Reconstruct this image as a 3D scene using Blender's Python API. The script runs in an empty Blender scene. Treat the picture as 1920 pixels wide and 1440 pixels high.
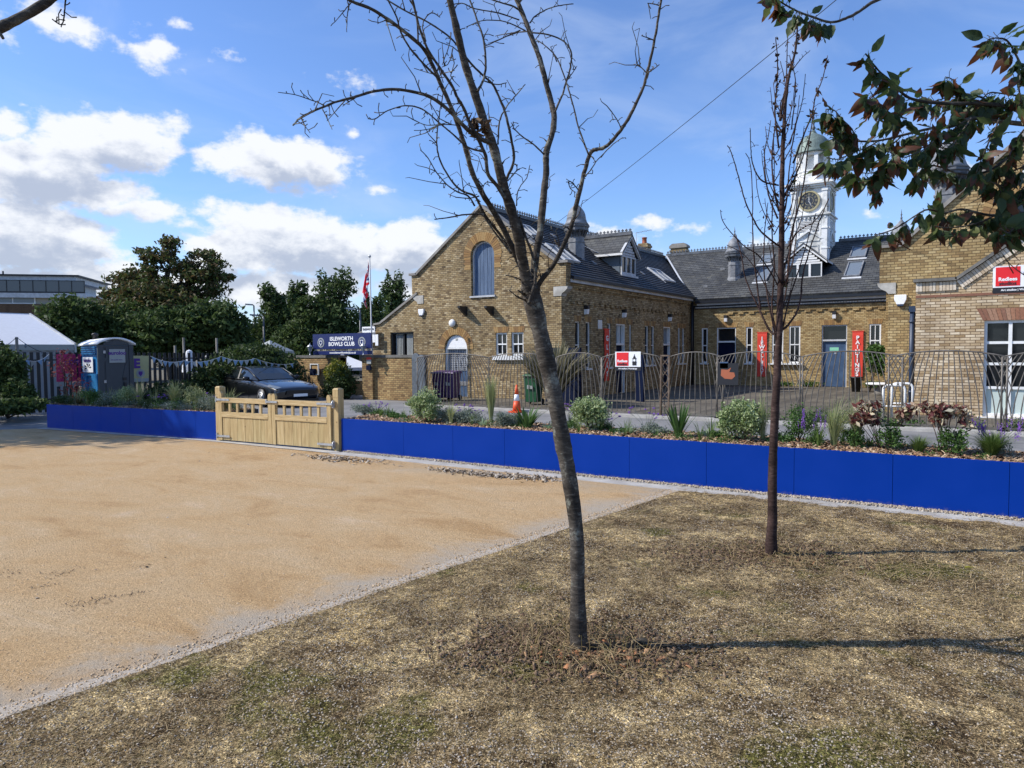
import bpy, bmesh, math, random
import numpy as np
from mathutils import Vector, Matrix, noise as mnoise
from mathutils.geometry import tessellate_polygon
PI=math.pi; R_=math.radians
scene=bpy.context.scene
COL=scene.collection

# ---------------------------------------------------------------- camera
FPX=1336.0; EYE=1.6
YAW=R_(33.65); PITCH=math.atan(62/FPX); ROLL=math.atan(0.008)
_f=Vector((-math.sin(YAW),math.cos(YAW),0)); _r=Vector((math.cos(YAW),math.sin(YAW),0)); _z=Vector((0,0,1))
FW=_f*math.cos(PITCH)-_z*math.sin(PITCH); _u=_f*math.sin(PITCH)+_z*math.cos(PITCH)
RT=_r*math.cos(ROLL)-_u*math.sin(ROLL); UP=_u*math.cos(ROLL)+_r*math.sin(ROLL)
cam=bpy.data.cameras.new('camera'); camo=bpy.data.objects.new('camera',cam); COL.objects.link(camo)
m=Matrix((RT,UP,-FW)).transposed().to_4x4(); m.translation=Vector((0,0,EYE)); camo.matrix_world=m
cam.sensor_width=36; cam.lens=36*FPX/1920; cam.clip_start=0.05; cam.clip_end=3000
scene.camera=camo
def ray(x,y): return FW+RT*((x-960)/FPX)+UP*((720-y)/FPX)
def P(x,y,w): return Vector((0,0,EYE))+ray(x,y)*w            # point at forward depth w
def onz(x,y,z=0.0):
    d=ray(x,y); return Vector((0,0,EYE))+d*((z-EYE)/d.z)
def onb(x,y,b):
    d=ray(x,y); return Vector((0,0,EYE))+d*(b/d.y)
def ona(x,y,a):
    d=ray(x,y); return Vector((0,0,EYE))+d*(a/d.x)
def depth(p): return (Vector(p)-Vector((0,0,EYE))).dot(FW)

# ---------------------------------------------------------------- sun, exposure
scene.view_settings.view_transform='Standard'; scene.view_settings.look='None'
scene.view_settings.exposure=0.12; scene.view_settings.gamma=1
SUN_EL=R_(40.5); LDIR=Vector((.82,.57,0)).normalized()*math.cos(SUN_EL)-Vector((0,0,1))*math.sin(SUN_EL)
sun=bpy.data.lights.new('sun','SUN'); suno=bpy.data.objects.new('sun',sun); COL.objects.link(suno)
sun.energy=5.0; sun.angle=R_(.53); sun.color=(1,.95,.87)
suno.rotation_euler=LDIR.to_track_quat('-Z','Y').to_euler(); suno.location=(-20,-15,30)

# ---------------------------------------------------------------- sky with clouds
def nd(nt,t,**k):
    n=nt.nodes.new(t)
    for a,v in k.items():
        if a=='i':
            for kk,vv in v.items():
                s=n.inputs[kk]
                if isinstance(vv,bpy.types.NodeSocket): nt.links.new(vv,s)
                else: s.default_value=vv
        else: setattr(n,a,v)
    return n
def mth(nt,op,a,b=0.0,c=None,clamp=False):
    n=nt.nodes.new('ShaderNodeMath'); n.operation=op; n.use_clamp=clamp
    for k,v in enumerate((a,b) if c is None else (a,b,c)):
        if isinstance(v,bpy.types.NodeSocket): nt.links.new(v,n.inputs[k])
        else: n.inputs[k].default_value=v
    return n.outputs[0]
def mixc(nt,f,a,b,bt='MIX'):
    n=nt.nodes.new('ShaderNodeMix'); n.data_type='RGBA'; n.blend_type=bt
    for k,v in ((0,f),(6,a),(7,b)):
        if isinstance(v,bpy.types.NodeSocket): nt.links.new(v,n.inputs[k])
        else: n.inputs[k].default_value=(v if k==0 else (*v,1)) if not (k and len(v)==4) else v
    return n.outputs[2]
def ramp(nt,f,st,interp='LINEAR'):
    n=nt.nodes.new('ShaderNodeValToRGB'); n.color_ramp.interpolation=interp
    e=n.color_ramp.elements
    while len(e)<len(st): e.new(.5)
    for k,(p,c) in enumerate(st):
        e[k].position=p; e[k].color=(*c,1) if len(c)==3 else c
    nt.links.new(f,n.inputs[0]); return n.outputs[0]
def smooth(nt,x,a,b):
    n=nt.nodes.new('ShaderNodeMapRange'); n.interpolation_type='SMOOTHSTEP'
    nt.links.new(x,n.inputs[0]); n.inputs[1].default_value=a; n.inputs[2].default_value=b
    return n.outputs[0]

CLOUDS=[ # px centre, radii (photo pixels of angle), strength
 (285,92,62,42,.75),(150,62,110,30,.35),(120,30,80,30,.35),(335,48,36,18,.35),(430,98,60,22,.3),(40,85,50,20,.3),
 (215,268,175,78,1.35),(38,240,48,40,.9),(80,315,190,66,1.3),(150,362,190,38,1.1),(60,345,120,50,.8),
 (520,315,170,62,1.3),(490,282,60,34,.9),(590,335,90,30,.8),(720,342,50,16,.4),
 (655,250,28,16,.45),(640,150,45,20,.22),
 (60,455,190,85,1.35),(120,430,60,45,.8),(230,400,330,22,.55),(300,408,330,24,.6),
 (575,460,210,75,1.4),(760,465,150,60,1.35),(430,490,120,60,1.1),(650,430,70,40,.9),(520,545,200,45,1.15),(330,545,200,50,.7),
 (150,530,260,60,1.1),(900,520,260,60,.9),(60,200,10,6,.2),
 (1150,435,50,34,.8),(1200,420,40,18,.4),(1300,440,60,12,.3),(1620,410,40,10,.22),(1790,320,90,50,.7),(1400,520,500,70,.45),
 (-250,380,260,120,1.1),(-500,200,260,100,.9),(2200,380,260,90,.9),(2600,250,260,90,.8)]
world=bpy.data.worlds.new('World'); scene.world=world; world.use_nodes=True
wt=world.node_tree; wt.nodes.clear()
g=bpy.data.node_groups.new('cloud_density','ShaderNodeTree')
g.interface.new_socket('V',in_out='INPUT',socket_type='NodeSocketVector')
g.interface.new_socket('D',in_out='OUTPUT',socket_type='NodeSocketFloat')
gi=g.nodes.new('NodeGroupInput'); go=g.nodes.new('NodeGroupOutput')
wn=nd(g,'ShaderNodeTexNoise',i={'Vector':gi.outputs[0],'Scale':7.0,'Detail':4.0,'Roughness':.55})
wv=nd(g,'ShaderNodeVectorMath',operation='MULTIPLY_ADD',i={0:wn.outputs['Color'],1:(.10,.07,0),2:gi.outputs[0]})
wv2=nd(g,'ShaderNodeVectorMath',operation='SUBTRACT',i={0:wv.outputs[0],1:(.05,.035,0)})
cur=None
def azel(x,y):
    d=ray(x,y).normalized(); return math.atan2(d.x,d.y),math.asin(d.z)
for (cx,cy,rx,ry,s) in CLOUDS:
    cx=max(-600,min(2600,cx))
    a0,e0=azel(cx,cy); a1,_=azel(cx+rx,cy); a2,_=azel(cx-rx,cy); _,e1=azel(cx,cy-ry); _,e2=azel(cx,cy+ry)
    rx_=(a1-a2)/2; ry_=(e1-e2)/2
    s1=nd(g,'ShaderNodeVectorMath',operation='SUBTRACT',i={0:wv2.outputs[0],1:(a0,e0,0)})
    s2=nd(g,'ShaderNodeVectorMath',operation='MULTIPLY',i={0:s1.outputs[0],1:(1/rx_,1/ry_,0)})
    s3=nd(g,'ShaderNodeVectorMath',operation='LENGTH',i={0:s2.outputs[0]})
    v=mth(g,'MULTIPLY_ADD',s3.outputs['Value'],-s,s)
    cur=v if cur is None else mth(g,'MAXIMUM',cur,v)
sv=nd(g,'ShaderNodeVectorMath',operation='MULTIPLY',i={0:gi.outputs[0],1:(1,1.5,1)})
fb=nd(g,'ShaderNodeTexNoise',i={'Vector':sv.outputs[0],'Scale':17.0,'Detail':9.0,'Roughness':.6})
fb2=mth(g,'MULTIPLY_ADD',fb.outputs['Fac'],2.1,-1.09)
cur=mth(g,'MAXIMUM',cur,-.6)
g.links.new(mth(g,'ADD',cur,fb2),go.inputs[0])
tc=nd(wt,'ShaderNodeTexCoord'); sp=nd(wt,'ShaderNodeSeparateXYZ',i={0:tc.outputs['Generated']})
az=mth(wt,'ARCTAN2',sp.outputs[0],sp.outputs[1]); el=mth(wt,'ARCSINE',sp.outputs[2])
V=nd(wt,'ShaderNodeCombineXYZ',i={0:az,1:el})
Vo=nd(wt,'ShaderNodeVectorMath',operation='ADD',i={0:V.outputs[0],1:(-.012,.03,0)})
d1=nd(wt,'ShaderNodeGroup',node_tree=g,i={0:V.outputs[0]}).outputs[0]
d2=nd(wt,'ShaderNodeGroup',node_tree=g,i={0:Vo.outputs[0]}).outputs[0]
alpha=smooth(wt,d1,0.0,.42)
cn=nd(wt,'ShaderNodeTexNoise',i={'Vector':nd(wt,'ShaderNodeVectorMath',operation='MULTIPLY',i={0:Vo.outputs[0],1:(1,1.6,1)}).outputs[0],'Scale':26.0,'Detail':7.0,'Roughness':.62})
shade=smooth(wt,mth(wt,'ADD',d2,mth(wt,'MULTIPLY_ADD',cn.outputs['Fac'],1.6,-.8)),.05,1.1)
ccol=mixc(wt,shade,(.90,.92,.96),(.46,.52,.65))
wisp=nd(wt,'ShaderNodeTexNoise',i={'Vector':nd(wt,'ShaderNodeVectorMath',operation='MULTIPLY',i={0:V.outputs[0],1:(1.2,3.2,1)}).outputs[0],'Scale':2.6,'Detail':6.0,'Roughness':.55,'Distortion':.8})
wi=mth(wt,'MULTIPLY',smooth(wt,wisp.outputs['Fac'],.42,.75),.30)
sky=nd(wt,'ShaderNodeTexSky',sky_type='NISHITA',sun_disc=False,sun_elevation=SUN_EL,air_density=1.0,dust_density=.35,ozone_density=2.2,altitude=0.0)
sky.sun_rotation=math.atan2(-LDIR.x,-LDIR.y)
SKY=.115
skc=nd(wt,'ShaderNodeVectorMath',operation='SCALE',i={0:sky.outputs[0]}); skc.inputs['Scale'].default_value=SKY
skt=mixc(wt,1.0,skc.outputs[0],(1.02,1.24,1.64),'MULTIPLY')
sk2=mixc(wt,wi,skt,(.62,.74,.95))
hz=smooth(wt,el,.22,-.02)
sk3=mixc(wt,mth(wt,'MULTIPLY',hz,.45),sk2,(.62,.76,.93))
fin=mixc(wt,mth(wt,'MULTIPLY',alpha,.96),sk3,ccol)
bg=nd(wt,'ShaderNodeBackground',i={'Color':fin}); bg.inputs['Strength'].default_value=1.0
wo=nd(wt,'ShaderNodeOutputWorld',i={0:bg.outputs[0]})

# ---------------------------------------------------------------- materials
M={}
def newmat(name):
    mt=bpy.data.materials.new(name); mt.use_nodes=True; nt=mt.node_tree
    b=nt.nodes['Principled BSDF']; M[name]=mt; return mt,nt,b
def lk(nt,a,b): nt.links.new(a,b)
def bump(nt,b,h,strength,dist=.01):
    n=nd(nt,'ShaderNodeBump',i={'Height':h}); n.inputs['Strength'].default_value=strength; n.inputs['Distance'].default_value=dist
    lk(nt,n.outputs[0],b.inputs['Normal'])
def objc(nt): return nd(nt,'ShaderNodeTexCoord').outputs['Object']
def noisy(name,c1,c2,scale=4,rough=.7,bmp=.15,metal=0,stretch=(1,1,1),c3=None,fine=60,spec=.5,lo=.35,hi=.65,bd=.01):
    mt,nt,b=newmat(name); v=objc(nt)
    v=nd(nt,'ShaderNodeVectorMath',operation='MULTIPLY',i={0:v,1:stretch}).outputs[0]
    n=nd(nt,'ShaderNodeTexNoise',i={'Vector':v,'Scale':float(scale),'Detail':6.0,'Roughness':.6})
    st=[(lo,c1),(hi,c2)] if c3 is None else [(lo,c1),((lo+hi)/2,c2),(hi,c3)]
    c=ramp(nt,n.outputs['Fac'],st)
    f=nd(nt,'ShaderNodeTexNoise',i={'Vector':v,'Scale':float(fine),'Detail':3.0})
    c=mixc(nt,.5,c,mixc(nt,f.outputs['Fac'],(.72,.72,.72),(1.28,1.28,1.28)),'MULTIPLY')
    c2_=c; lk(nt,c2_,b.inputs['Base Color']); b.inputs['Roughness'].default_value=rough; b.inputs['Metallic'].default_value=metal
    b.inputs['Specular IOR Level'].default_value=spec
    if bmp: bump(nt,b,f.outputs['Fac'],bmp,bd)
    return mt
def island(name,cols,rough=.7,transl=0.0,noise=0,spec=.3):
    mt,nt,b=newmat(name); gr=nd(nt,'ShaderNodeNewGeometry')
    c=ramp(nt,gr.outputs['Random Per Island'],[(k/max(1,len(cols)-1),cc) for k,cc in enumerate(cols)])
    if noise:
        f=nd(nt,'ShaderNodeTexNoise',i={'Vector':objc(nt),'Scale':float(noise),'Detail':3.0})
        c=mixc(nt,.8,c,mixc(nt,f.outputs['Fac'],(.5,.5,.5),(1.5,1.5,1.5)),'MULTIPLY')
    lk(nt,c,b.inputs['Base Color']); b.inputs['Roughness'].default_value=rough; b.inputs['Specular IOR Level'].default_value=spec
    if transl:
        t=nd(nt,'ShaderNodeBsdfTranslucent',i={'Color':c}); mx=nd(nt,'ShaderNodeMixShader',i={0:transl,1:b.outputs[0],2:t.outputs[0]})
        lk(nt,mx.outputs[0],nt.nodes['Material Output'].inputs[0])
    return mt
def brick(name,cols,mortar,bw=.2,bh=.065,mw=.008,stain=.35,bstr=.45,rough=.85,u='xy',stainscale=.7,stops=None,pale=None):
    mt,nt,b=newmat(name); s=nd(nt,'ShaderNodeSeparateXYZ',i={0:objc(nt)})
    x,y,z=s.outputs
    U={'x':x,'y':y,'xy':None}[u]
    if U is None: U=mth(nt,'ADD',x,y)
    row=mth(nt,'FLOOR',mth(nt,'DIVIDE',z,bh))
    off=mth(nt,'MULTIPLY',mth(nt,'MODULO',mth(nt,'ABSOLUTE',row),2.0),bw*.5)
    ub=mth(nt,'DIVIDE',mth(nt,'ADD',U,off),bw); colm=mth(nt,'FLOOR',ub)
    fx=mth(nt,'FRACT',ub); fz=mth(nt,'FRACT',mth(nt,'DIVIDE',z,bh))
    mk=mth(nt,'MAXIMUM',mth(nt,'LESS_THAN',fx,mw/bw),mth(nt,'LESS_THAN',fz,mw/bh))
    wn=nd(nt,'ShaderNodeTexWhiteNoise',noise_dimensions='2D',i={'Vector':nd(nt,'ShaderNodeCombineXYZ',i={0:colm,1:row}).outputs[0]})
    k=len(cols); st=[(i/(k-1) if stops is None else stops[i],c) for i,c in enumerate(cols)]
    c=ramp(nt,wn.outputs['Value'],st)
    n1=nd(nt,'ShaderNodeTexNoise',i={'Vector':objc(nt),'Scale':stainscale,'Detail':6.0,'Roughness':.62})
    n2=nd(nt,'ShaderNodeTexNoise',i={'Vector':objc(nt),'Scale':28.0,'Detail':4.0})
    st_=nd(nt,'ShaderNodeTexNoise',i={'Vector':nd(nt,'ShaderNodeVectorMath',operation='MULTIPLY',i={0:objc(nt),1:(2.2,2.2,.35)}).outputs[0],'Scale':1.0,'Detail':5.0,'Roughness':.6})
    c=mixc(nt,mk,c,mortar)
    c=mixc(nt,.35,c,mixc(nt,smooth(nt,st_.outputs['Fac'],.35,.65),(.55,.52,.5),(1.2,1.2,1.18)),'MULTIPLY')
    c=mixc(nt,stain,c,mixc(nt,smooth(nt,n1.outputs['Fac'],.3,.7),(.45,.43,.4),(1.35,1.32,1.25)),'MULTIPLY')
    c=mixc(nt,.5,c,mixc(nt,n2.outputs['Fac'],(.55,.55,.55),(1.45,1.45,1.45)),'MULTIPLY')
    lk(nt,c,b.inputs['Base Color']); b.inputs['Roughness'].default_value=rough; b.inputs['Specular IOR Level'].default_value=.3
    h=mth(nt,'ADD',mth(nt,'SUBTRACT',1.0,mk),mth(nt,'MULTIPLY',n2.outputs['Fac'],.6))
    bump(nt,b,h,bstr,.008)
    return mt
def plain(name,c,rough=.5,metal=0.0,spec=.5,coat=0.0):
    mt,nt,b=newmat(name)
    n=nd(nt,'ShaderNodeTexNoise',i={'Vector':objc(nt),'Scale':9.0,'Detail':5.0})
    cc=mixc(nt,.5,(*c,1),mixc(nt,n.outputs['Fac'],(.8,.8,.8),(1.2,1.2,1.2)),'MULTIPLY')
    lk(nt,cc,b.inputs['Base Color']); b.inputs['Roughness'].default_value=rough; b.inputs['Metallic'].default_value=metal
    b.inputs['Specular IOR Level'].default_value=spec; b.inputs['Coat Weight'].default_value=coat
    return mt

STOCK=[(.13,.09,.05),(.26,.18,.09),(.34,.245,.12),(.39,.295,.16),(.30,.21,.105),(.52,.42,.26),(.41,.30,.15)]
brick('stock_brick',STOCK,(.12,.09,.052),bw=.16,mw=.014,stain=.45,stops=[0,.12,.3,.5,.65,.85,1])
brick('stock_brick_back',[(.25,.165,.075),(.38,.265,.12),(.44,.32,.15),(.52,.40,.21),(.34,.225,.10)],(.15,.105,.05),bw=.16,mw=.014,stain=.4)
brick('annexe_brick',[(.34,.23,.12),(.50,.37,.22),(.58,.45,.29),(.72,.60,.43),(.44,.31,.17),(.64,.52,.37)],(.15,.095,.05),mw=.012,stain=.25,bstr=.8)
brick('wall_brick',[(.20,.12,.055),(.36,.23,.10),(.44,.31,.14),(.30,.18,.08)],(.11,.08,.045),bw=.16,mw=.012,stain=.35)
brick('far_brick',[(.10,.06,.035),(.14,.085,.05)],(.12,.08,.05),stain=.2)
SL=[(.035,.036,.040),(.055,.056,.060),(.07,.072,.075),(.045,.046,.05),(.09,.09,.092)]
brick('slate_west',SL,(.006,.006,.007),bw=.24,bh=.115,mw=.024,stain=.4,bstr=1.0,rough=.55,u='y')
brick('slate_back',[(.065,.068,.070),(.085,.088,.090),(.10,.103,.102),(.075,.078,.08),(.12,.12,.11)],(.03,.03,.032),bw=.24,bh=.11,mw=.014,stain=.5,bstr=.8,rough=.6,u='x',stainscale=1.2)
brick('setts',[(.09,.08,.065),(.13,.115,.09),(.16,.14,.11)],(.05,.045,.035),bw=.25,bh=.12,stain=.5,u='x')
island('voussoir',[(.24,.13,.05),(.34,.20,.075),(.40,.26,.11),(.30,.17,.065),(.22,.13,.06)],rough=.85,noise=25)
island('voussoir_red',[(.24,.10,.06),(.34,.17,.10),(.20,.09,.06),(.38,.22,.14)],rough=.85,noise=25)
island('soldier_brick',[(.50,.40,.28),(.62,.52,.40),(.72,.64,.52),(.42,.31,.19)],rough=.85,noise=25)
plain('mortar',(.2,.15,.09),.9)
noisy('stone',(.34,.32,.28),(.55,.53,.48),3,.85,.3)
noisy('coping',(.19,.175,.155),(.30,.28,.25),3,.85,.3)
noisy('coping_dark',(.10,.095,.085),(.19,.18,.16),4,.85,.3)
noisy('white_paint',(.72,.72,.70),(.83,.83,.81),3,.55,.05,fine=20)
noisy('tower_paint',(.45,.45,.42),(.74,.74,.71),2.2,.6,.15,fine=30,lo=.36,hi=.58,c3=(.78,.78,.76))
noisy('grey_white',(.42,.43,.44),(.58,.59,.60),3,.6,.05)
noisy('lead',(.12,.125,.135),(.26,.27,.285),5,.6,.2)
noisy('lead_dark',(.06,.065,.07),(.15,.155,.165),5,.5,.15,metal=.2)
noisy('copper_dome',(.11,.14,.125),(.20,.26,.23),6,.6,.2,metal=.2,stretch=(3,3,.6))
plain('black_gutter',(.012,.013,.018),.35)
plain('iron_black',(.015,.015,.017),.5)
plain('navy_paint',(.003,.008,.030),.6,spec=.1)
plain('navy_pipe',(.018,.035,.075),.45)
noisy('blue_door',(.035,.07,.14),(.06,.11,.20),3,.5,.05,fine=20)
noisy('shutter_blue',(.055,.095,.17),(.125,.185,.285),3,.75,.3,stretch=(7,7,.5))
mt,nt,b=newmat('glass'); b.inputs['Base Color'].default_value=(.012,.014,.016,1); b.inputs['Roughness'].default_value=.06
mt,nt,b=newmat('glass_sky'); b.inputs['Base Color'].default_value=(.16,.19,.22,1); b.inputs['Roughness'].default_value=.12
mt,nt,b=newmat('glass_frost'); b.inputs['Base Color'].default_value=(.52,.60,.56,1); b.inputs['Roughness'].default_value=.3
plain('blind',(.33,.35,.34),.6)
plain('banner_red',(.70,.05,.025),.6)
plain('sign_red',(.75,.015,.02),.5)
plain('sign_white',(.86,.86,.86),.5)
plain('sign_black',(.012,.012,.015),.5)
plain('sign_navy',(.008,.018,.11),.4)
plain('sign_tan',(.30,.27,.19),.5)
plain('text_white',(.88,.88,.88),.6)
plain('text_black',(.015,.015,.02),.6)
plain('gold',(.42,.36,.20),.45,metal=.2)
plain('clock_dark',(.03,.035,.045),.4)
plain('terracotta',(.38,.11,.05),.8)
noisy('steel',(.09,.08,.07),(.19,.17,.145),6,.55,.1,metal=.3)
noisy('rust_steel',(.11,.075,.05),(.24,.17,.12),6,.5,.15,metal=.5)
noisy('galv',(.36,.37,.38),(.55,.56,.57),12,.4,.05,metal=.6)
noisy('paddle_grey',(.07,.085,.10),(.13,.15,.17),4,.6,.1)
mt,nt,b=newmat('planter_blue')
n=nd(nt,'ShaderNodeTexNoise',i={'Vector':objc(nt),'Scale':2.5,'Detail':5.0}); s=nd(nt,'ShaderNodeSeparateXYZ',i={0:objc(nt)})
n2=nd(nt,'ShaderNodeTexNoise',i={'Vector':objc(nt),'Scale':30.0,'Detail':4.0})
dust=mth(nt,'MULTIPLY',smooth(nt,mth(nt,'ADD',s.outputs[2],mth(nt,'MULTIPLY',n2.outputs['Fac'],.09)),.10,.0),.55)
c=mixc(nt,n.outputs['Fac'],(.0,.028,.235),(.0,.034,.285)); c=mixc(nt,dust,c,(.25,.22,.2))
lk(nt,c,b.inputs['Base Color']); lk(nt,mth(nt,'MULTIPLY_ADD',n.outputs['Fac'],.5,.25),b.inputs['Roughness']); b.inputs['Specular IOR Level'].default_value=.12
def wood(name,c1,c2,c3,sc=(9,9,.7)):
    mt,nt,b=newmat(name); gr=nd(nt,'ShaderNodeNewGeometry')
    off=nd(nt,'ShaderNodeCombineXYZ',i={0:mth(nt,'MULTIPLY',gr.outputs['Random Per Island'],9.0),2:mth(nt,'MULTIPLY',gr.outputs['Random Per Island'],17.0)})
    v=nd(nt,'ShaderNodeVectorMath',operation='MULTIPLY_ADD',i={0:objc(nt),1:sc,2:off.outputs[0]}).outputs[0]
    n=nd(nt,'ShaderNodeTexNoise',i={'Vector':v,'Scale':4.0,'Detail':5.0,'Distortion':.6})
    c=ramp(nt,n.outputs['Fac'],[(.3,c1),(.55,c2),(.75,c3)])
    c=mixc(nt,.4,c,ramp(nt,gr.outputs['Random Per Island'],[(0,(.8,.85,.7)),(.5,(1.1,1.05,1)),(1,(.95,.9,.8))]),'MULTIPLY')
    vo=nd(nt,'ShaderNodeTexVoronoi',i={'Vector':objc(nt),'Scale':4.5}); kn=smooth(nt,vo.outputs['Distance'],.10,.04)
    c=mixc(nt,mth(nt,'MULTIPLY',kn,.7),c,(.13,.065,.025))
    lk(nt,c,b.inputs['Base Color']); b.inputs['Roughness'].default_value=.7; bump(nt,b,n.outputs['Fac'],.2,.004)
wood('gate_wood_v',(.34,.235,.10),(.47,.35,.165),(.56,.44,.24))
wood('gate_wood_h',(.36,.25,.11),(.50,.37,.18),(.58,.45,.25),sc=(.8,9,9))
# ground materials
mt,nt,b=newmat('gravel'); v=objc(nt)
n=nd(nt,'ShaderNodeTexNoise',i={'Vector':nd(nt,'ShaderNodeVectorMath',operation='MULTIPLY',i={0:v,1:(1,2.0,1)}).outputs[0],'Scale':.9,'Detail':8.0,'Roughness':.65,'Distortion':.6})
n2=nd(nt,'ShaderNodeTexNoise',i={'Vector':v,'Scale':260.0,'Detail':3.0,'Roughness':.7}); n3=nd(nt,'ShaderNodeTexNoise',i={'Vector':v,'Scale':14.0,'Detail':7.0,'Roughness':.7})
vo=nd(nt,'ShaderNodeTexVoronoi',i={'Vector':v,'Scale':190.0})
c=ramp(nt,n.outputs['Fac'],[(.32,(.47,.305,.15)),(.44,(.56,.385,.205)),(.58,(.575,.415,.238)),(.74,(.64,.50,.33))])
c=mixc(nt,.55,c,mixc(nt,n3.outputs['Fac'],(.68,.66,.64),(1.32,1.32,1.32)),'MULTIPLY')
n5=nd(nt,'ShaderNodeTexNoise',i={'Vector':v,'Scale':75.0,'Detail':7.0,'Roughness':.75})
c=mixc(nt,.8,c,mixc(nt,smooth(nt,n2.outputs['Fac'],.3,.7),(.62,.6,.58),(1.38,1.38,1.38)),'MULTIPLY')
c=mixc(nt,.75,c,mixc(nt,smooth(nt,n5.outputs['Fac'],.33,.67),(.66,.63,.60),(1.30,1.31,1.32)),'MULTIPLY')
c=mixc(nt,.5,c,ramp(nt,nd(nt,'ShaderNodeSeparateXYZ',i={0:vo.outputs['Color']}).outputs[0],[(0,(.5,.48,.45)),(.2,(1,1,1)),(.8,(1.05,1.05,1.05)),(1,(1.6,1.6,1.6))]),'MULTIPLY')
s=nd(nt,'ShaderNodeSeparateXYZ',i={0:v}); ds=mth(nt,'SUBTRACT',s.outputs[0],mth(nt,'MULTIPLY_ADD',s.outputs[1],.1108,-3.775))
ef=smooth(nt,mth(nt,'ADD',ds,mth(nt,'MULTIPLY_ADD',n.outputs['Fac'],1.6,mth(nt,'MULTIPLY_ADD',n3.outputs['Fac'],.5,-1.05))),-.55,.05)
c=mixc(nt,mth(nt,'MULTIPLY',ef,.8),c,mixc(nt,n2.outputs['Fac'],(.30,.25,.19),(.60,.54,.45)))
pk=smooth(nt,mth(nt,'MULTIPLY_ADD',mth(nt,'SUBTRACT',7.85,s.outputs[1]),-.6,mth(nt,'MULTIPLY_ADD',n.outputs['Fac'],1.8,-.3)),.1,.7)
c=mixc(nt,mth(nt,'MULTIPLY',pk,.4),c,(.36,.29,.20))
lk(nt,c,b.inputs['Base Color']); b.inputs['Roughness'].default_value=.95; b.inputs['Specular IOR Level'].default_value=.1
bump(nt,b,mth(nt,'ADD',mth(nt,'MULTIPLY',vo.outputs['Distance'],.5),mth(nt,'ADD',n2.outputs['Fac'],mth(nt,'MULTIPLY',n5.outputs['Fac'],3.5))),.75,.009)
mt,nt,b=newmat('dry_turf'); v=objc(nt)
n=nd(nt,'ShaderNodeTexNoise',i={'Vector':v,'Scale':2.6,'Detail':9.0,'Roughness':.72}); n4=nd(nt,'ShaderNodeTexNoise',i={'Vector':nd(nt,'ShaderNodeVectorMath',operation='ADD',i={0:v,1:(7,3,0)}).outputs[0],'Scale':1.1,'Detail':6.0,'Roughness':.62})
n2=nd(nt,'ShaderNodeTexNoise',i={'Vector':v,'Scale':150.0,'Detail':4.0,'Roughness':.7}); n3=nd(nt,'ShaderNodeTexNoise',i={'Vector':v,'Scale':22.0,'Detail':6.0,'Roughness':.7})
vo=nd(nt,'ShaderNodeTexVoronoi',i={'Vector':v,'Scale':80.0})
c=ramp(nt,n.outputs['Fac'],[(.36,(.085,.056,.029)),(.45,(.185,.130,.068)),(.53,(.29,.215,.115)),(.60,(.50,.375,.195))])
c=mixc(nt,mth(nt,'MULTIPLY',smooth(nt,n4.outputs['Fac'],.54,.64),.85),c,(.12,.115,.028))
c=mixc(nt,mth(nt,'MULTIPLY',smooth(nt,n4.outputs['Fac'],.44,.37),.85),c,(.48,.35,.17))
c=mixc(nt,.9,c,mixc(nt,smooth(nt,n3.outputs['Fac'],.32,.68),(.38,.35,.32),(1.55,1.55,1.5)),'MULTIPLY')
c=mixc(nt,.85,c,mixc(nt,smooth(nt,n2.outputs['Fac'],.3,.7),(.35,.34,.32),(1.65,1.65,1.65)),'MULTIPLY')
sx=nd(nt,'ShaderNodeSeparateXYZ',i={0:vo.outputs['Color']}); vg=nd(nt,'ShaderNodeTexVoronoi',i={'Vector':v,'Scale':170.0}); sg_=nd(nt,'ShaderNodeSeparateXYZ',i={0:vg.outputs['Color']})
c=mixc(nt,.9,c,ramp(nt,sg_.outputs[0],[(0,(.22,.20,.18)),(.4,(.75,.73,.71)),(.75,(1.25,1.24,1.22)),(.9,(2.0,2.0,2.0)),(1,(2.9,3.0,3.1))]),'MULTIPLY')
c=mixc(nt,mth(nt,'MULTIPLY',mth(nt,'GREATER_THAN',sx.outputs[0],.80),mth(nt,'LESS_THAN',vo.outputs['Distance'],.42)),c,(.46,.38,.27))
lk(nt,c,b.inputs['Base Color']); b.inputs['Roughness'].default_value=.95; b.inputs['Specular IOR Level'].default_value=.1
bump(nt,b,mth(nt,'ADD',mth(nt,'ADD',n2.outputs['Fac'],mth(nt,'MULTIPLY',vo.outputs['Distance'],-.6)),mth(nt,'MULTIPLY',n3.outputs['Fac'],4.0)),.8,.02)
noisy('asphalt',(.13,.13,.13),(.20,.195,.19),.8,.9,.3,fine=150,c3=(.23,.225,.215))
noisy('asphalt_left',(.13,.125,.12),(.26,.25,.24),1.6,.9,.3,fine=120)
noisy('earth',(.10,.085,.055),(.16,.14,.09),.5,.95,.3)
noisy('concrete',(.33,.31,.28),(.47,.45,.41),4,.9,.4,fine=90)
noisy('kerb_gravel',(.36,.30,.23),(.52,.45,.36),60,.95,.8,fine=220)
noisy('soil',(.05,.033,.02),(.09,.06,.04),9,.95,.6)
island('wood_chip',[(.11,.055,.028),(.24,.13,.07),(.34,.21,.12),(.52,.40,.27),(.18,.09,.045)],.85)
island('straw',[(.17,.11,.055),(.36,.26,.135),(.48,.36,.19),(.25,.17,.08),(.17,.14,.045),(.09,.06,.032),(.40,.29,.145)],.85)
island('dead_leaf',[(.30,.12,.05),(.42,.20,.09),(.20,.09,.045),(.50,.30,.15),(.13,.06,.03)],.7)
island('litter',[(.20,.15,.10),(.33,.27,.20),(.50,.44,.36),(.12,.08,.05)],.8)
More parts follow.
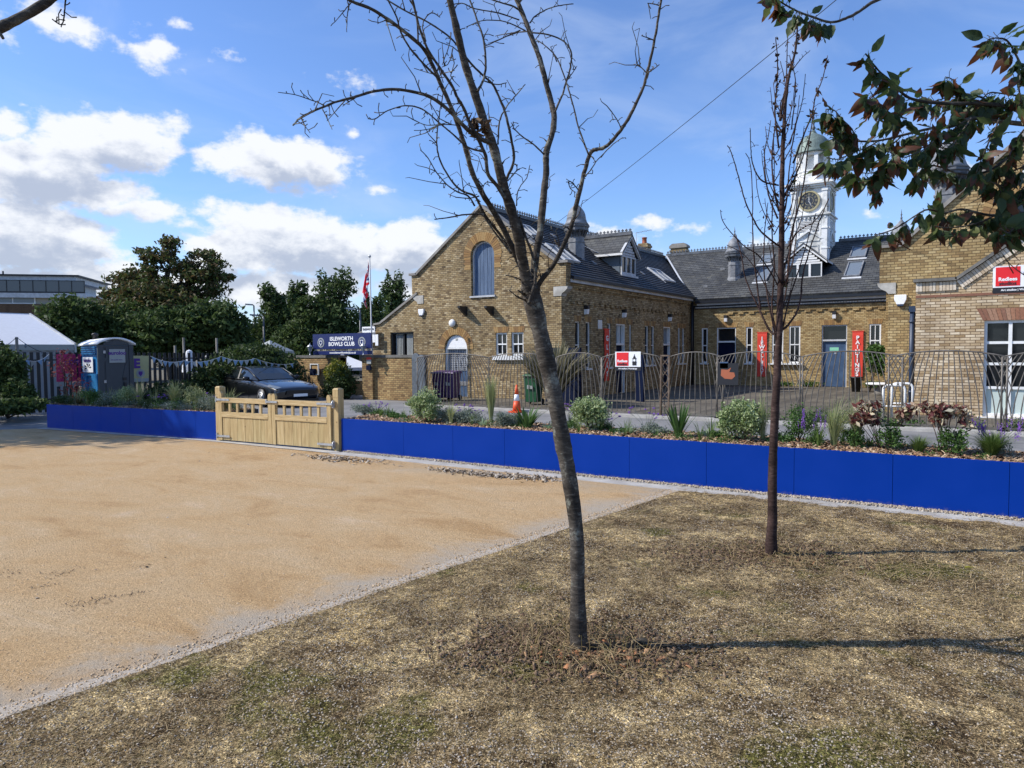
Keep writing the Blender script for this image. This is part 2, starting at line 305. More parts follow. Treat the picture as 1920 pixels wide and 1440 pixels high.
island('pebble',[(.18,.15,.11),(.34,.28,.21),(.50,.44,.36),(.26,.22,.17),(.42,.34,.24)],.9)
def bark(name,c1,c2,c3,bs=.7,lichen=None):
    mt,nt,b=newmat(name); v=objc(nt)
    vs=nd(nt,'ShaderNodeVectorMath',operation='MULTIPLY',i={0:v,1:(22,22,70)}).outputs[0]
    n=nd(nt,'ShaderNodeTexNoise',i={'Vector':vs,'Scale':1.0,'Detail':5.0,'Roughness':.6,'Distortion':.5})
    m2=nd(nt,'ShaderNodeTexNoise',i={'Vector':v,'Scale':4.5,'Detail':4.0})
    c=ramp(nt,n.outputs['Fac'],[(.36,c1),(.58,c2),(.78,c3)])
    c=mixc(nt,.7,c,mixc(nt,smooth(nt,m2.outputs['Fac'],.35,.65),(.45,.42,.4),(1.5,1.5,1.5)),'MULTIPLY')
    if lichen:
        m3=nd(nt,'ShaderNodeTexNoise',i={'Vector':v,'Scale':9.0,'Detail':6.0,'Roughness':.7})
        c=mixc(nt,mth(nt,'MULTIPLY',smooth(nt,m3.outputs['Fac'],.55,.66),.8),c,lichen)
    lk(nt,c,b.inputs['Base Color']); b.inputs['Roughness'].default_value=.85; b.inputs['Specular IOR Level'].default_value=.2
    bump(nt,b,n.outputs['Fac'],bs,.006)
bark('bark_cherry',(.04,.034,.028),(.085,.072,.058),(.27,.25,.21),bs=.9,lichen=(.27,.27,.22))
bark('bark_red',(.030,.017,.014),(.060,.036,.030),(.13,.09,.075))
bark('bark_dark',(.03,.026,.02),(.06,.05,.04),(.11,.095,.08))
LEAVES={'leaf_dark':[(.028,.048,.014),(.055,.09,.024),(.08,.125,.036),(.11,.155,.045)],
 'leaf_mid':[(.03,.05,.015),(.05,.08,.022),(.07,.11,.03)],
 'leaf_autumn':[(.045,.07,.02),(.08,.115,.03),(.11,.13,.035),(.16,.10,.045),(.09,.07,.03),(.09,.13,.03)],
 'leaf_yellow':[(.06,.09,.015),(.20,.22,.03),(.42,.38,.04),(.10,.13,.02)],
 'leaf_varieg':[(.11,.17,.05),(.24,.32,.12),(.50,.56,.32),(.30,.38,.16),(.14,.20,.07)],
 'leaf_silver':[(.10,.13,.09),(.20,.24,.18),(.30,.34,.28),(.14,.17,.11)],
 'leaf_green':[(.04,.09,.02),(.08,.16,.035),(.13,.22,.06)],
 'leaf_burgundy':[(.06,.014,.016),(.12,.03,.03),(.20,.06,.05),(.55,.46,.30),(.68,.62,.45),(.14,.04,.035),(.10,.12,.05)],
 'leaf_red':[(.10,.02,.03),(.18,.04,.05),(.25,.08,.06)],
 'grass_pale':[(.22,.26,.10),(.32,.36,.15),(.42,.43,.22),(.18,.22,.08)],
 'grass_green':[(.06,.11,.02),(.12,.19,.04),(.18,.25,.07)],
 'grass_brown':[(.10,.09,.04),(.17,.14,.07),(.24,.20,.10),(.13,.14,.05)],
 'leaf_lamb':[(.20,.30,.15),(.32,.42,.24),(.42,.50,.32)],
 'petal_purple':[(.18,.06,.40),(.30,.12,.55),(.40,.22,.60)],
 'spiky':[(.03,.07,.02),(.06,.13,.03),(.10,.18,.05)],
 'phormium':[(.14,.13,.06),(.30,.27,.15),(.05,.055,.03),(.42,.38,.24),(.04,.045,.025)]}
for k,v in LEAVES.items(): island(k,v,.6 if k!='leaf_dark' else .7,transl=.32)
mt,nt,b=newmat('car_paint'); b.inputs['Base Color'].default_value=(.002,.0025,.004,1); b.inputs['Roughness'].default_value=.3; b.inputs['Coat Weight'].default_value=.9; b.inputs['Coat Roughness'].default_value=.03
mt,nt,b=newmat('car_glass'); b.inputs['Base Color'].default_value=(.012,.016,.02,1); b.inputs['Roughness'].default_value=.04
plain('car_black',(.006,.006,.007),.35); plain('cone_orange',(.75,.09,.02),.5); plain('bin_green',(.015,.09,.035),.45); plain('bin_purple',(.06,.025,.10),.5)
plain('loo_blue',(.01,.16,.38),.45); plain('loo_grey',(.045,.055,.065),.5); plain('pink_banner',(.50,.02,.12),.6); plain('yellow_banner',(.50,.46,.22),.6); plain('purple_ink',(.10,.03,.25),.6); plain('tent_white',(.72,.74,.78),.6); plain('sign_yellow',(.75,.6,.03),.5); plain('bunting_blue',(.20,.31,.44),.7)
plain('slate_lip_shade',(.012,.012,.013),.8); noisy('render_cream',(.34,.32,.27),(.42,.40,.34),.6,.8,.05); plain('sign_green',(.25,.62,.42),.5)
mt,nt,b=newmat('glass_grey'); b.inputs['Base Color'].default_value=(.10,.11,.12,1); b.inputs['Roughness'].default_value=.1
island('shrivel',[(.03,.018,.014),(.06,.035,.02),(.10,.05,.03),(.05,.06,.02)],.8)
island('gravel_grain',[(.42,.29,.16),(.50,.35,.20),(.58,.45,.30),(.34,.23,.13),(.48,.33,.18)],.9)
island('crumb',[(.10,.07,.045),(.22,.16,.10),(.30,.23,.15)],.9)
island('dead_litter',[(.07,.04,.025),(.12,.07,.04),(.20,.13,.08),(.10,.065,.04),(.28,.19,.11)],.85)
mt,nt,b=newmat('cherry_leaf'); at=nd(nt,'ShaderNodeAttribute',attribute_name='tip'); gr=nd(nt,'ShaderNodeNewGeometry')
n=nd(nt,'ShaderNodeTexNoise',i={'Vector':objc(nt),'Scale':90.0,'Detail':4.0}); f=smooth(nt,mth(nt,'MULTIPLY_ADD',n.outputs['Fac'],.7,mth(nt,'SUBTRACT',at.outputs['Fac'],.35)),.30,.62)
gcol=ramp(nt,gr.outputs['Random Per Island'],[(0,(.03,.055,.018)),(.5,(.055,.09,.028)),(.85,(.08,.12,.04)),(1,(.15,.18,.06))]); bcol=mixc(nt,n.outputs['Fac'],(.075,.028,.014),(.18,.07,.032))
c=mixc(nt,f,gcol,bcol); lk(nt,c,b.inputs['Base Color']); b.inputs['Roughness'].default_value=.5; bump(nt,b,n.outputs['Fac'],.3,.002)
t=nd(nt,'ShaderNodeBsdfTranslucent',i={'Color':c}); mx=nd(nt,'ShaderNodeMixShader',i={0:.5,1:b.outputs[0],2:t.outputs[0]}); lk(nt,mx.outputs[0],nt.nodes['Material Output'].inputs[0])
plain('tent_side_shade',(.28,.295,.32),.7)  # white marquee canvas coloured grey for the shade on its side
# ---------------------------------------------------------------- geometry helpers
class MB:
    def __init__(s): s.v=[]; s.f=[]; s.mi=[]; s.sm=[]; s.m=0
    def add(s,vs,fs,smooth=False):
        k=len(s.v); s.v+=[tuple(v) for v in vs]
        for f in fs: s.f.append([i+k for i in f]); s.mi.append(s.m); s.sm.append(smooth)
        return s
    def box(s,a,b,fr=None):
        x0,y0,z0=a; x1,y1,z1=b
        vs=[(x,y,z) for z in (z0,z1) for y in (y0,y1) for x in (x0,x1)]
        if fr: vs=[fr(*p) for p in vs]
        return s.add(vs,[(0,2,3,1),(4,5,7,6),(0,1,5,4),(2,6,7,3),(0,4,6,2),(1,3,7,5)])
    def bar(s,p,q,w,h=None,up=(0,0,1)):
        p=Vector(p);q=Vector(q);h=h or w; d=(q-p).normalized(); u=Vector(up)
        if abs(d.dot(u))>.98: u=Vector((1,0,0))
        x=d.cross(u).normalized()*w/2; y=x.cross(d).normalized()*h/2
        return s.add([p-x-y,p+x-y,p+x+y,p-x+y,q-x-y,q+x-y,q+x+y,q-x+y],[(0,1,2,3),(4,7,6,5),(0,4,5,1),(1,5,6,2),(2,6,7,3),(3,7,4,0)])
    def tube(s,pts,rad,n=8,cap=True):
        pts=[Vector(p) for p in pts]; N=len(pts)
        if not hasattr(rad,'__len__'): rad=[rad]*N
        t=(pts[1]-pts[0]).normalized(); u=t.orthogonal().normalized(); vs=[]
        for i in range(N):
            t=(pts[min(i+1,N-1)]-pts[max(i-1,0)])
            if t.length<1e-9: t=Vector((0,0,1))
            t.normalize(); u=(u-t*u.dot(t))
            u=u.normalized() if u.length>1e-6 else t.orthogonal().normalized()
            w=t.cross(u)
            for k in range(n):
                a=2*PI*k/n; vs.append(pts[i]+(u*math.cos(a)+w*math.sin(a))*rad[i])
        fs=[(i*n+k,i*n+(k+1)%n,(i+1)*n+(k+1)%n,(i+1)*n+k) for i in range(N-1) for k in range(n)]
        if cap: fs+= [tuple(range(n))[::-1],tuple((N-1)*n+k for k in range(n))]
        return s.add(vs,fs,n>4)
    def lathe(s,c,prof,n=16,rot=0,smooth=True,sq=1.0):
        vs=[]; 
        for r,z in prof:
            for k in range(n):
                a=2*PI*k/n+rot; vs.append((c[0]+r*math.cos(a),c[1]+r*math.sin(a),c[2]+z))
        N=len(prof)
        fs=[(i*n+k,i*n+(k+1)%n,(i+1)*n+(k+1)%n,(i+1)*n+k) for i in range(N-1) for k in range(n)]
        fs+=[tuple(range(n))[::-1],tuple((N-1)*n+k for k in range(n))]
        return s.add(vs,fs,smooth)
    def prism(s,fr,poly,w0,w1):      # poly in (u,z); extruded along w
        n=len(poly); vs=[fr(u,w0,z) for u,z in poly]+[fr(u,w1,z) for u,z in poly]
        return s.add(vs,[tuple(range(n)),tuple(range(n,2*n))[::-1]]+[(i,(i+1)%n,n+(i+1)%n,n+i) for i in range(n)])
    def wall(s,fr,outline,holes,t,reveal=None):
        rings=[outline]+holes
        tri=tessellate_polygon([[Vector((u,z,0)) for u,z in r] for r in rings])
        flat=[p for r in rings for p in r]; n=len(flat)
        vs=[fr(u,0,z) for u,z in flat]+[fr(u,-t,z) for u,z in flat]
        fs=[tuple(x) for x in tri]+[tuple(i+n for i in x) for x in tri]
        k=0
        for r in rings:
            m_=len(r); fs+=[(k+i,k+(i+1)%m_,n+k+(i+1)%m_,n+k+i) for i in range(m_)]; k+=m_
        return s.add(vs,fs)
    def build(s,name,mats,parent=None,recalc=True,bevel=0):
        me=bpy.data.meshes.new(name); me.from_pydata(s.v,[],s.f); me.update()
        if not isinstance(mats,(list,tuple)): mats=[mats]
        for k in mats: me.materials.append(M[k])
        me.polygons.foreach_set('material_index',s.mi); me.polygons.foreach_set('use_smooth',s.sm)
        if recalc:
            bm=bmesh.new(); bm.from_mesh(me); bmesh.ops.recalc_face_normals(bm,faces=bm.faces); bm.to_mesh(me); bm.free()
        o=bpy.data.objects.new(name,me); link(o,parent)
        if bevel:
            md=o.modifiers.new('bevel','BEVEL'); md.width=bevel; md.segments=2; md.limit_method='ANGLE'
        return o
def wmat(o):
    mt=o.matrix_basis.copy()
    if o.parent: mt=wmat(o.parent)@o.matrix_parent_inverse@mt
    return mt
def link(o,parent=None):
    COL.objects.link(o)
    if parent:
        o.parent=parent; o.matrix_parent_inverse=wmat(parent).inverted()
    return o
def tag(o,label=None,cat=None,group=None,kind=None):
    if label: o['label']=label
    if cat: o['category']=cat
    if group: o['group']=group
    if kind: o['kind']=kind
    return o
def thing(name,label,cat,loc=(0,0,0),group=None):
    o=bpy.data.objects.new(name,None); o.empty_display_size=.2; COL.objects.link(o); o.location=loc
    return tag(o,label,cat,group)
def npmesh(name,V,k,mat,parent=None,attr=None,smooth=False,F=None):
    """V (n,3); faces of k consecutive verts, or index array F (m,k)"""
    V=np.ascontiguousarray(V.reshape(-1,3),dtype=np.float32)
    if F is None: F=np.arange(len(V),dtype=np.int32).reshape(-1,k)
    me=bpy.data.meshes.new(name); me.vertices.add(len(V)); me.vertices.foreach_set('co',V.ravel())
    me.loops.add(F.size); me.loops.foreach_set('vertex_index',F.ravel().astype(np.int32))
    me.polygons.add(len(F)); me.polygons.foreach_set('loop_start',np.arange(0,F.size,k,dtype=np.int32))
    try: me.polygons.foreach_set('loop_total',np.full(len(F),k,dtype=np.int32))
    except Exception: pass
    if smooth: me.polygons.foreach_set('use_smooth',np.ones(len(F),dtype=bool))
    if attr is not None:
        at=me.attributes.new('tip','FLOAT','POINT'); at.data.foreach_set('value',attr.astype(np.float32).ravel())
    me.materials.append(M[mat]); me.update(calc_edges=True); me.validate()
    o=bpy.data.objects.new(name,me); return link(o,parent)
def text(s,size,origin,ux,uz,mat,parent,name='lettering',bold=.012,align='CENTER',ext=.002,sx=1.0,space=1.0):
    cu=bpy.data.curves.new(name,'FONT'); cu.body=s; cu.size=size; cu.align_x=align; cu.align_y='CENTER'; cu.extrude=ext; cu.offset=bold*size; cu.resolution_u=3; cu.space_character=space
    t=bpy.data.objects.new('t',cu); me=bpy.data.meshes.new_from_object(t); bpy.data.objects.remove(t)
    ux=Vector(ux).normalized(); uz=Vector(uz).normalized(); n=ux.cross(uz)
    mt=Matrix((ux*sx,uz,n)).transposed().to_4x4(); mt.translation=Vector(origin); me.transform(mt)
    me.materials.clear(); me.materials.append(M[mat])
    o=bpy.data.objects.new(name,me); return link(o,parent)
FB=lambda pos:(lambda u,w,z:(u,pos-w,z))       # facade facing -y (towards the viewer)
FA=lambda pos:(lambda u,w,z:(pos+w,u,z))       # facade facing +x
def circ(cu,cz,r,a0,a1,n): return [(cu+r*math.cos(a0+(a1-a0)*i/n),cz+r*math.sin(a0+(a1-a0)*i/n)) for i in range(n+1)]
def arch_hole(u0,u1,z0,zs,n=14):     # semicircular head springing at zs
    r=(u1-u0)/2; return [(u0,z0),(u1,z0)]+circ((u0+u1)/2,zs,r,0,PI,n)
rect=lambda u0,u1,z0,z1:[(u0,z0),(u1,z0),(u1,z1),(u0,z1)]
def voussoirs(parent,fr,cu,zs,r0,r1,n,mat='voussoir',a0=0,a1=PI,w=.012,name='arch'):
    b=MB()
    for i in range(n):
        t0=a0+(a1-a0)*(i+.06)/n; t1=a0+(a1-a0)*(i+.94)/n
        rr=r1+random.uniform(-.01,.01)
        b.prism(fr,[(cu+r*math.cos(t),zs+r*math.sin(t)) for r,t in ((r0,t0),(rr,t0),(rr,t1),(r0,t1))],-.03,w)
    return b.build(name,mat,parent)
def flat_arch(parent,fr,u0,u1,z,h=.19,n=None,mat='voussoir',w=.010,sp=.10):
    n=n or max(3,int((u1-u0)/.07)); b=MB(); c=(u0+u1)/2
    for i in range(n):
        a=u0+(u1-u0)*(i+.05)/n; d=u0+(u1-u0)*(i+.95)/n
        k=1+sp*2*h/(u1-u0)/.35
        b.prism(fr,[(a,z+.003),(d,z+.003),(c+(d-c)*k,z+h),(c+(a-c)*k,z+h)],-.03,w)
    return b.build('lintel',mat,parent)
def sash(parent,fr,u0,u1,z0,z1,cols=2,rows=2,dep=.12,frame=.055,bar=.026,sill=True,mat='white_paint',glass='glass',midrail=True,silld=.08,sillmat='white_paint',sillext=.05):
    b=MB(); w0=-dep; w1=-dep+.05
    b.box((u0,w0,z0),(u0+frame,w1,z1),fr); b.box((u1-frame,w0,z0),(u1,w1,z1),fr)
    b.box((u0+frame,w0,z1-frame),(u1-frame,w1,z1),fr); b.box((u0+frame,w0,z0),(u1-frame,w1,z0+frame*1.2),fr)
    zm=(z0+z1)/2
    if midrail: b.box((u0+frame,w0,zm-frame*.4),(u1-frame,w1+.005,zm+frame*.4),fr)
    for c in range(1,cols):
        u=u0+frame+(u1-u0-2*frame)*c/cols; b.box((u-bar/2,w0,z0+frame*1.2),(u+bar/2,w1-.012,z1-frame),fr)
    for r in range(1,rows):
        z=z0+(z1-z0)*r/rows
        if not(midrail and abs(z-zm)<.02): b.box((u0+frame,w0,z-bar/2),(u1-frame,w1-.014,z+bar/2),fr)
    o=b.build('window',mat,parent)
    g=MB(); g.box((u0+.01,w0-.02,z0+.01),(u1-.01,w0+.012,z1-.01),fr); g.build('pane',glass,o)
    if sill:
        s=MB(); s.box((u0-sillext,-dep,z0-.06),(u1+sillext,silld,z0-.002),fr); s.build('sill',sillmat,o)
    return o
def gtri(a,b,t): return a+(b-a)*t

# ---------------------------------------------------------------- brick stables with clock tower
B0=19.85; A0=-11.3; B1=31.8
G=lambda x,z=None:(x*.978 if z is None else (x*.978,1.6+(z-1.6)*.978))
S=lambda u:u*.966
SZ=lambda z:1.6+(z-1.6)*.966
K=lambda a:a*1.026
KZ=lambda z:1.6+(z-1.6)*1.026
bld=thing('stable_building','long yellow-brick stable building with slate roofs round a courtyard and a white clock tower','building',(-9,27,0))
# west gable wall
zc=4.38; apx=(-14.4,6.50); gl,gr_=-17.32,A0
out=[(gl,-.1),(gr_,-.1),(gr_,3.50),(gr_+.16,3.66),(gr_+.18,zc),(gr_-.12,zc),apx,(gl-.02,zc),(gl-.28,zc),(gl-.26,3.66),(gl,3.50)]
fG=FB(B0)
uw=arch_hole(-14.87,-13.90,3.50,4.86); dr=arch_hole(-16.08,-15.08,0,1.68)
h=[uw,dr,rect(-13.87,-13.40,1.44,2.22),rect(-13.23,-12.75,1.44,2.22)]
b=MB(); b.wall(fG,out,h,.3); b.build('gable_wall','stock_brick',bld)
b=MB()  # copings
def cope(pts,fr,w0,w1,th):
    for p,q in zip(pts[:-1],pts[1:]):
        d=Vector((q[0]-p[0],0,q[1]-p[1])); n=Vector((-d.z,0,d.x)).normalized()*th
        if n.z<0: n=-n
        b.prism(fr,[p,q,(q[0]+n.x,q[1]+n.z),(p[0]+n.x,p[1]+n.z)],w0,w1)
cope([(gl-.36,zc),(gl-.02,zc)],fG,-.36,.07,.08); cope([(gl-.02,zc+.0),apx],fG,-.36,.07,.085)
cope([apx,(gr_-.12,zc)],fG,-.36,.0701,.085); cope([(gr_-.12,zc),(gr_+.27,zc)],fG,-.36,.07,.08)
b.build('coping','coping',bld)
b=MB()
kn=lambda u,sg:[(u-sg*.28,3.34),(u,3.34),(u+sg*.03,3.42),(u+sg*.12,3.47),(u+sg*.22,3.56),(u+sg*.24,3.64),(u-sg*.28,3.64)]
b.prism(fG,kn(gr_,1),-.31,.02); b.build('kneeler_stone','stone',bld); b=MB(); b.prism(fG,kn(gl,-1),-.31,.02); b.build('kneeler_stone','stone',bld)
voussoirs(bld,fG,-14.385,4.86,.50,.80,26)
for sg in (-1,1):
    b=MB()
    for k in range(5): b.box((-14.385+sg*.50 if sg>0 else -14.385-.78+.04*(k%2),-.03,4.42+k*.085),(-14.385+.78-.04*(k%2) if sg>0 else -14.385-.50,.011,4.42+k*.085+.078),fG)
    b.build('quoin','voussoir',bld)
voussoirs(bld,fG,-15.58,1.68,.515,.78,24)
flat_arch(bld,fG,-13.90,-13.36,2.22,.19); flat_arch(bld,fG,-13.26,-12.72,2.22,.19)
sash(bld,fG,-13.87,-13.40,1.44,2.22,2,2,.10,sill=False); sash(bld,fG,-13.23,-12.75,1.44,2.22,2,2,.10,sill=False)
b=MB(); b.box((-13.95,-.1,1.30),(-12.68,.10,1.438),fG); b.build('window_sill','white_paint',bld)
# arched loft shutter
b=MB(); ring=circ(-14.385,4.86,.485,0,PI,14); ring2=circ(-14.385,4.86,.435,0,PI,14)
b.prism(fG,[(-14.87,3.5),(-14.82,3.5),(-14.82,4.86)]+ring2[::-1][1:-1][:0]+[(-14.87,4.86)],-.16,-.10)
b.prism(fG,[(-13.95,3.5),(-13.90,3.5),(-13.90,4.86),(-13.95,4.86)],-.16,-.10)
for i in range(14): b.prism(fG,[ring[i],ring[i+1],ring2[i+1],ring2[i]],-.16,-.10)
b.box((-14.92,-.16,3.44),(-13.85,.05,3.50),fG)
sh=b.build('shutter_frame','grey_white',bld)
b=MB(); n=11
for i in range(n):
    a=-14.82+.87*i/n; c=-14.82+.87*(i+1)/n-.008; m_=(a+c)/2
    top=lambda u:4.86+math.sqrt(max(0,.435**2-(u+14.385)**2))
    b.prism(fG,[(a,3.505),(c,3.505),(c,top(c)),(m_,top(m_)),(a,top(a))],-.17,-.135-.006*(i%2))
b.box((-14.83,-.19,3.5),(-13.94,-.171,4.9),fG)
b.build('shutter','shutter_blue',sh)
# arched doorway: white fanlight board, barred gate, blue door
b=MB(); cu=-15.58
b.prism(fG,[(cu-.47,1.74),(cu+.47,1.74)]+circ(cu,1.70,.47,.08,PI-.08,14),-.10,-.06); fl=b.build('fanlight_board','sign_white',bld)
b=MB(); b.box((cu-.5,-.16,0),(cu-.44,-.05,1.74),fG); b.box((cu+.44,-.16,0),(cu+.5,-.05,1.74),fG); b.box((cu-.44,-.16,1.68),(cu+.44,-.05,1.735),fG); b.build('door_frame','white_paint',bld)
b=MB(); b.box((cu-.44,-.2,0),(cu+.44,-.16,1.68),fG); d=b.build('door','blue_door',bld)
b=MB()
for i in range(12):
    u=cu-.42+.84*i/11; b.box((u-.008,-.155,.92),(u+.008,-.14,1.66),fG)
for i in range(12):
    z=.94+.7*i/11; b.box((cu-.43,-.139,z-.007),(cu+.43,-.13,z+.007),fG)
for i in range(5): b.box((cu-.43,-.15,.40+i*.03),(cu+.43,-.135,.412+i*.03),fG)
b.build('grille','grey_white',d)
b=MB(); b.box((cu-.05,-.06,1.98),(cu+.05,-.055,2.06),fG); b.build('notice','blind',fl)
# west wing side wall (faces the courtyard, in shade)
fS=FA(A0); sw=[(S(21.48),S(21.86)),(S(22.26),S(22.62)),(S(25.90),S(26.16)),(S(27.45),S(27.86)),(S(28.12),S(28.5)),(S(31.22),S(31.55)),(S(31.75),S(32.1))]
sd=[(S(24.72),S(25.53)),(S(29.48),S(30.3))]; zt=SZ(2.60); zb=SZ(.97)
slot=(S(23.98),S(24.3))
h=[rect(a,c,zb,zt) for a,c in sw]+[rect(a,c,0,zt) for a,c in sd]+[rect(slot[0],slot[1],zb,zt)]
b=MB(); b.wall(fS,[(B0+.3,-.1),(B1+.3,-.1),(B1+.3,3.95),(B0+.3,3.95)],h,.3); b.build('side_wall','stock_brick',bld)
for a,c in sw+[slot]:
    sash(bld,fS,a,c,zb,zt,1,2,.10,mat='white_paint',frame=.04,silld=.07)
    flat_arch(bld,fS,a-.03,c+.03,zt,.19)
for k,(a,c) in enumerate(sd):
    b=MB(); b.box((a,-.2,0),(a+.05,-.02,zt),fS); b.box((c-.05,-.2,0),(c,-.02,zt),fS); b.box((a+.05,-.2,zt-.05),(c-.05,-.02,zt),fS); b.box((a+.05,-.2,1.78),(c-.05,-.02,1.85),fS)
    if k==0: b.box(((a+c)/2-.02,-.19,1.85),((a+c)/2+.02,-.05,zt-.05),fS)
    o=b.build('door_frame','white_paint',bld)
    b=MB(); b.box((a+.05,-.17,1.86),(c-.05,-.15,zt-.06),fS); b.build('pane','glass_sky',o)
    b=MB(); b.box((a+.05,-.16,.02),(c-.05,-.12,1.78),fS); b.box((a+.15,-.12,.2),(c-.15,-.105,.8),fS); b.box((a+.15,-.12,.95),(c-.15,-.105,1.6),fS); d=b.build('door','navy_paint',bld)
    b=MB(); b.box((c-.16,-.12,.95),(c-.12,-.06,1.05),fS); b.build('handle','galv',d)
    flat_arch(bld,fS,a-.03,c+.03,zt,.19)
# stepped corbel course and dentils
def zigzag(fr,u0,u1,z,name='corbel_course',mat='stock_brick',step=.42):
    b=MB(); u=u0; k=0; b.box((u0,-.02,z+.20),(u1,.05,z+.235),fr)
    while u<u1-.1:
        e=min(u+step/2,u1); dz=(0,.09)[k%2]
        b.box((u,-.02,z+dz),(e,.055,z+.199),fr)
        u=e; k+=1
    return b.build(name,mat,bld)
zigzag(fS,B0+.6,B1-.5,3.12); 
def dentils(fr,u0,u1,z,mat,h=.05,step=.12,w=.06,name='dentils'):
    b=MB(); u=u0
    b.box((u0,-.012,z-.004),(u1,.008,z+h+.004),fr)
    while u<u1-step*.5: b.box((u,-.01,z),(u+step*.55,w,z+h),fr); u+=step
    return b.build(name,mat,bld)
dentils(fS,B0+.35,B1-.1,3.62,'stock_brick')
b=MB(); b.box((B0+.31,-.01,3.672),(B1+.0,.075,3.73),fS); b.box((B0+.31,-.01,3.732),(B1,.10,3.78),fS); b.build('string_course','stock_brick',bld)
b=MB(); b.box((B0+.31,0,3.79),(B1-.05,.20,3.89),fS); b.build('fascia','grey_white',bld)
b=MB(); b.box((B0+.31,.08,3.892),(B1-.1,.30,3.975),fS); b.build('gutter','black_gutter',bld)
b=MB(); b.tube([(A0+.12,B1-.16,3.85),(A0+.12,B1-.16,0)],.055,8); b.build('downpipe','black_gutter',bld)
# back wing front wall
fK=FB(B1); W3=lambda l:[(K(a),K(c)) for a,c in l]
kw=W3([(-10.51,-10.25),(-8.58,-8.31)]); kw2=W3([(-7.5,-7.05),(-6.82,-6.38),(-3.83,-3.42),(-3.19,-2.8)]); kd=W3([(-5.56,-4.62)]); kd2=W3([(-9.84,-9.01)])
kt=KZ(2.54); kb=KZ(1.0); kb2=KZ(1.24)
h=[rect(a,c,kb,kt) for a,c in kw]+[rect(a,c,kb if i<2 else kb2,kt) for i,(a,c) in enumerate(kw2)]+[rect(a,c,0,kt) for a,c in kd+kd2]
b=MB(); b.wall(fK,[(A0-.1,-.1),(2.5,-.1),(2.5,3.9),(A0-.1,3.9)],h,.3); b.build('back_wall','stock_brick_back',bld)
for a,c in kw: sash(bld,fK,a,c,kb,kt,1,2,.07,silld=.14,sillext=.08); flat_arch(bld,fK,a-.03,c+.03,kt,.2)
for i,(a,c) in enumerate(kw2): sash(bld,fK,a,c,kb if i<2 else kb2,kt,2,2,.07,silld=.16,sillext=.1); flat_arch(bld,fK,a-.03,c+.03,kt,.2)
for k,(a,c) in enumerate(kd+kd2):
    zs=KZ(1.89)
    b=MB(); b.box((a,-.2,0),(a+.04,-.03,kt),fK); b.box((c-.04,-.2,0),(c,-.03,kt),fK); b.box((a+.04,-.2,kt-.05),(c-.04,-.03,kt),fK); b.box((a+.04,-.2,zs),(c-.04,-.01,zs+.07),fK)
    o=b.build('door_frame',('grey_white','white_paint')[k],bld); b=MB(); b.box((a+.04,-.18,zs+.07),(c-.04,-.16,kt-.05),fK); b.build('pane','glass',o)
    b=MB(); b.box((a+.04,-.14,.02),(c-.04,-.10,zs),fK)
    if k: b.box(((a+c)/2-.005,-.1,.02),((a+c)/2+.005,-.094,zs),fK)
    d=b.build('door',('blue_door','navy_paint')[k],bld)
    if k==0:
        b=MB(); b.box((a+.30,-.1,1.50),(a+.64,-.09,1.64),fK); b.build('door_sign','sign_green',d) if 'sign_green' in M else b.build('door_sign','glass_frost',d)
        b=MB(); b.box((a+.47,-.1,1.36),(a+.56,-.08,1.44),fK); b.build('letter_slot','galv',d)
    flat_arch(bld,fK,a-.04,c+.04,kt,.21)
zigzag(fK,-9.6,-2.5,KZ(3.1),mat='stock_brick_back',step=.46)
dentils(fK,A0+.25,-2.3,KZ(3.42),'white_paint',.045,.105,.09)
b=MB(); b.box((A0+.2,-.01,KZ(3.42)-.05),(-2.3,.06,KZ(3.42)-.004),fK); b.box((A0+.2,-.01,KZ(3.42)+.05),(-2.3,.12,KZ(3.42)+.11),fK); b.build('string_course','sign_black',bld)
b=MB(); b.box((A0+.35,0,KZ(3.42)+.112),(-2.3,.2,KZ(3.42)+.2),fK); b.build('fascia','grey_white',bld)
b=MB(); b.box((A0+.30,.06,KZ(3.42)+.202),(-2.3,.32,KZ(3.42)+.31),fK); b.build('gutter','black_gutter',bld)
b=MB(); b.box((A0+.10,-.01,0),(A0+.16,.04,3.6),fK); b.build('corner_pipe','black_gutter',bld)
# ---- roofs
def slab(b,p,th=.09):   # p: 4 points of the top face
    p=[Vector(q) for q in p]; n=(p[1]-p[0]).cross(p[3]-p[0]).normalized(); n=n if n.z>0 else -n
    q=[v-n*th for v in p]; b.add(p+q,[(0,1,2,3),(7,6,5,4),(0,4,5,1),(1,5,6,2),(2,6,7,3),(3,7,4,0)])
RW=-14.4; RZ=6.50; EW=A0+.2; EZ=3.975
b=MB(); slab(b,[(RW,B0+.3,RZ),(EW,B0+.3,EZ),(EW,B1+8.4,EZ),(RW,B1+8.4,RZ)]); slab(b,[(RW,B0+.3,RZ),(-17.55,B0+.3,EZ),(-17.55,B1+8.4,EZ),(RW,B1+8.4,RZ)])
b.build('west_roof','slate_west',bld)
RB=36.2; RBZ=6.55; EB=B1-.25; EBZ=3.86
b=MB(); slab(b,[(-14.2,RB,RBZ),(-11.2,EB,EBZ),(-2.3,EB,EBZ),(3.5,RB,RBZ)]); slab(b,[(-14.2,RB,RBZ),(-14.2,RB+4.6,EBZ),(3.5,RB+4.6,EBZ),(3.5,RB,RBZ)])
b.build('back_roof','slate_back',bld)
WZ=lambda a:EZ+(EW-a)*(RZ-EZ)/(EW-RW); BZ=lambda y:EBZ+(y-EB)*(RBZ-EBZ)/(RB-EB)
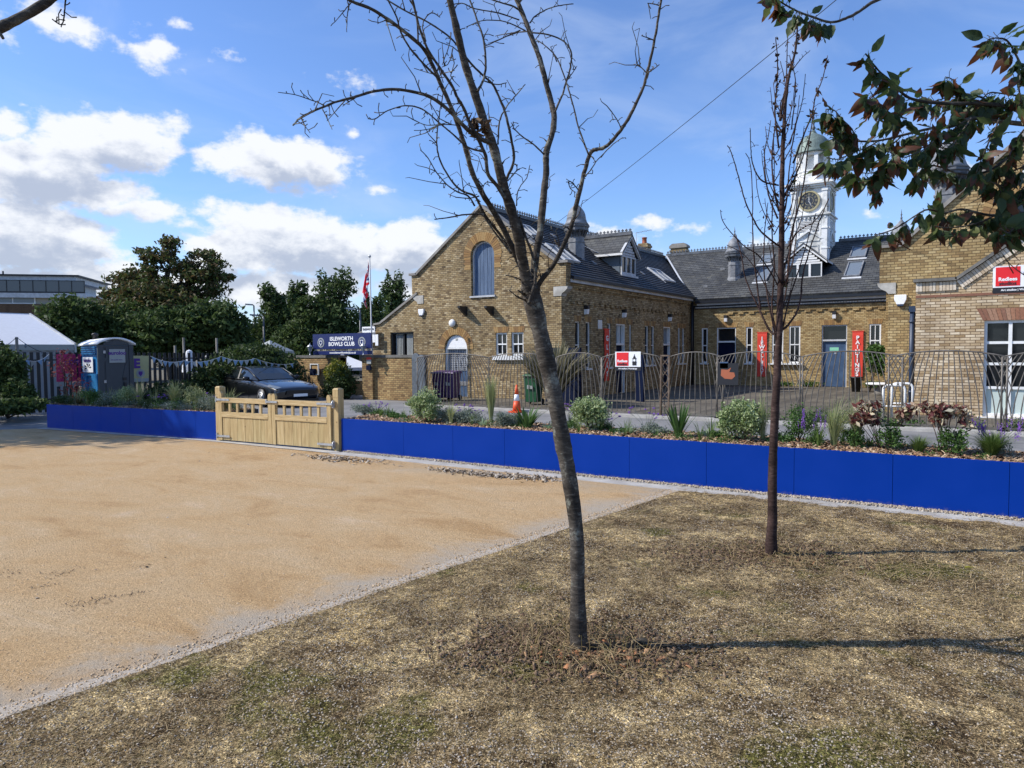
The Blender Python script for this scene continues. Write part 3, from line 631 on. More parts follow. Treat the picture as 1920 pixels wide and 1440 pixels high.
def courses(name,mat,p0,p1,p2,p3,n,lift=.028):
    p0,p1,p2,p3=map(Vector,(p0,p1,p2,p3)); nn=(p1-p0).cross(p3-p0).normalized(); nn=nn if nn.z>0 else -nn; b=MB()
    for i in range(n):
        t0,t1=i/n,(i+1)/n; a=p0.lerp(p1,t0);c=p3.lerp(p2,t0);d=p3.lerp(p2,t1);e=p0.lerp(p1,t1); up_=nn*lift; bs=nn*.004
        b.m=0; b.add([a+bs,c+bs,d+up_,e+up_],[(0,1,2,3)]); b.m=1; b.add([e+up_,d+up_,d+bs-nn*.01,e+bs-nn*.01],[(0,1,2,3)])
    return b.build(name,[mat,'slate_lip_shade'],bld,recalc=False)  # lip faces near-black: shade line below each course put into the colour
courses('slate_courses','slate_west',(RW,B0+.3,RZ),(EW,B0+.3,EZ),(EW,B1+8.4,EZ),(RW,B1+8.4,RZ),24)
courses('slate_courses','slate_back',(-14.2,RB,RBZ),(-11.2,EB,EBZ),(-2.3,EB,EBZ),(3.5,RB,RBZ),26,.016)
# valley flashing
vb=Vector((-11.25,B1-.18,3.93)); vt_=Vector((-14.2,RB-.05,RBZ-.03)); 
b=MB(); dv=(vt_-vb).normalized(); sd_=Vector((.75,.55,0)).normalized()*.05
b.add([vb-sd_+Vector((0,0,.09)),vb+sd_+Vector((0,0,.07)),vt_+sd_+Vector((0,0,.05)),vt_-sd_+Vector((0,0,.07))],[(0,1,2,3)]); b.build('valley_flashing','white_paint',bld)
# ridge cresting
def crest(name,p,q,parent,h=.17,step=.16,ridge='coping_dark',r0=.07):
    p=Vector(p);q=Vector(q); d=(q-p); L=d.length; d.normalize(); b=MB()
    b.bar(p,q,.16,.10); b.bar(p+Vector((0,0,.065)),q+Vector((0,0,.065)),.06,.03)
    n=int(L/step)
    for i in range(n):
        c=p+d*(i+.5)*step+Vector((0,0,.05))
        b.bar(c,c+Vector((0,0,h)),.035,.035,up=d); b.bar(c+Vector((0,0,h*.62))-d*.055,c+Vector((0,0,h*.62))+d*.055,.03,.045)
        b.bar(c+Vector((0,0,.03))-d*step*.5,c+Vector((0,0,.03))+d*step*.5,.03,.03)
    return b.build(name,'lead_dark',parent)
crest('ridge_cresting',(RW,B0+.4,RZ+.03),(RW,RB+.2,RZ+.03),bld)
crest('ridge_cresting',(-14.2,RB,RBZ+.03),(-7.9,RB,RBZ+.03),bld); crest('ridge_cresting',(-5.8,RB,RBZ+.03),(2.5,RB,RBZ+.03),bld)
# rooflights
def rooflight(a0,a1,y0,y1,west):
    b=MB(); g=MB(); f=MB()
    pt=(lambda a,y,h:(a+h*.6,y,WZ(a)+h*.8)) if west else (lambda a,y,h:(a,y-h*.5,BZ(y)+h*.86))
    t=.05
    def bx(bb,x0,x1,v0,v1,h0,h1):
        bb.add([pt(x,y,h) for h in (h0,h1) for y in (v0,v1) for x in (x0,x1)],[(0,2,3,1),(4,5,7,6),(0,1,5,4),(2,6,7,3),(0,4,6,2),(1,3,7,5)])
    bx(b,a0,a1,y0,y0+t,-.02,.09); bx(b,a0,a1,y1-t,y1,-.02,.09); bx(b,a0,a0+t,y0+t,y1-t,-.02,.09); bx(b,a1-t,a1,y0+t,y1-t,-.02,.09)
    if west: bx(b,a0+t,a1-t,(y0+y1)/2-.03,(y0+y1)/2+.03,-.02,.085)
    o=b.build('rooflight','lead' if not west else 'grey_white',bld); bx(g,a0+t,a1-t,y0+t,y1-t,.0,.05); g.build('pane','glass_sky',o)
    if west: bx(f,a0-.05,a1+.12,y0-.05,y0-.003,-.02,.03)
    else: bx(f,a0-.06,a1+.06,y0-.13,y0-.003,-.02,.02)
    f.build('flashing','grey_white',o)
for q in ((-5.1,-4.45,34.42,35.45),(-5.05,-4.43,32.75,34.0),(-9.0,-8.45,34.5,35.4),(-8.75,-8.2,32.8,34.0)): rooflight(*q,False)
for q in ((-12.75,-11.95,21.2,22.3),(-13.75,-13.15,21.0,21.8),(-12.75,-11.95,30.1,31.5)): rooflight(*q,True)
b=MB()
for a,y in ((-10.6,34.2),(-10.9,32.6)): b.add([(a+x,y-.05*h,BZ(y+v)+h) for h in (0,.06) for v in (-.08,.08) for x in (-.1,.1)],[(0,2,3,1),(4,5,7,6),(0,1,5,4),(2,6,7,3),(0,4,6,2),(1,3,7,5)])
for a,y in ((-12.2,23.9),(-13.6,23.3),(-12.2,28.4),(-13.6,29.3)): b.add([(a+x,y+v,WZ(a+x)+h) for h in (0,.05) for v in (-.1,.1) for x in (-.08,.08)],[(0,2,3,1),(4,5,7,6),(0,1,5,4),(2,6,7,3),(0,4,6,2),(1,3,7,5)])
b.build('roof_vent_tiles','lead',bld)
# dormers
def dormer(west):
    if west: fr=FA(-11.80); c=26.05; hw=.66; z0=4.56; ze=5.26; za=5.98; back=-1.95; dm='slate_back'
    else: fr=FB(33.0); c=-6.68; hw=.74; z0=4.64; ze=5.30; za=6.02; back=-3.1; dm='slate_back'
    b=MB(); b.box((c-hw,-.02,z0-.02),(c+hw,.03,z0+.07),fr); b.box((c-hw-.12,-.02,z0-.10),(c+hw+.12,.09,z0-.022),fr)
    n=3
    for i in range(n+1): u=c-hw+2*hw*i/n; k=.045; b.box((max(u-k,c-hw),-.02,z0+.07),(min(u+k,c+hw),.03,ze-.05),fr)
    b.box((c-hw,-.02,ze-.05),(c+hw,.03,ze+.02),fr)
    th=.10
    b.prism(fr,[(c-hw-.22,ze-.06),(c,za),(c,za+.14),(c-hw-.22,ze+.10)],.06,.16); b.prism(fr,[(c+hw+.22,ze-.06),(c,za),(c,za+.14),(c+hw+.22,ze+.10)],.06,.1601)
    for i in range(6):
        z=ze+.04+i*.105; k=hw*(1-(z-ze+.05)/(za-ze)); 
        if k>.05: b.box((c-k,-.02,z),(c+k,.02+.02*(i%2),z+.085),fr)
    d=b.build('dormer','white_paint' if not west else 'grey_white',bld)
    g=MB(); g.box((c-hw+.02,-.06,z0+.05),(c+hw-.02,-.02,ze-.03),fr); g.build('pane','glass',d)
    k=MB(); k.prism(fr,[(c-hw,z0-.1),(c+hw,z0-.1),(c+hw,ze),(c,za-.02),(c-hw,ze)],back+.6,-.061); k.build('cheeks','glass_sky' if west else 'glass',d)
    r=MB()
    for sg in (-1,1):
        e=c+sg*(hw+.24); r.add([fr(c,.18,za+.16),fr(e,.18,ze+.06),fr(e,back,ze+.06),fr(c,back,za+.16),fr(c,.18,za+.10),fr(e,.18,ze),fr(e,back,ze),fr(c,back,za+.10)],[(0,1,2,3),(7,6,5,4),(0,4,5,1),(1,5,6,2),(2,6,7,3),(3,7,4,0)])
    r.build('dormer_roof',dm,d)
    w=MB()
    for sg in ((-1,1) if not west else (-1,)):
        e=c+sg*(hw+.26); w.add([fr(e,.17,ze-.03),fr(e,.17,ze+.05),fr(e,back+.9,ze+.05),fr(e,back+.9,ze-.03)],[(0,1,2,3)])
    w.build('dormer_gutter','white_paint',d)
    if west: crest('dormer_cresting',fr(c,.16,za+.18),fr(c,-2.0,za+.18),d,.15)
dormer(True); dormer(False)
b=MB(); b.add([(-13.5,25.05,WZ(-13.5)+.03),(-12.55,25.3,5.33),(-12.55,25.22,5.33),(-13.5,24.97,WZ(-13.5)+.03)],[(0,1,2,3)]); b.build('dormer_flashing','white_paint',bld)
# cupola ventilators
def cupola(c,zb,s=1.0,mat='lead'):
    b=MB(); o8=PI/8; L=lambda l:[(r*s,z*s) for r,z in l]
    b.lathe((c[0],c[1],zb),L([(.38,-.45),(.36,-.12),(.30,0),(.30,.55),(.32,.56),(.32,.60),(.29,.61),(.29,.98)]),8,o8,False)
    cu_=b.build('cupola',mat,bld)
    b=MB()
    for k in range(16):
        a=2*PI*k/16; b.bar((c[0]+.29*s*math.cos(a),c[1]+.29*s*math.sin(a),zb+.78*s),(c[0]+.42*s*math.cos(a),c[1]+.42*s*math.sin(a),zb+1.0*s),.05*s,.06*s)
    b.lathe((c[0],c[1],zb),L([(.40,.94),(.45,.99),(.45,1.09),(.49,1.12),(.49,1.17),(.45,1.19)]),8,o8,False); b.build('collar','lead_dark',cu_)
    b=MB(); b.lathe((c[0],c[1],zb),L([(.48,1.19),(.40,1.30),(.35,1.44),(.36,1.45),(.35,1.48),(.335,1.58),(.29,1.70),(.22,1.80),(.12,1.90),(.06,1.98),(.045,2.02)]),16,o8,True); b.build('dome','lead',cu_)
    b=MB(); b.lathe((c[0],c[1],zb),L([(.045,2.0),(.03,2.05),(.055,2.09),(.03,2.12),(.02,2.2),(.045,2.23),(.02,2.26),(.012,2.36),(.004,2.46)]),8); b.build('finial','lead_dark',cu_)
cupola((-12.62,23.3),4.98); cupola((-9.78,33.35),4.92,.95); cupola((-3.0,33.35),4.92,.95)
cupola((-.95,22.6),5.05,1.08)
# chimneys
def chimney(x,y,z0,z1,wx,wy,pot,capmat):
    b=MB(); b.box((x-wx,y-wy,z0),(x+wx,y+wy,z1)); b.box((x-wx-.05,y-wy-.05,z1-.22),(x+wx+.05,y+wy+.05,z1-.10)); o=b.build('chimney','stock_brick',bld)
    if pot: b=MB(); b.lathe((x,y,z1),[(.17,0),(.13,.05),(.12,.28),(.15,.30),(.15,.34),(.10,.34)],12); b.build('chimney_pot','terracotta',o)
    else: b=MB(); b.prism(FB(y-wy-.06),[(x-wx-.07,z1),(x+wx+.07,z1),(x+wx+.06,z1+.12),(x+wx-.1,z1+.24),(x-wx+.1,z1+.24),(x-wx-.06,z1+.12)],-2*wy-.12,0); b.build('chimney_cap','coping',o)
chimney(-15.75,36.9,5.8,7.42,.27,.27,True,None); chimney(-13.75,36.9,6.0,7.0,.42,.2,False,None)
b=MB(); b.bar((-16.1,36.6,6.5),(-16.1,36.6,8.05),.025); b.bar((-16.15,36.6,8.0),(-15.3,36.8,8.12),.02)
for i in range(6): b.bar((-16.0+i*.13,36.48+i*.03,8.02+i*.018),(-16.0+i*.13,36.78+i*.03,8.02+i*.018),.012)
tag(b.build('tv_aerial','galv'),'thin metal TV aerial beside the terracotta chimney pot','aerial')
# ---- clock tower
TC=(-6.77,35.20); TW=.83
b=MB()
def sq(z0,z1,w,mb=None): (mb or b).box((TC[0]-w,TC[1]-w,z0),(TC[0]+w,TC[1]+w,z1))
sq(4.9,7.50,TW-.05); sq(7.66,8.78,TW-.06)
fT=FB(TC[1]-TW+.05); fTs=FA(TC[0]+TW-.05)
for fr,c in ((fT,TC[0]),(fTs,TC[1])):
    for sg in (-1,1):
        u=c+sg*(TW-.17); b.box((u-.12,-.01,5.0),(u+.12,.07,7.49),fr); b.box((u-.14,-.01,6.05),(u+.14,.09,6.12),fr); b.box((u-.14,-.01,6.95),(u+.14,.10,7.02),fr)
        b.box((u-.10,-.02,7.67),(u+.10,.06,8.77),fr); b.box((u-.13,-.02,8.62),(u+.13,.09,8.72),fr)
    # lower moulded panel and pediment hood, louvred opening
    b.box((c-.45,-.01,6.42),(c+.45,.03,6.47),fr); b.box((c-.5,-.01,7.34),(c+.5,.05,7.40),fr)
    for sg in (-1,1): b.box((c+sg*.47-.03,-.01,6.5),(c+sg*.47+.03,.04,7.34),fr); b.box((c+sg*.40-.02,-.01,5.2),(c+sg*.40+.02,.03,6.2),fr)
    b.box((c-.42,-.01,6.2),(c+.42,.03,6.25),fr)
    b.prism(fr,[(c-.62,6.52),(c-.5,6.52),(c,6.86),(c+.5,6.52),(c+.62,6.52),(c,6.96)],-.01,.09)
tw=b.build('clock_tower','tower_paint',bld)
b=MB()
for z0,z1,w in ((8.78,8.86,TW+.03),(8.86,8.94,TW+.12),(8.94,9.02,TW+.20),(9.02,9.06,TW+.08)): sq(z0,z1,w)
for fr,c in ((fT,TC[0]),(fTs,TC[1])):
    pass
b.build('cornice','tower_paint',tw); b=MB()
for z0,z1,w in ((7.50,7.56,TW+.02),(7.56,7.62,TW+.10),(7.62,7.66,TW+.02)): sq(z0,z1,w)
for fr,c in ((fT,TC[0]),(fTs,TC[1])):
    for i in range(9): u=c-.68+i*.17; b.box((u-.035,0,7.42),(u+.035,.10,7.499),fr)
b.build('string_cornice','tower_paint',tw)
b=MB()
for fr,c in ((fT,TC[0]),(fTs,TC[1])):
    for i in range(7): z=6.90+i*.065; b.prism(fr,[(c-.42,z),(c+.42,z),(c+.42,z+.03),(c-.42,z+.03)],.0,.045)
b.build('louvres','white_paint',tw)
b=MB()
for fr,c in ((fT,TC[0]),(fTs,TC[1])): b.box((c-.43,-.01,6.88),(c+.43,.006,7.34),fr)
b.build('louvre_opening','sign_black',tw)
# clock faces
for fr,c,name in ((fT,TC[0],'clock_face'),(fTs,TC[1],'clock_face')):
    cz=8.23; b=MB(); b.m=0
    b.prism(fr,circ(c,cz,.40,0,2*PI,32)[:-1],-.01,.03)
    b.m=1
    def ringb(r0,r1,w0,w1):
        A=circ(c,cz,r0,0,2*PI,32); B_=circ(c,cz,r1,0,2*PI,32)
        for i in range(32): b.prism(fr,[A[i],A[i+1],B_[i+1],B_[i]],w0,w1)
    ringb(.385,.46,-.01,.06); ringb(.175,.188,.03,.034)
    for k in range(12):
        a=k*PI/6; t=.03 if k%3 else .04
        for q in ((-.02,.02) if k%3 else (-.035,0,.035)):
            n_=(math.cos(a),math.sin(a)); tt=(-n_[1],n_[0])
            b.prism(fr,[(c+n_[0]*r+tt[0]*(q+e),cz+n_[1]*r+tt[1]*(q+e)) for r,e in ((.25,-.007),(.35,-.007),(.35,.007),(.25,.007))],.03,.036)
    b.m=2
    for ang,L_,w_ in ((PI/2+.02,.24,.022),(PI/2-2.75,.31,.016)):
        n_=(math.cos(ang),math.sin(ang)); tt=(-n_[1],n_[0])
        b.prism(fr,[(c-n_[0]*.05-tt[0]*w_,cz-n_[1]*.05-tt[1]*w_),(c-n_[0]*.05+tt[0]*w_,cz-n_[1]*.05+tt[1]*w_),(c+n_[0]*L_,cz+n_[1]*L_)],.037,.045)
    b.build(name,['clock_dark','gold','sign_white'],tw)
# lantern and dome
b=MB(); sq(9.06,9.14,.80); b.lathe((TC[0],TC[1],0),[(.80,9.14),(.78,9.34),(.74,9.36),(.72,9.56),(.76,9.60),(.76,9.66)],8,PI/8,False)
for k in range(8):
    a=PI/8+k*PI/4; b.bar((TC[0]+.64*math.cos(a),TC[1]+.64*math.sin(a),9.6),(TC[0]+.64*math.cos(a),TC[1]+.64*math.sin(a),10.36),.17)
b.lathe((TC[0],TC[1],0),[(.70,10.34),(.72,10.42),(.78,10.47)],8,PI/8,False); b.lathe((TC[0],TC[1],0),[(.46,9.6),(.46,10.36)],8,PI/8,False)
b.build('belfry','tower_paint',tw)
b=MB(); b.lathe((TC[0],TC[1],0),[(.80,10.44),(.82,10.50),(.76,10.56),(.74,10.70),(.69,10.88),(.60,11.06),(.46,11.21),(.30,11.31),(.17,11.38),(.10,11.48),(.08,11.54)],24); b.build('dome','copper_dome',tw)
b=MB(); b.lathe((TC[0],TC[1],0),[(.08,11.5),(.05,11.60),(.10,11.66),(.05,11.72),(.035,11.85),(.08,11.90),(.035,11.95),(.02,12.1),(.05,12.14),(.015,12.18),(.008,12.45)],10)
b.bar((TC[0]-.22,TC[1],12.2),(TC[0]+.22,TC[1],12.2),.018); b.build('finial','lead_dark',tw)
# ---- east gable
fE=FB(B0); el,ear=-2.22,3.6; ez=4.06; eap=(.68,6.36)
out=[(el+.18,-.1),(ear,-.1),(ear,ez),(3.3,ez),eap,(-1.78,ez),(el-.03,ez),(el-.02,3.2),(el+.18,2.92)]
ehole=arch_hole(.12,1.18,3.9,4.55)
b=MB(); b.wall(fE,out,[ehole],.3); b.build('east_gable_wall','stock_brick_back',bld)
b=MB(); cope([(el-.10,ez),(-1.78,ez)],fE,-.36,.07,.07); cope([(-1.78,ez),eap],fE,-.36,.0701,.085); cope([eap,(3.3,ez)],fE,-.36,.0702,.085); b.build('coping','coping',bld)
b=MB(); b.prism(fE,[(el+.34,2.93),(el+.18,2.93),(el+.12,3.0),(el+.02,3.05),(el-.05,3.12),(el-.07,3.20),(el+.34,3.20)],-.31,.02); b.build('kneeler_stone','stone',bld)
voussoirs(bld,fE,.65,4.55,.545,.82,26)
b=MB(); A=circ(.65,4.55,.53,0,PI,14); B_=circ(.65,4.55,.47,0,PI,14)
for i in range(14): b.prism(fE,[A[i],A[i+1],B_[i+1],B_[i]],-.16,-.08)
b.box((.12,-.16,3.9),(.18,-.08,4.55),fE); b.box((1.12,-.16,3.9),(1.18,-.08,4.55),fE); o=b.build('window_frame','navy_paint',bld)
b=MB(); b.prism(fE,[(.18,3.9),(1.12,3.9)]+B_,-.17,-.14); b.build('pane','glass',o)
b=MB(); b.add([(el+.1,B0+.3,0),(el+.1,B1,0),(el+.1,B1,3.6),(el+.1,B0+.3,3.6),(el+.3,B0+.3,0),(el+.3,B1,0),(el+.3,B1,3.6),(el+.3,B0+.3,3.6)],[(0,1,2,3),(7,6,5,4),(0,4,5,1),(1,5,6,2),(2,6,7,3),(3,7,4,0)]); b.build('east_side_wall','stock_brick_back',bld)
b=MB(); slab(b,[(.68,B0+.3,6.3),(el-.05,B0+.3,3.75),(el-.05,B1+4,3.75),(.68,B1+4,6.3)]); slab(b,[(.68,B0+.3,6.3),(3.7,B0+.3,3.75),(3.7,B1+4,3.75),(.68,B1+4,6.3)]); b.build('east_roof','slate_back',bld)
# ---- lean-to left of the west gable
fL=FB(B0+.02)
b=MB(); b.wall(fL,[(-20.1,-.1),(gl+.01,-.1),(gl+.01,3.70),(-19.2,2.66),(-19.45,2.66),(-19.45,2.4),(-20.1,2.3)],[rect(-18.72,-17.56,1.47,2.33)],.3); b.build('lean_to_wall','stock_brick',bld)
b=MB(); cope([(-19.55,2.62),(-19.2,2.66)],fL,-.36,.06,.07); cope([(-19.2,2.66),(gl+.0,3.70)],fL,-.36,.0601,.08); cope([(-20.8,2.15),(-19.5,2.58)],fL,-3,.06,.06); b.build('lean_to_coping','coping',bld)
b=MB(); slab(b,[(gl,B0+.3,3.62),(-19.3,B0+.3,2.58),(-19.3,B1,2.58),(gl,B1,3.62)]); b.build('lean_to_roof','slate_back',bld)
b=MB(); b.box((-18.72,-.2,1.47),(-18.64,-.06,2.33),fL); b.box((-17.64,-.2,1.47),(-17.56,-.06,2.33),fL); b.box((-18.64,-.2,2.27),(-17.64,-.06,2.33),fL)
b.box((-18.16,-.16,1.47),(-18.10,-.1,2.27),fL); o=b.build('window','iron_black',bld)
b=MB(); b.box((-18.64,-.19,1.47),(-17.64,-.17,2.27),fL); b.build('pane','glass',o)
b=MB()
for k in range(6): u=-18.56+k*.07; b.box((u,-.165,1.47),(u+.035,-.15,2.25),fL)
for k in range(6): u=-18.02+k*.06; b.box((u,-.165,1.47),(u+.04,-.15,2.25),fL)
b.build('curtain','blind',o)

# ---------------------------------------------------------------- annexe on the right
BA=19.42; fX=FB(BA); al=-1.42
ann=thing('brick_annexe','pale brick front extension with white glazed doors and stepped gable at the right edge','building',(1,BA,0))
wl,wr,wtop=-.05,1.42,2.20
out=[(al,-.1),(4.2,-.1),(4.2,3.14),(3.4,3.14),(1.42,4.62),(-.58,3.14),(al,3.14)]
b=MB(); b.wall(fX,out,[rect(wl,wr,.02,wtop)],.35); b.build('front_wall','annexe_brick',ann)
b=MB()
for p,q in (((al-.05,3.14),(-.6,3.14)),((-.6,3.14),(1.42,4.64)),((1.42,4.64),(3.4,3.14)),((3.4,3.14),(4.2,3.14))): cope([p,q],fX,-.4,.10,.07)
b.build('coping','coping_dark',ann)
b=MB()   # soldier course under the coping
u=al
while u<-.66: b.box((u+.004,-.02,2.92),(u+.062,.035,3.125),fX); u+=.068
sl_=(4.64-3.14)/2.02; L_=math.hypot(2.02,1.5); n=int(L_/.068)
dx,dz=2.02/L_,1.5/L_
for i in range(n):
    s_=i*.068; p=(-.6+dx*s_,3.125+dz*s_); q=(-.6+dx*(s_+.058),3.125+dz*(s_+.058)); nx,nz=dz*.2,-dx*.2
    b.prism(fX,[p,q,(q[0]+nx,q[1]+nz),(p[0]+nx,p[1]+nz)],-.02,.035)
b.build('soldier_course','soldier_brick',ann)
b=MB(); b.box((al,-.02,2.77),(4.2,.012,2.83),fX); b.build('string_course','voussoir_red',ann)
flat_arch(ann,fX,wl-.03,wr+.03,wtop,.27,n=20,mat='voussoir_red',sp=.16)
b=MB(); cols=[wl+i*(wr-wl)/3 for i in range(4)]
b.box((wl,-.14,.02),(wl+.06,-.06,wtop),fX); b.box((wr-.06,-.14,.02),(wr,-.06,wtop),fX); b.box((wl+.06,-.14,wtop-.06),(wr-.06,-.06,wtop),fX); b.box((wl+.06,-.14,.02),(wr-.06,-.06,.10),fX)
for u in cols[1:3]: b.box((u-.035,-.14,.10),(u+.035,-.055,wtop-.06),fX)
for z in (.68,1.22,1.70): b.box((wl+.06,-.13,z-.03),(wr-.06,-.07,z+.03),fX)
o=b.build('glazed_door','white_paint',ann)
b=MB(); b.box((wl+.05,-.125,.71),(wr-.05,-.115,wtop-.05),fX); b.build('pane','glass',o)
b=MB(); b.box((wl+.05,-.125,.09),(wr-.05,-.114,.66),fX); b.build('pane','glass_frost',o)
b=MB(); b.box((wl-.1,-.1,-.06),(wr+.1,.06,.018),fX); b.build('threshold','white_paint',o)
b=MB(); b.box((al-.16,.02,2.46),(al-.02,.16,2.60),fE); b.tube([(al-.09,B0-.08,2.55),(al-.09,B0-.08,0)],.055,10)
for z in (.5,1.4,2.2): b.tube([(al-.09,B0-.08,z),(al-.09,B0-.08,z+.06)],.068,10)
tag(b.build('downpipe','navy_pipe'),'dark blue downpipe with square hopper head between the yellow and the pale brick walls','downpipe')
random.seed(5)
# ---------------------------------------------------------------- ground sheets
def sheet(name,pts,z,mat,kind='structure'):
    b=MB(); b.add([(x,y,z) for x,y in pts],[tuple(range(len(pts)))]); return tag(b.build(name,mat,recalc=False),kind=kind)
sheet('ground',[(-600,-400),(600,-400),(600,900),(-600,900)],-.02,'earth')
LE=lambda y:-3.63+(y-1.31)*(.73/6.59)          # edging line between gravel and turf
PL0,PL1=(-17.0,7.26),(-11.72,7.82)             # left planter front
g0=onz(0,806)
sheet('gravel_yard',[(g0.x-6,-6),(LE(-6),-6),(LE(7.9),7.9),(-8.6,7.9),(-11.7,7.75),(-17.0,7.2),(g0.x,g0.y),(g0.x-6,g0.y-1.5)],.004,'gravel')
sheet('dry_turf',[(LE(-6),-6),(9,-6),(9,7.9),(LE(7.9),7.9)],-.012,'dry_turf')
def TH(x,y):
    h=.0045*np.sin(x*6.1+1.3*np.sin(y*3.7))*np.sin(y*5.3+1.1*np.sin(x*4.9))+.0035*np.sin(x*14.3+2*np.sin(y*7.9+x*3))*np.sin(y*12.7+1.7*np.sin(x*9.1))+.0025*np.sin(x*31+2*np.sin(y*23))*np.sin(y*37+2*np.sin(x*19))+.0016*np.sin(x*71+3*np.sin(y*41))*np.sin(y*83+3*np.sin(x*53))
    e=np.clip((x-(-3.58+(y-1.31)*.1108))/.25,0,1)*np.clip((7.85-y)/.3,0,1); return .006+.010*e+h*e*1.3
gy=np.arange(.3,7.905,.022); gxn=340; gu=np.linspace(0,1,gxn); GY,GU=np.meshgrid(gy,gu,indexing='ij'); LEg=-3.60+(GY-1.31)*.1108+.035*np.sin(GY*6.3+2*np.sin(GY*2.1))+.022*np.sin(GY*17+1)+.012*np.sin(GY*41); GX=LEg+GU*(2.9-LEg)
vv=np.stack([GX,GY,TH(GX,GY)],2).reshape(-1,3); ii=np.arange(len(gy)*gxn).reshape(len(gy),gxn); FF=np.stack([ii[:-1,:-1],ii[:-1,1:],ii[1:,1:],ii[1:,:-1]],2).reshape(-1,4)
tag(npmesh('dry_turf',vv,4,'dry_turf',smooth=True,F=FF),kind='structure')
sheet('road',[(-17.0,7.25),(-11.7,7.8),(-8.5,7.95),(14,7.95),(14,15.62),(-14.2,15.62),(-14.9,17.4),(-20.4,30),(-24,30),(-24,1.5),(g0.x-2,g0.y-1.2),(g0.x,g0.y)],-.004,'asphalt')
sheet('courtyard',[(-14.2,15.78),(14,15.78),(14,B1),(-14.2,B1)],-.002,'setts')
sheet('club_yard',[(-60,17.3),(-15,17.3),(-15,60),(-60,60)],-.010,'earth')
b=MB(); rr=random.Random(2); vs=[]; y=-6.0
while y<7.85: w_=.045*max(.25,.75+.5*math.sin(y*1.9)+.3*math.sin(y*4.7+1)); vs+=[(LE(y)-w_+rr.uniform(-.012,.012),y,.0065),(LE(y)+.06,y,.0065)]; y+=.05
b.add(vs,[(2*i,2*i+1,2*i+3,2*i+2) for i in range(len(vs)//2-1)]); tag(b.build('edging','kerb_gravel',recalc=False),kind='structure')
b=MB(); b.box((-8.5,7.86,-.05),(9,7.99,.016)); b.box((-8.6,7.70,-.05),(9,7.858,.010)); tag(b.build('kerb','concrete'),kind='structure')
b=MB(); b.add([(-17.05,7.05,.012),(-17.05,7.25,.012),(-11.7,7.81,.012),(-8.6,7.93,.012),(-8.6,7.72,.012),(-11.7,7.66,.012)],[(0,1,2,5),(5,2,3,4)]); tag(b.build('gate_threshold','concrete',recalc=False),kind='structure')
b=MB(); b.box((-14.2,15.62,-.05),(14,15.78,.055)); tag(b.build('pavement_kerb','concrete'),kind='structure')

# ---------------------------------------------------------------- blue planters
def planter(name,label,p,q,joins,h,bed=1.0,endl=False):
    p=Vector((*p,0));q=Vector((*q,0)); t=thing(name,label,'planter',p); d=(q-p).normalized(); n=Vector((-d.y,d.x,0))
    L=(q-p).length; cuts=[0]+joins+[L]
    for a,c in zip(cuts[:-1],cuts[1:]):
        b=MB(); P0=p+d*(a+.002); P1=p+d*(c-.002)
        for (A,C,w0,w1,z0,z1) in ((P0,P1,0,.05,.0,h),):
            v=[A+n*w0,C+n*w0,C+n*w1,A+n*w1]; b.add([x+Vector((0,0,z0)) for x in v]+[x+Vector((0,0,z1)) for x in v],[(0,1,2,3),(4,7,6,5),(0,4,5,1),(1,5,6,2),(2,6,7,3),(3,7,4,0)])
        b.build('panel','planter_blue',t)
    b=MB()
    for (a,c,w0,w1) in ((-.0,L,bed-.05,bed),(-.0,.05,.051,bed-.051),(L-.05,L,.051,bed-.051)):
        v=[p+d*a+n*w0,p+d*c+n*w0,p+d*c+n*w1,p+d*a+n*w1]; b.add([x for x in v]+[x+Vector((0,0,h-.01)) for x in v],[(0,1,2,3),(4,7,6,5),(0,4,5,1),(1,5,6,2),(2,6,7,3),(3,7,4,0)])
    b.build('back_panel','iron_black',t)
    b=MB(); k=int(L/.25); vs=[];
    for i in range(k+1):
        for w in (.05,.3,.5,.7,bed-.05): x=p+d*(L*i/k)+n*w; vs.append((x.x,x.y,h-.05+.03*math.sin(w*PI/bed)+random.uniform(-.01,.012)))
    b.add(vs,[(i*5+j,i*5+j+1,(i+1)*5+j+1,(i+1)*5+j) for i in range(k) for j in range(4)],True); b.build('soil','soil',t)
    rng=np.random.default_rng(int(L*10)); N=int(L*1000)
    s=rng.random(N)*L; w=.05+rng.random(N)**1.3*(bed-.12); pos=np.array(p)[None]+np.outer(s,np.array(d))+np.outer(w,np.array(n)); pos[:,2]=h-.03+rng.random(N)*.025+.02*np.sin(w*PI/bed)
    o=chips('bark_mulch',pos,rng,.028,.010,.004,'wood_chip',t); tag(o,kind='stuff')
    return t
def rotmats(rng,N,tilt=.5):
    az=rng.random(N)*2*PI; ti=(rng.random(N)-.5)*2*tilt; ro=(rng.random(N)-.5)*2*tilt
    d=np.stack([np.cos(az)*np.cos(ti),np.sin(az)*np.cos(ti),np.sin(ti)],1)
    s=np.stack([-np.sin(az)*np.cos(ro),np.cos(az)*np.cos(ro),np.sin(ro)],1); n=np.cross(d,s); n/=np.linalg.norm(n,axis=1)[:,None]
    return d,s,n
def chips(name,pos,rng,l,w,t,mat,parent,tilt=.6):
    N=len(pos); d,s,n=rotmats(rng,N,tilt); k=(.5+rng.random((N,1)))
    a=d*l*k; c=s*w*k; e=n*t
    V=np.stack([pos-a-c,pos+a-c*.7,pos+a+c,pos-a*.9+c,pos-a-c+e,pos+a-c*.7+e,pos+a+c+e,pos-a*.9+c+e],1)
    F=np.array([(4,5,6,7),(0,4,7,3),(1,2,6,5),(0,1,5,4),(3,7,6,2)])[None]+np.arange(N)[:,None,None]*8
    return npmesh(name,V,4,mat,parent,F=F.reshape(-1,4))
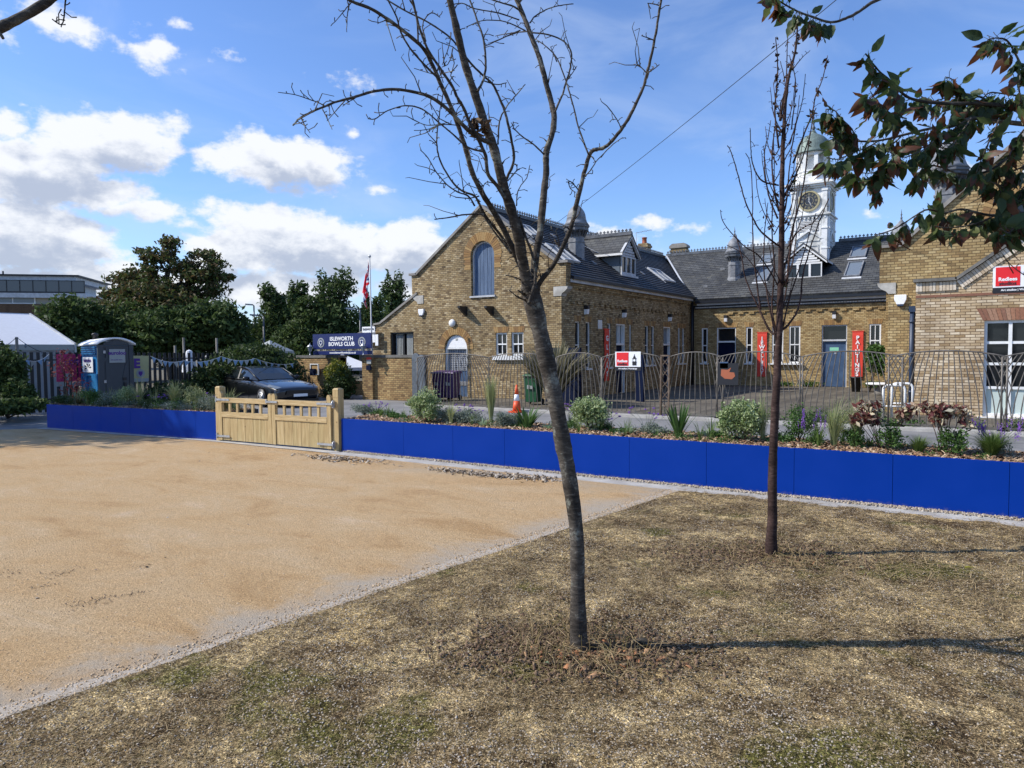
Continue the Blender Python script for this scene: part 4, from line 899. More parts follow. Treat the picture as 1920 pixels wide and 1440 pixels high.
XJ=[-7.32,-6.37,-5.47,-4.55,-3.62,-2.66,-1.70,-.76,.20,1.16,2.1,3.05]
planter('raised_planter','long bright blue panelled planter right of the timber gate',(-8.66,8.02),(4.0,8.02),[x+8.66 for x in XJ]+[],.53)
ang=math.hypot(PL1[0]-PL0[0],PL1[1]-PL0[1])
planter('raised_planter','shorter shaded blue planter left of the timber gate',PL0,PL1,[.95,1.9,2.85,3.8,4.75],.52)
# scatter on the kerb gravel strip
rng=np.random.default_rng(3); N=5000
pos=np.stack([-8.5+rng.random(N)*11,7.99-rng.random(N)**2*.10,.015+rng.random(N)*.008],1); tag(chips('kerb_gravel',pos,rng,.009,.008,.008,'pebble',None,.8),kind='stuff')

# ---------------------------------------------------------------- timber gate
gt=thing('timber_gate','pale new timber double gate with open slatted top between the blue planters','gate',(-10.2,7.9,0))
ga=Vector((-11.72,7.80,0)); gb=Vector((-8.66,7.98,0)); gd=(gb-ga).normalized(); gn=Vector((gd.y,-gd.x,0))
fGt=lambda u,w,z:tuple(ga+gd*u+gn*w+Vector((0,0,z)))
GL=(gb-ga).length
def gpost(u0,u1,h):
    b=MB(); b.box((u0,-.13,0),(u1,0,h-.16),fGt); b.box((u0+.004,-.126,h-.16),(u1-.004,-.004,h-.15),fGt); b.box((u0,-.13,h-.15),(u1,0,h-.02),fGt)
    b.add([fGt(u0,-.13,h-.02),fGt(u1,-.13,h-.02),fGt(u1,0,h-.02),fGt(u0,0,h-.02),fGt(u0+.02,-.11,h),fGt(u1-.02,-.11,h),fGt(u1-.02,-.02,h),fGt(u0+.02,-.02,h)],[(4,5,6,7),(0,1,5,4),(1,2,6,5),(2,3,7,6),(3,0,4,7)])
    b.build('post','gate_wood_v',gt)
gpost(.02,.14,1.0); gpost(GL-.14,GL-.02,1.02)
def leaf(u0,u1,left):
    b=MB()
    prs=[]
    for a,c in ((u0,u0+.085),(u1-.085,u1)):
        b=MB(); prs.append(b)
        b.prism(fGt,[(a,.03),(c,.03),(c,.86),(c-.02,.90),(c-.055,.90),(a,.87)] if not((a==u0)==left) else [(a,.03),(c,.03),(c,.87),(a+.055,.91),(a+.02,.91),(a,.88)],-.02,.03)
    b=MB(); b.box((u0+.086,-.018,.715),(u1-.086,.034,.80),fGt); b.box((u0+.086,-.018,.455),(u1-.086,.034,.545),fGt); b.box((u0+.086,-.015,.06),(u1-.086,-.002,.12),fGt); b.box((u0+.086,-.012,.12),(u1-.086,-.004,.455),fGt); b.box((u0+.086,-.014,.545),(u0+.10,.012,.715),fGt); o=b.build('gate_leaf','gate_wood_h',gt)
    for q_ in prs: q_.build('stile','gate_wood_v',o)
    n=5; W=u1-u0-.17
    for i in range(n):
        b=MB(); u=u0+.085+W*(i+1)/(n+1); b.box((u-.024,-.01,.546),(u+.024,.02,.714),fGt); b.build('slat','gate_wood_v',o)
    b=MB(); n=12
    for i in range(n): a=u0+.086+W*i/n; b.box((a+.002,-.001,.035),(a+W/n-.002,.017+.002*(i%2),.454),fGt)
    b.build('boards','gate_wood_v',o)
    b=MB()
    for z in (.765,.105):
        if left: b.box((u0-.05,.035,z-.018),(u0+.30,.042,z+.018),fGt); b.box((u0-.07,.012,z-.05),(u0-.045,.04,z+.05),fGt)
        else: b.box((u1-.30,.035,z-.018),(u1+.06,.042,z+.018),fGt); b.box((u1+.05,.012,z-.06),(u1+.08,.05,z+.06),fGt); b.tube([fGt(u1+.065,.06,z-.045),fGt(u1+.065,.06,z+.045)],.012,8)
    if left: b.box((u1-.10,.036,.745),(u1+.16,.05,.778),fGt); b.box((u1-.13,.03,.735),(u1-.10,.045,.80),fGt)
    b.build('hinge','galv',o)
leaf(.14,GL/2-.01,True); leaf(GL/2+.0,GL-.16,False)

# ---------------------------------------------------------------- curved steel railings (y = 16)
fF=FB(16.05)
def fpanel(u0,u1,h0,h1,label,rust='steel',group='curved steel railing panels along the pavement'):
    t=thing('railing_panel',label,'railing',((u0+u1)/2,16.05,0),group); c=(u0+u1)/2; W=(u1-u0)/2
    topz=lambda u:h0+(h1-h0)*(1-((u-c)/W)**2)
    b=MB(); n=12; b.tube([fF(u0+2*W*i/n,0,topz(u0+2*W*i/n)) for i in range(n+1)],.014,6); b.build('top_rail',rust,t)
    b=MB(); b.tube([fF(u0-.0,0,.0),fF(u0,0,topz(u0))],.018,6); b.build('post',rust,t); b=MB(); b.tube([fF(u1,0,0),fF(u1,0,topz(u1)-.0)],.018,6); b.build('post',rust,t)
    nb=int(2*W/.078)
    for i in range(1,nb):
        s=-1+2*i/nb; ut=c+s*W*1.0; pts=[]
        for k in range(9):
            q=k/8; z=topz(ut)*(1-q)+.09*q; u=c+s*W*(1+.60*math.sin(q*PI*.5)**.9)
            if abs(u-c)>W+.10: break
            pts.append(fF(u,0,z))
        if len(pts)>1: b=MB(); b.tube(pts,.0105,5,cap=False); b.build('bar',rust,t)
    b=MB(); b.box((u0+.02,-.012,.07),(u1-.02,.012,.10),fF); b.build('bottom_rail',rust,t)
    b=MB(); b.box((u0-.06,-.08,0),(u1+.06,.08,.045),fF); b.build('plinth','concrete',t)
    return t
q=.976
for (a,c,l) in ((-14.05,-11.45,'curved railing panel between the grey boards and the traffic cone'),(-11.45,-9.45,'curved railing panel behind the traffic cone and the leaning tree trunk'),(-9.3,-8.0,'curved railing panel in front of the spiky brown plant, just right of the tree trunk'),
                (-7.98,-6.42,'curved railing panel carrying the white and red studios sign'),(-6.24,-4.95,'curved railing panel right of the narrow lattice gate pier'),
                (-5.08,-3.25,'curved railing panel carrying the black board with an orange picture'),(-3.30,-1.38,'curved railing panel in front of the blue door and red vertical banner with white letters'),
                (-1.62,.33,'curved railing panel in front of the pale brick front wall'),(.25,2.2,'curved railing panel in front of the white glazed doors, at the right edge')):
    fpanel(a,c,1.42,1.54,l)
t=thing('lattice_pier','narrow steel pier of crossed bars between two curved railing panels','pier',(-6.34,16.05,0))
b=MB(); 
for u in (-6.42,-6.22): b.bar(fF(u+.0,.06,0),fF(u+.02,.06,1.46),.035)
b.bar(fF(-6.42,.06,1.46),fF(-6.20,.06,1.46),.035); b.build('frame','rust_steel',t)
b=MB()
for i in range(5): z=.15+i*.26; b.bar(fF(-6.41,.05,z),fF(-6.21,.05,z+.24),.014); b.bar(fF(-6.21,.04,z),fF(-6.41,.04,z+.24),.014)
b.build('lattice','rust_steel',t)
# two grey paddle boards beside the brick wall
for k,(u,h,l) in enumerate(((-14.86,1.55,'taller round-topped grey board next to the end of the brick wall'),(-14.42,1.50,'round-topped grey board just left of the first railing panel'))):
    b=MB(); f=FB(16.9-.25*k); b.prism(f,[(u-.15,0),(u+.15,0)]+circ(u,h-.15,.15,0,PI,10),-.05,.02); tag(b.build('grey_board','paddle_grey',bevel=.01),l,'board','round-topped grey boards')

# ---------------------------------------------------------------- garden walls, club gateway
fW=FB(17.4)
def gwall(name,label,u0,u1,h,pier=None):
    t=thing(name,label,'wall',((u0+u1)/2,17.5,0)); b=MB(); b.box((u0,-.25,-.05),(u1,0,h-.09),fW)
    if pier:
        for a,c in pier: b.box((a,-.3,-.05),(c,.10,h-.09),fW)
    b.build('brickwork','wall_brick',t)
    b=MB(); b.box((u0,-.27,h-.088),(u1,.03,h),fW)
    if pier:
        for a,c in pier: b.box((a-.02,-.32,h-.086),(c+.02,.13,h+.003),fW)
    b.build('coping','coping_dark',t); return t
gwall('garden_wall','yellow brick garden wall with a gate pier, right of the club entrance',-17.62,-15.02,1.50,[(-17.62,-17.14)])
gwall('garden_wall','shaded brown brick wall carrying the white notice frame, left of the club entrance',-21.2,-18.78,1.50,[(-19.3,-18.78)])
t=thing('notice_frame','white framed notice case on the shaded brick wall','notice case',(-19.45,17.3,1.1)); f=FB(17.28)
p=onb(583,682,17.28); q_=onb(599,703,17.28); u0,u1=-19.72,-19.38
b=MB(); z0,z1=.88,1.28; u0=p.x;u1=q_.x; z1=p.z;z0=q_.z
for a in ((u0,z0,u0+.03,z1),(u1-.03,z0,u1,z1),(u0+.03,z0,u1-.03,z0+.03),(u0+.03,z1-.03,u1-.03,z1)): b.box((a[0],0,a[1]),(a[2],.05,a[3]),f)
b.build('frame','white_paint',t); b=MB(); b.box((u0+.03,0,z0+.03),(u1-.03,.02,z1-.03),f); b.build('pane','voussoir',t)
b=MB(); b.box((-20.1,0,.78),(-19.86,.12,1.02),f); tag(b.build('letter_box','navy_paint'),'small dark blue post box on the shaded brick wall','post box')
# club sign
sgn=thing('club_sign','dark blue ISLEWORTH BOWLS CLUB sign spanning the gateway','sign',(-18.5,17.2,1.5)); f=FB(17.1)
s0,s1=-19.82,-16.98
b=MB(); b.box((s0,-.04,1.72),(s1,0,2.24),f); b.build('upper_board','sign_navy',sgn); b=MB(); b.box((s0+.06,-.04,1.65),(s1-.06,-.01,1.718),f); b.build('middle_strip','sign_tan',sgn)
b=MB(); b.box((s0+.02,-.04,1.52),(s1,0,1.648),f); b.build('lower_board','sign_navy',sgn)
X_=(1,0,0);Z_=(0,0,1); cx=(s0+s1)/2+.02
text('ISLEWORTH',.185,(cx,17.095,2.06),X_,Z_,'text_white',sgn,bold=.03,sx=1.12); text('BOWLS CLUB',.185,(cx,17.095,1.88),X_,Z_,'text_white',sgn,bold=.03,sx=1.12)
text('www.isleworthbowlsclub.co.uk',.085,(cx+.05,17.095,1.585),X_,Z_,'text_white',sgn,bold=.03,sx=1.2)
text('BAR   *   SPORTS   *   ENTERTAINMENT   *   EVENTS   *   HIRE',.06,(cx,17.105,1.683),X_,Z_,'text_black',sgn,bold=.02,sx=1.35)
for u in (s0+.42,s1-.42):
    b=MB(); b.prism(f,circ(u,1.94,.17,0,2*PI,24)[:-1],0,.008); e=b.build('crest','blind',sgn)
    b=MB(); b.prism(f,circ(u,1.94,.125,0,2*PI,24)[:-1],.009,.012); b.build('crest_ring','sign_navy',e)
    b=MB(); b.prism(f,[(u-.075,2.01),(u+.075,2.01),(u+.075,1.92),(u,1.83),(u-.075,1.92)],.013,.017); b.build('shield','text_white',e)
    b=MB(); b.prism(f,[(u-.05,1.99),(u+.05,1.99),(u+.05,1.93),(u,1.87),(u-.05,1.93)],.018,.021); b.build('shield_centre','sign_navy',e)
for u,l in ((-19.84,'small pale lantern at the left end of the club sign'),(-17.22,'small lantern in front of the right end of the club sign')):
    t=thing('wall_lantern',l,'lantern',(u,17.0,1.5),'lanterns at the club sign'); b=MB(); b.lathe((u,16.98,1.50),[(.05,0),(.02,.03),(.015,.12),(.03,.14)],8); b.build('stem','galv',t)
    b=MB(); b.lathe((u,16.98,1.64),[(.045,0),(.085,.16),(.085,.17)],6,0,False); b.build('glass','glass_sky',t); b=MB(); b.lathe((u,16.98,1.81),[(.10,0),(.05,.05),(.02,.07),(.005,.12)],6,0,False); b.build('cap','galv',t)
t=thing('club_notice','white board with black ISLEWORTH BOWLING CLUB lettering behind the blue sign','sign',(-18,19.7,2)); f=FB(19.7)
p=onb(680,613,19.7); q_=onb(704,642,19.7); b=MB(); b.box((p.x,0,q_.z),(q_.x,.03,p.z),f); b.build('board','sign_white',t)
cx=(p.x+q_.x)/2; text('ISLEWORTH',.105,(cx,19.66,p.z-.10),X_,Z_,'text_black',t,bold=.02); text('BOWLING CLUB',.105,(cx,19.66,p.z-.26),X_,Z_,'text_black',t,bold=.02,sx=.85)
b=MB(); b.box((q_.x+.02,0,q_.z-.12),(q_.x+.16,.03,q_.z+.30),f); tag(b.build('small_notice','sign_white'),'small plain white notice beside the bowling club board','sign')
p=onb(693,676,17.3); b=MB(); f=FB(17.28); b.box((p.x-.10,0,p.z-.11),(p.x+.10,.02,p.z+.03),f); t=tag(b.build('house_plaque','blind'),'small white plaque with a red top on the gate pier','plaque'); b=MB(); b.box((p.x-.10,0,p.z+.032),(p.x+.10,.025,p.z+.11),f); b.build('red_top','banner_red',t)
b=MB(); b.box((p.x-.10,0,p.z-.32),(p.x+.10,.05,p.z-.16),f); tag(b.build('blue_plate','navy_paint'),'small blue plate low on the gate pier','plate')
p=onb(679,677,18.3); b=MB(); f=FB(18.6); b.box((p.x-.1,0,p.z-.20),(p.x+.16,.02,p.z+.14),f); t=tag(b.build('warning_sign','sign_white'),'yellow and white warning notice inside the club entrance','sign'); b=MB(); b.box((p.x-.09,.021,p.z-.0),(p.x+.15,.026,p.z+.13),f); b.build('yellow_panel','sign_yellow' if 'sign_yellow' in M else 'gold',t)
# flagpole with union flag hanging
fp=onb(697,640,17.9); t=thing('flagpole','tall white flagpole behind the club sign','flagpole',(fp.x,17.9,0)); b=MB(); zt_=onb(691,483,17.9).z
b.tube([(fp.x+.02,17.9,0),(fp.x,17.9,1.8),(fp.x-.03,17.9,zt_)],[.035,.03,.018],8); b.build('pole','grey_white',t); b=MB(); b.lathe((fp.x-.03,17.9,zt_),[(.03,0),(.05,.03),(.03,.08),(.005,.1)],8); b.build('finial','galv',t)
def flag():
    mt,nt,bs=newmat('union_flag'); uv=nd(nt,'ShaderNodeUVMap'); s=nd(nt,'ShaderNodeSeparateXYZ',i={0:uv.outputs[0]}); u,v,_=s.outputs
    cu_=mth(nt,'ABSOLUTE',mth(nt,'SUBTRACT',u,.5)); cv=mth(nt,'ABSOLUTE',mth(nt,'SUBTRACT',v,.5))
    dg=mth(nt,'MULTIPLY',mth(nt,'ABSOLUTE',mth(nt,'SUBTRACT',cu_,cv)),1.0)
    wd=mth(nt,'LESS_THAN',dg,.15); rd=mth(nt,'LESS_THAN',dg,.065)
    wc=mth(nt,'MAXIMUM',mth(nt,'LESS_THAN',cu_,.16),mth(nt,'LESS_THAN',cv,.22)); rc=mth(nt,'MAXIMUM',mth(nt,'LESS_THAN',cu_,.11),mth(nt,'LESS_THAN',cv,.15))
    c=mixc(nt,wd,(.02,.03,.18),(.82,.82,.85)); c=mixc(nt,rd,c,(.72,.015,.03)); c=mixc(nt,wc,c,(.75,.75,.78)); c=mixc(nt,rc,c,(.75,.015,.035))
    lk(nt,c,bs.inputs['Base Color']); bs.inputs['Roughness'].default_value=.8
    # hanging flag: hoist along the pole, fly end drooping down in folds
    W,H=20,22; vs=[];uvs=[]
    for j in range(H+1):
        v=j/H
        for i in range(W+1):
            u=i/W
            hoistz=zt_-.10-.80*(1-v)
            drop=u*1.05*(.82+.18*v)
            x=fp.x-.03-.03-.27*math.sin(min(1,u*1.4)*PI*.5)*(.30+.70*(1-abs(v-.4)))-.05*math.sin(u*9+v*2); y=17.9-.09*math.sin(u*11+v*3)*u**.5
            vs.append((x,y,hoistz-drop)); uvs.append((u,v))
    me=bpy.data.meshes.new('flag'); fs=[(j*(W+1)+i,j*(W+1)+i+1,(j+1)*(W+1)+i+1,(j+1)*(W+1)+i) for j in range(H) for i in range(W)]
    me.from_pydata(vs,[],fs); ul=me.uv_layers.new(name='UVMap')
    for l in me.loops: ul.data[l.index].uv=uvs[l.vertex_index]
    me.polygons.foreach_set('use_smooth',[True]*len(fs)); me.materials.append(mt); o=bpy.data.objects.new('union_flag',me); link(o)
    so=o.modifiers.new('thickness','SOLIDIFY'); so.thickness=.004
    tag(o,'limp red, white and blue union flag hanging from the flagpole','flag')
flag()

# ---------------------------------------------------------------- lamps, alarms, banners, signs on the stables
def wlamp(fr,u,z,label):
    t=thing('wall_lamp',label,'wall lamp',fr(u,0,z),'black wall lamps on the stable walls'); b=MB(); b.box((u-.07,.0,z-.02),(u+.07,.16,z+.10),fr); b.build('housing','iron_black',t)
    b=MB(); b.prism(lambda a,w,zz:fr(u+w,a,zz),[(.015,z-.20),(.13,z-.18),(.155,z-.021),(.015,z-.021)],-.065,.065); b.build('diffuser','sign_white',t)
for px,l in ((1096,'black wall lamp above the first pair of narrow windows, nearest the gable corner'),(1167,'black wall lamp above the first blue door, middle of the shaded wall'),(1253,'black wall lamp above the far white-topped door, near the inner corner')):
    p=ona(px,585+ (px-1096)*.07,A0); wlamp(fS,p.y,SZ(3.05),l)
wlamp(fK,K(-9.43),KZ(2.97),'black and white wall lamp above the wide blue doorway'); wlamp(fK,K(-5.09),KZ(2.97),'black and white wall lamp above the sunlit blue door')
wlamp(fE,.66,5.55,'black and white wall lamp on the right gable above the arched window')
def alarm(fr,u,z,label,s=1.0):
    b=MB(); o_=[(u-.17*s,z+.17*s),(u+.17*s,z+.17*s),(u+.17*s,z+.02*s),(u+.10*s,z-.13*s),(u-.10*s,z-.13*s),(u-.17*s,z+.02*s)]
    b.prism(fr,o_,0,.10*s); t=tag(b.build('alarm_box','sign_white',bevel=.01),label,'alarm box','white alarm boxes on the gables'); b=MB(); b.prism(fr,[(u-.1*s,z-.132*s),(u+.1*s,z-.132*s),(u+.08*s,z-.18*s),(u-.08*s,z-.18*s)],0,.10*s); b.build('base','navy_pipe',t)
p=onb(797,586,B0); alarm(fG,-17.12,p.z,'small white alarm box at the left edge of the big gable',.75); p=onb(1693,563,B0); alarm(fE,p.x-.05,p.z,'white alarm box with dark base on the right gable beside the blue downpipe',.78)
p=onb(849,606,B0); b=MB(); b.lathe((0,0,0),[(.13,0),(.14,.03),(.12,.08),(.06,.11),(0.01,.115)],16)
b.v=[(p.x+x,B0-z,p.z+y) for x,y,z in b.v]; tag(b.build('bulkhead_lamp','white_paint'),'round cream bulkhead lamp above the arched doorway','wall lamp')
for px,l in ((876,'left one of the two dark brackets under the arched shutter'),(926,'right one of the two dark brackets under the arched shutter')):
    p=onb(px,580,B0); u=p.x; b=MB(); b.prism(lambda a,w,z:fG(u+w,a,z),[(0,p.z+.10),(.42,p.z+.10),(.42,p.z+.04),(.03,p.z-.22),(0,p.z-.22)],-.10,.0); tag(b.build('wall_bracket','iron_black'),l,'bracket','brackets on the big gable')
def vbanner(fr,u0,u1,z0,z1,word,label,origin,ux,sway=0.0,sz=.17):
    b=MB(); n=14; vs=[]
    for i in range(n+1):
        z=z1-(z1-z0)*i/n; w=.05+.006*math.sin(i*1.3)+sway*.5*math.sin(i/n*3); sh=-.05*sway*20*(i/n)**2*.5
        vs+= [fr(u0+sh,w,z),fr(u1+sh,w+.004*math.sin(i),z)]
    b.add(vs,[(2*i,2*i+1,2*i+3,2*i+2) for i in range(n)],False); t=tag(b.build('vertical_banner','banner_red',recalc=False),label,'banner','red vertical banners on the stable walls')
    so=t.modifiers.new('thickness','SOLIDIFY'); so.thickness=.004
    k=len(word); H=(z1-z0-.24)/k
    for i,ch in enumerate(word):
        z=z1-.16-H*(i+.5); uu=(u0+u1)/2-.05*sway*20*((z1-z)/(z1-z0))**2*.5; text(ch,min(H*1.15,.25),fr(uu,.072+sway*.5,z),ux,Z_,'text_white',t,name='letter',bold=.035,sx=1.05)
    b=MB(); b.box((u0-.02,0,z1),(u1+.02,.07,z1+.03),fr); b.build('top_bar','banner_red',t)
vbanner(fS,S(23.62),S(24.0),SZ(.47),SZ(2.36),'GLASS','shaded red vertical banner reading GLASS',None,(0,1,0))
vbanner(fK,K(-8.09),K(-7.70),KZ(.43),KZ(2.28),'JEWELLERY','half shaded red vertical banner reading JEWELLERY',None,X_)
vbanner(fK,K(-4.42),K(-4.03),KZ(.40),KZ(2.25),'PAINTINGS','sunlit red vertical banner reading PAINTINGS',None,X_,sway=.03)
b=MB()
b.box((S(23.2),0,SZ(2.37)),(S(23.5),.02,SZ(2.69)),fS)
for k in range(5): z=SZ(2.40)+k*.055; b.box((S(23.2)+.02,.02,z),(S(23.5)-.02,.035,z+.03),fS)
tag(b.build('vent_grille','white_paint'),'white slatted vent on the shaded wall left of the GLASS banner','vent')
# open blue door panels seen through the railings
def board(name,cat,label,p,q,z0,z1,mat,t=.05):
    b=MB(); p=Vector((*p,0));q=Vector((*q,0)); d=(q-p); n=Vector((-d.y,d.x,0)).normalized()*t
    v=[p,q,q+n,p+n]; b.add([x+Vector((0,0,z0)) for x in v]+[x+Vector((0,0,z1)) for x in v],[(0,1,2,3),(4,7,6,5),(0,4,5,1),(1,5,6,2),(2,6,7,3),(3,7,4,0)])
    return tag(b.build(name,mat),label,cat)
a_=onz(1097,744); c_=onz(1126,752); board('display_board','board','tall dark navy display board behind the railings beside the spiky plant',(a_.x,19.2),(c_.x+.05,18.75),0,1.68,'navy_paint',.06)
board('display_board','board','narrow navy display board behind the railings left of the studios sign',(-9.1,20.6),(-8.75,20.4),0,1.45,'navy_paint',.06)
# studios sign on the railings and on the annexe
def studio(fr,u0,u1,z0,z1,label,w=.03):
    t=thing('studios_sign',label,'sign',fr(u0,w,z0),'red, white and black studios signs'); W=u1-u0;H=z1-z0; b=MB(); b.box((u0,w,z0+H*.2),(u1,w+.012,z1),fr); b.build('panel','sign_white',t)
    b=MB(); b.box((u0,w,z0),(u1,w+.012,z0+H*.198),fr); b.build('black_strip','sign_black',t); b=MB(); b.box((u0+W*.055,w+.013,z0+H*.25),(u0+W*.53,w+.017,z1-H*.045),fr); b.build('red_square','sign_red',t)
    x=fr(u0+W*.292,w+.02,z0); text('Redlees',H*.185,(x[0],x[1],z0+H*.50),X_,Z_,'text_white',t,bold=.03); text('studios',H*.185,(x[0],x[1],z0+H*.34),X_,Z_,'text_black',t,bold=.03)
    x=fr((u0+u1)/2,w+.015,z0); text('Art studios | Workshops',H*.10,(x[0],x[1],z0+H*.10),X_,Z_,'text_white',t,bold=.03,sx=1.05)
    b=MB(); c=u0+W*.76; zz=z0+H*.28; h=H*.55; k=W*.06
    for q0,q1,w_ in ((0,.30,1.3),(.30,.34,1.6),(.34,.62,1.1),(.62,.66,1.5),(.66,.76,.8)): b.box((c-k*w_,w+.013,zz+h*q0),(c+k*w_,w+.018,zz+h*q1),fr)
    b.prism(fr,[(c-k*.9,zz+h*.76),(c+k*.9,zz+h*.76),(c+k*.3,zz+h*.88),(c,zz+h*1.1),(c-k*.3,zz+h*.88)],w+.013,w+.018); b.build('tower_logo','sign_black',t)
    b=MB(); b.prism(fr,circ(c,zz+h*.48,k*.75,0,2*PI,16)[:-1],w+.019,w+.021); b.build('logo_clock','sign_white',t)
studio(fF,-7.60,-6.93,1.10,1.56,'small red, white and black studios sign tied to the railings'); p=onb(1862,500,BA); q_=onb(1862,550,BA); studio(fX,p.x,p.x+.95,q_.z,p.z-.0,'large red, white and black studios sign on the pale brick gable',w=.01)
p=onb(1365,701,15.9); q_=onb(1365,722,15.9); f=FB(15.95); b=MB(); b.box((p.x-.24,0,q_.z),(p.x+.22,.02,onb(1365,681,15.9).z),f); t=tag(b.build('chalk_board','sign_black'),'black board with an orange bowl-shaped picture on the railings','sign')
b=MB(); b.prism(f,[(p.x-.16,p.z+.10),(p.x-.02,p.z+.09),(p.x+.06,p.z+.14),(p.x+.02,p.z+.04),(p.x+.13,p.z+.03),(p.x+.15,p.z-.05),(p.x+.08,p.z-.12),(p.x-.08,p.z-.11),(p.x-.17,p.z-.04)],.021,.024); b.build('picture','terracotta',t)
p=onb(1356,645+5,15.9); b=MB(); b.box((p.x-.08,0,onb(1356,693,15.9).z+.03),(p.x+.10,.02,onb(1356,681,15.9).z+.03),f); tag(b.build('blue_notice','blue_door'),'small pale blue notice above the black board on the railings','sign')

# ---------------------------------------------------------------- cone, bins, racks, table
cp=onz(969,773); t=thing('traffic_cone','orange and white traffic cone standing on the pavement by the railings','traffic cone',(cp.x,cp.y,0))
H=.72; b=MB(); b.box((cp.x-.16,cp.y-.16,-.002),(cp.x+.16,cp.y+.16,.035)); b.build('base','cone_orange',t)
rr=lambda z:.10*(1-z/H)+.02
for z0,z1,mm in ((.035,.30,'cone_orange'),(.301,.47,'sign_white'),(.471,H,'cone_orange')):
    b=MB(); b.lathe((cp.x,cp.y,0),[(rr(z0),z0),(rr(z1),z1)],20); b.build('body' if mm!='sign_white' else 'reflective_band',mm,t)
def wheelie(x,y,rot,h,label,mat,w=.46):
    t=thing('wheelie_bin',label,'bin',(x,y,0)); c,s=math.cos(rot),math.sin(rot); f=lambda u,v,z:(x+u*c-v*s,y+u*s+v*c,z); b=MB(); a=w/2
    b.add([f(-a*.8,-a*.8,.08),f(a*.8,-a*.8,.08),f(a*.8,a*.8,.08),f(-a*.8,a*.8,.08),f(-a,-a,h-.10),f(a,-a,h-.10),f(a,a,h-.10),f(-a,a,h-.10)],[(0,1,2,3),(4,7,6,5),(0,4,5,1),(1,5,6,2),(2,6,7,3),(3,7,4,0)]); b.build('body',mat,t,bevel=.015)
    b=MB(); b.add([f(-a-.03,-a-.04,h-.10),f(a+.03,-a-.04,h-.10),f(a+.03,a+.03,h-.10),f(-a-.03,a+.03,h-.10),f(-a,-a,h-.05),f(a,-a,h-.05),f(a,a,h),f(-a,a,h)],[(0,1,2,3),(4,7,6,5),(0,4,5,1),(1,5,6,2),(2,6,7,3),(3,7,4,0)]); b.build('lid',mat,t,bevel=.01)
    for sg in (-1,1): b=MB(); b.tube([f(sg*a*.86,a*.8,.09),f(sg*a*.98,a*.8,.09)],.09,12); b.build('wheel','iron_black',t)
    b=MB(); b.box((-a*.4,-a-.0,h*.5),(-a*.05,-a+.02,h*.62),lambda u,v,z:f(u,v-.02,z)); b.box((a*.05,-a,h*.5),(a*.35,-a+.02,h*.60),lambda u,v,z:f(u,v-.02,z)); b.build('stencil','blind',t)
p=onz(972,762); wheelie(p.x,18.0,.1,.95,'green wheelie bin in front of the big gable, behind the railings','bin_green')
p=onz(676,745); wheelie(-17.75,17.9,.6,.92,'green wheelie bin inside the club entrance beside the gate pier','bin_green',.44)
for i,(px,l) in enumerate(((826,'left purple bin against the gable behind the railings'),(844,'right purple bin against the gable behind the railings'))):
    p=onb(px,700,18.2); wheelie(p.x,18.2+.1*i,0,.98,l,'bin_purple',.42)
p=onb(1605,722,28.8); t=tag(MB().lathe((p.x,28.8,0),[(.14,0),(.19,.5),(.21,.5),(.21,.55),(.17,.55)],16).build('black_tub','iron_black'),'black plastic tub at the foot of the PAINTINGS banner','tub')
def hoop(px,w,label):
    p=onz(px,781); y=17.6+w; x=onb(px,700,y).x; t=thing('cycle_stand',label,'cycle stand',(x,y,0),'white hoop cycle stands'); r=.1; b=MB(); h=.78; W=.42
    pts=[(x,y,0),(x,y,h-r)]+[(x+r-r*math.cos(a),y,h-r+r*math.sin(a)) for a in (.4,.8,1.2,PI/2)]+[(x+W-r+r*math.sin(a),y,h-r+r*math.cos(a)) for a in (0,.4,.8,1.2,PI/2)]+[(x+W,y,0)]
    b.tube(pts,.028,8); b.build('hoop','white_paint',t); b=MB(); b.tube([(x+.02,y,.32),(x+W-.02,y,.32)],.018,6); b.build('cross_bar','white_paint',t)
hoop(1657,0,'front white hoop cycle stand'); hoop(1673,1.0,'rear white hoop cycle stand partly behind the front one')
p=onb(1655,722,27.0); t=thing('garden_table','white round-topped table on a stone pedestal under the climbing plant','table',(p.x,27.0,0)); b=MB(); b.lathe((p.x,27,.36),[(.5,0),(.52,.02),(.52,.05),(.5,.06)],24); b.build('table_top','white_paint',t); b=MB(); b.lathe((p.x,27,0),[(.24,0),(.25,.2),(.16,.3),(.12,.36)],10); b.build('pedestal','coping',t)

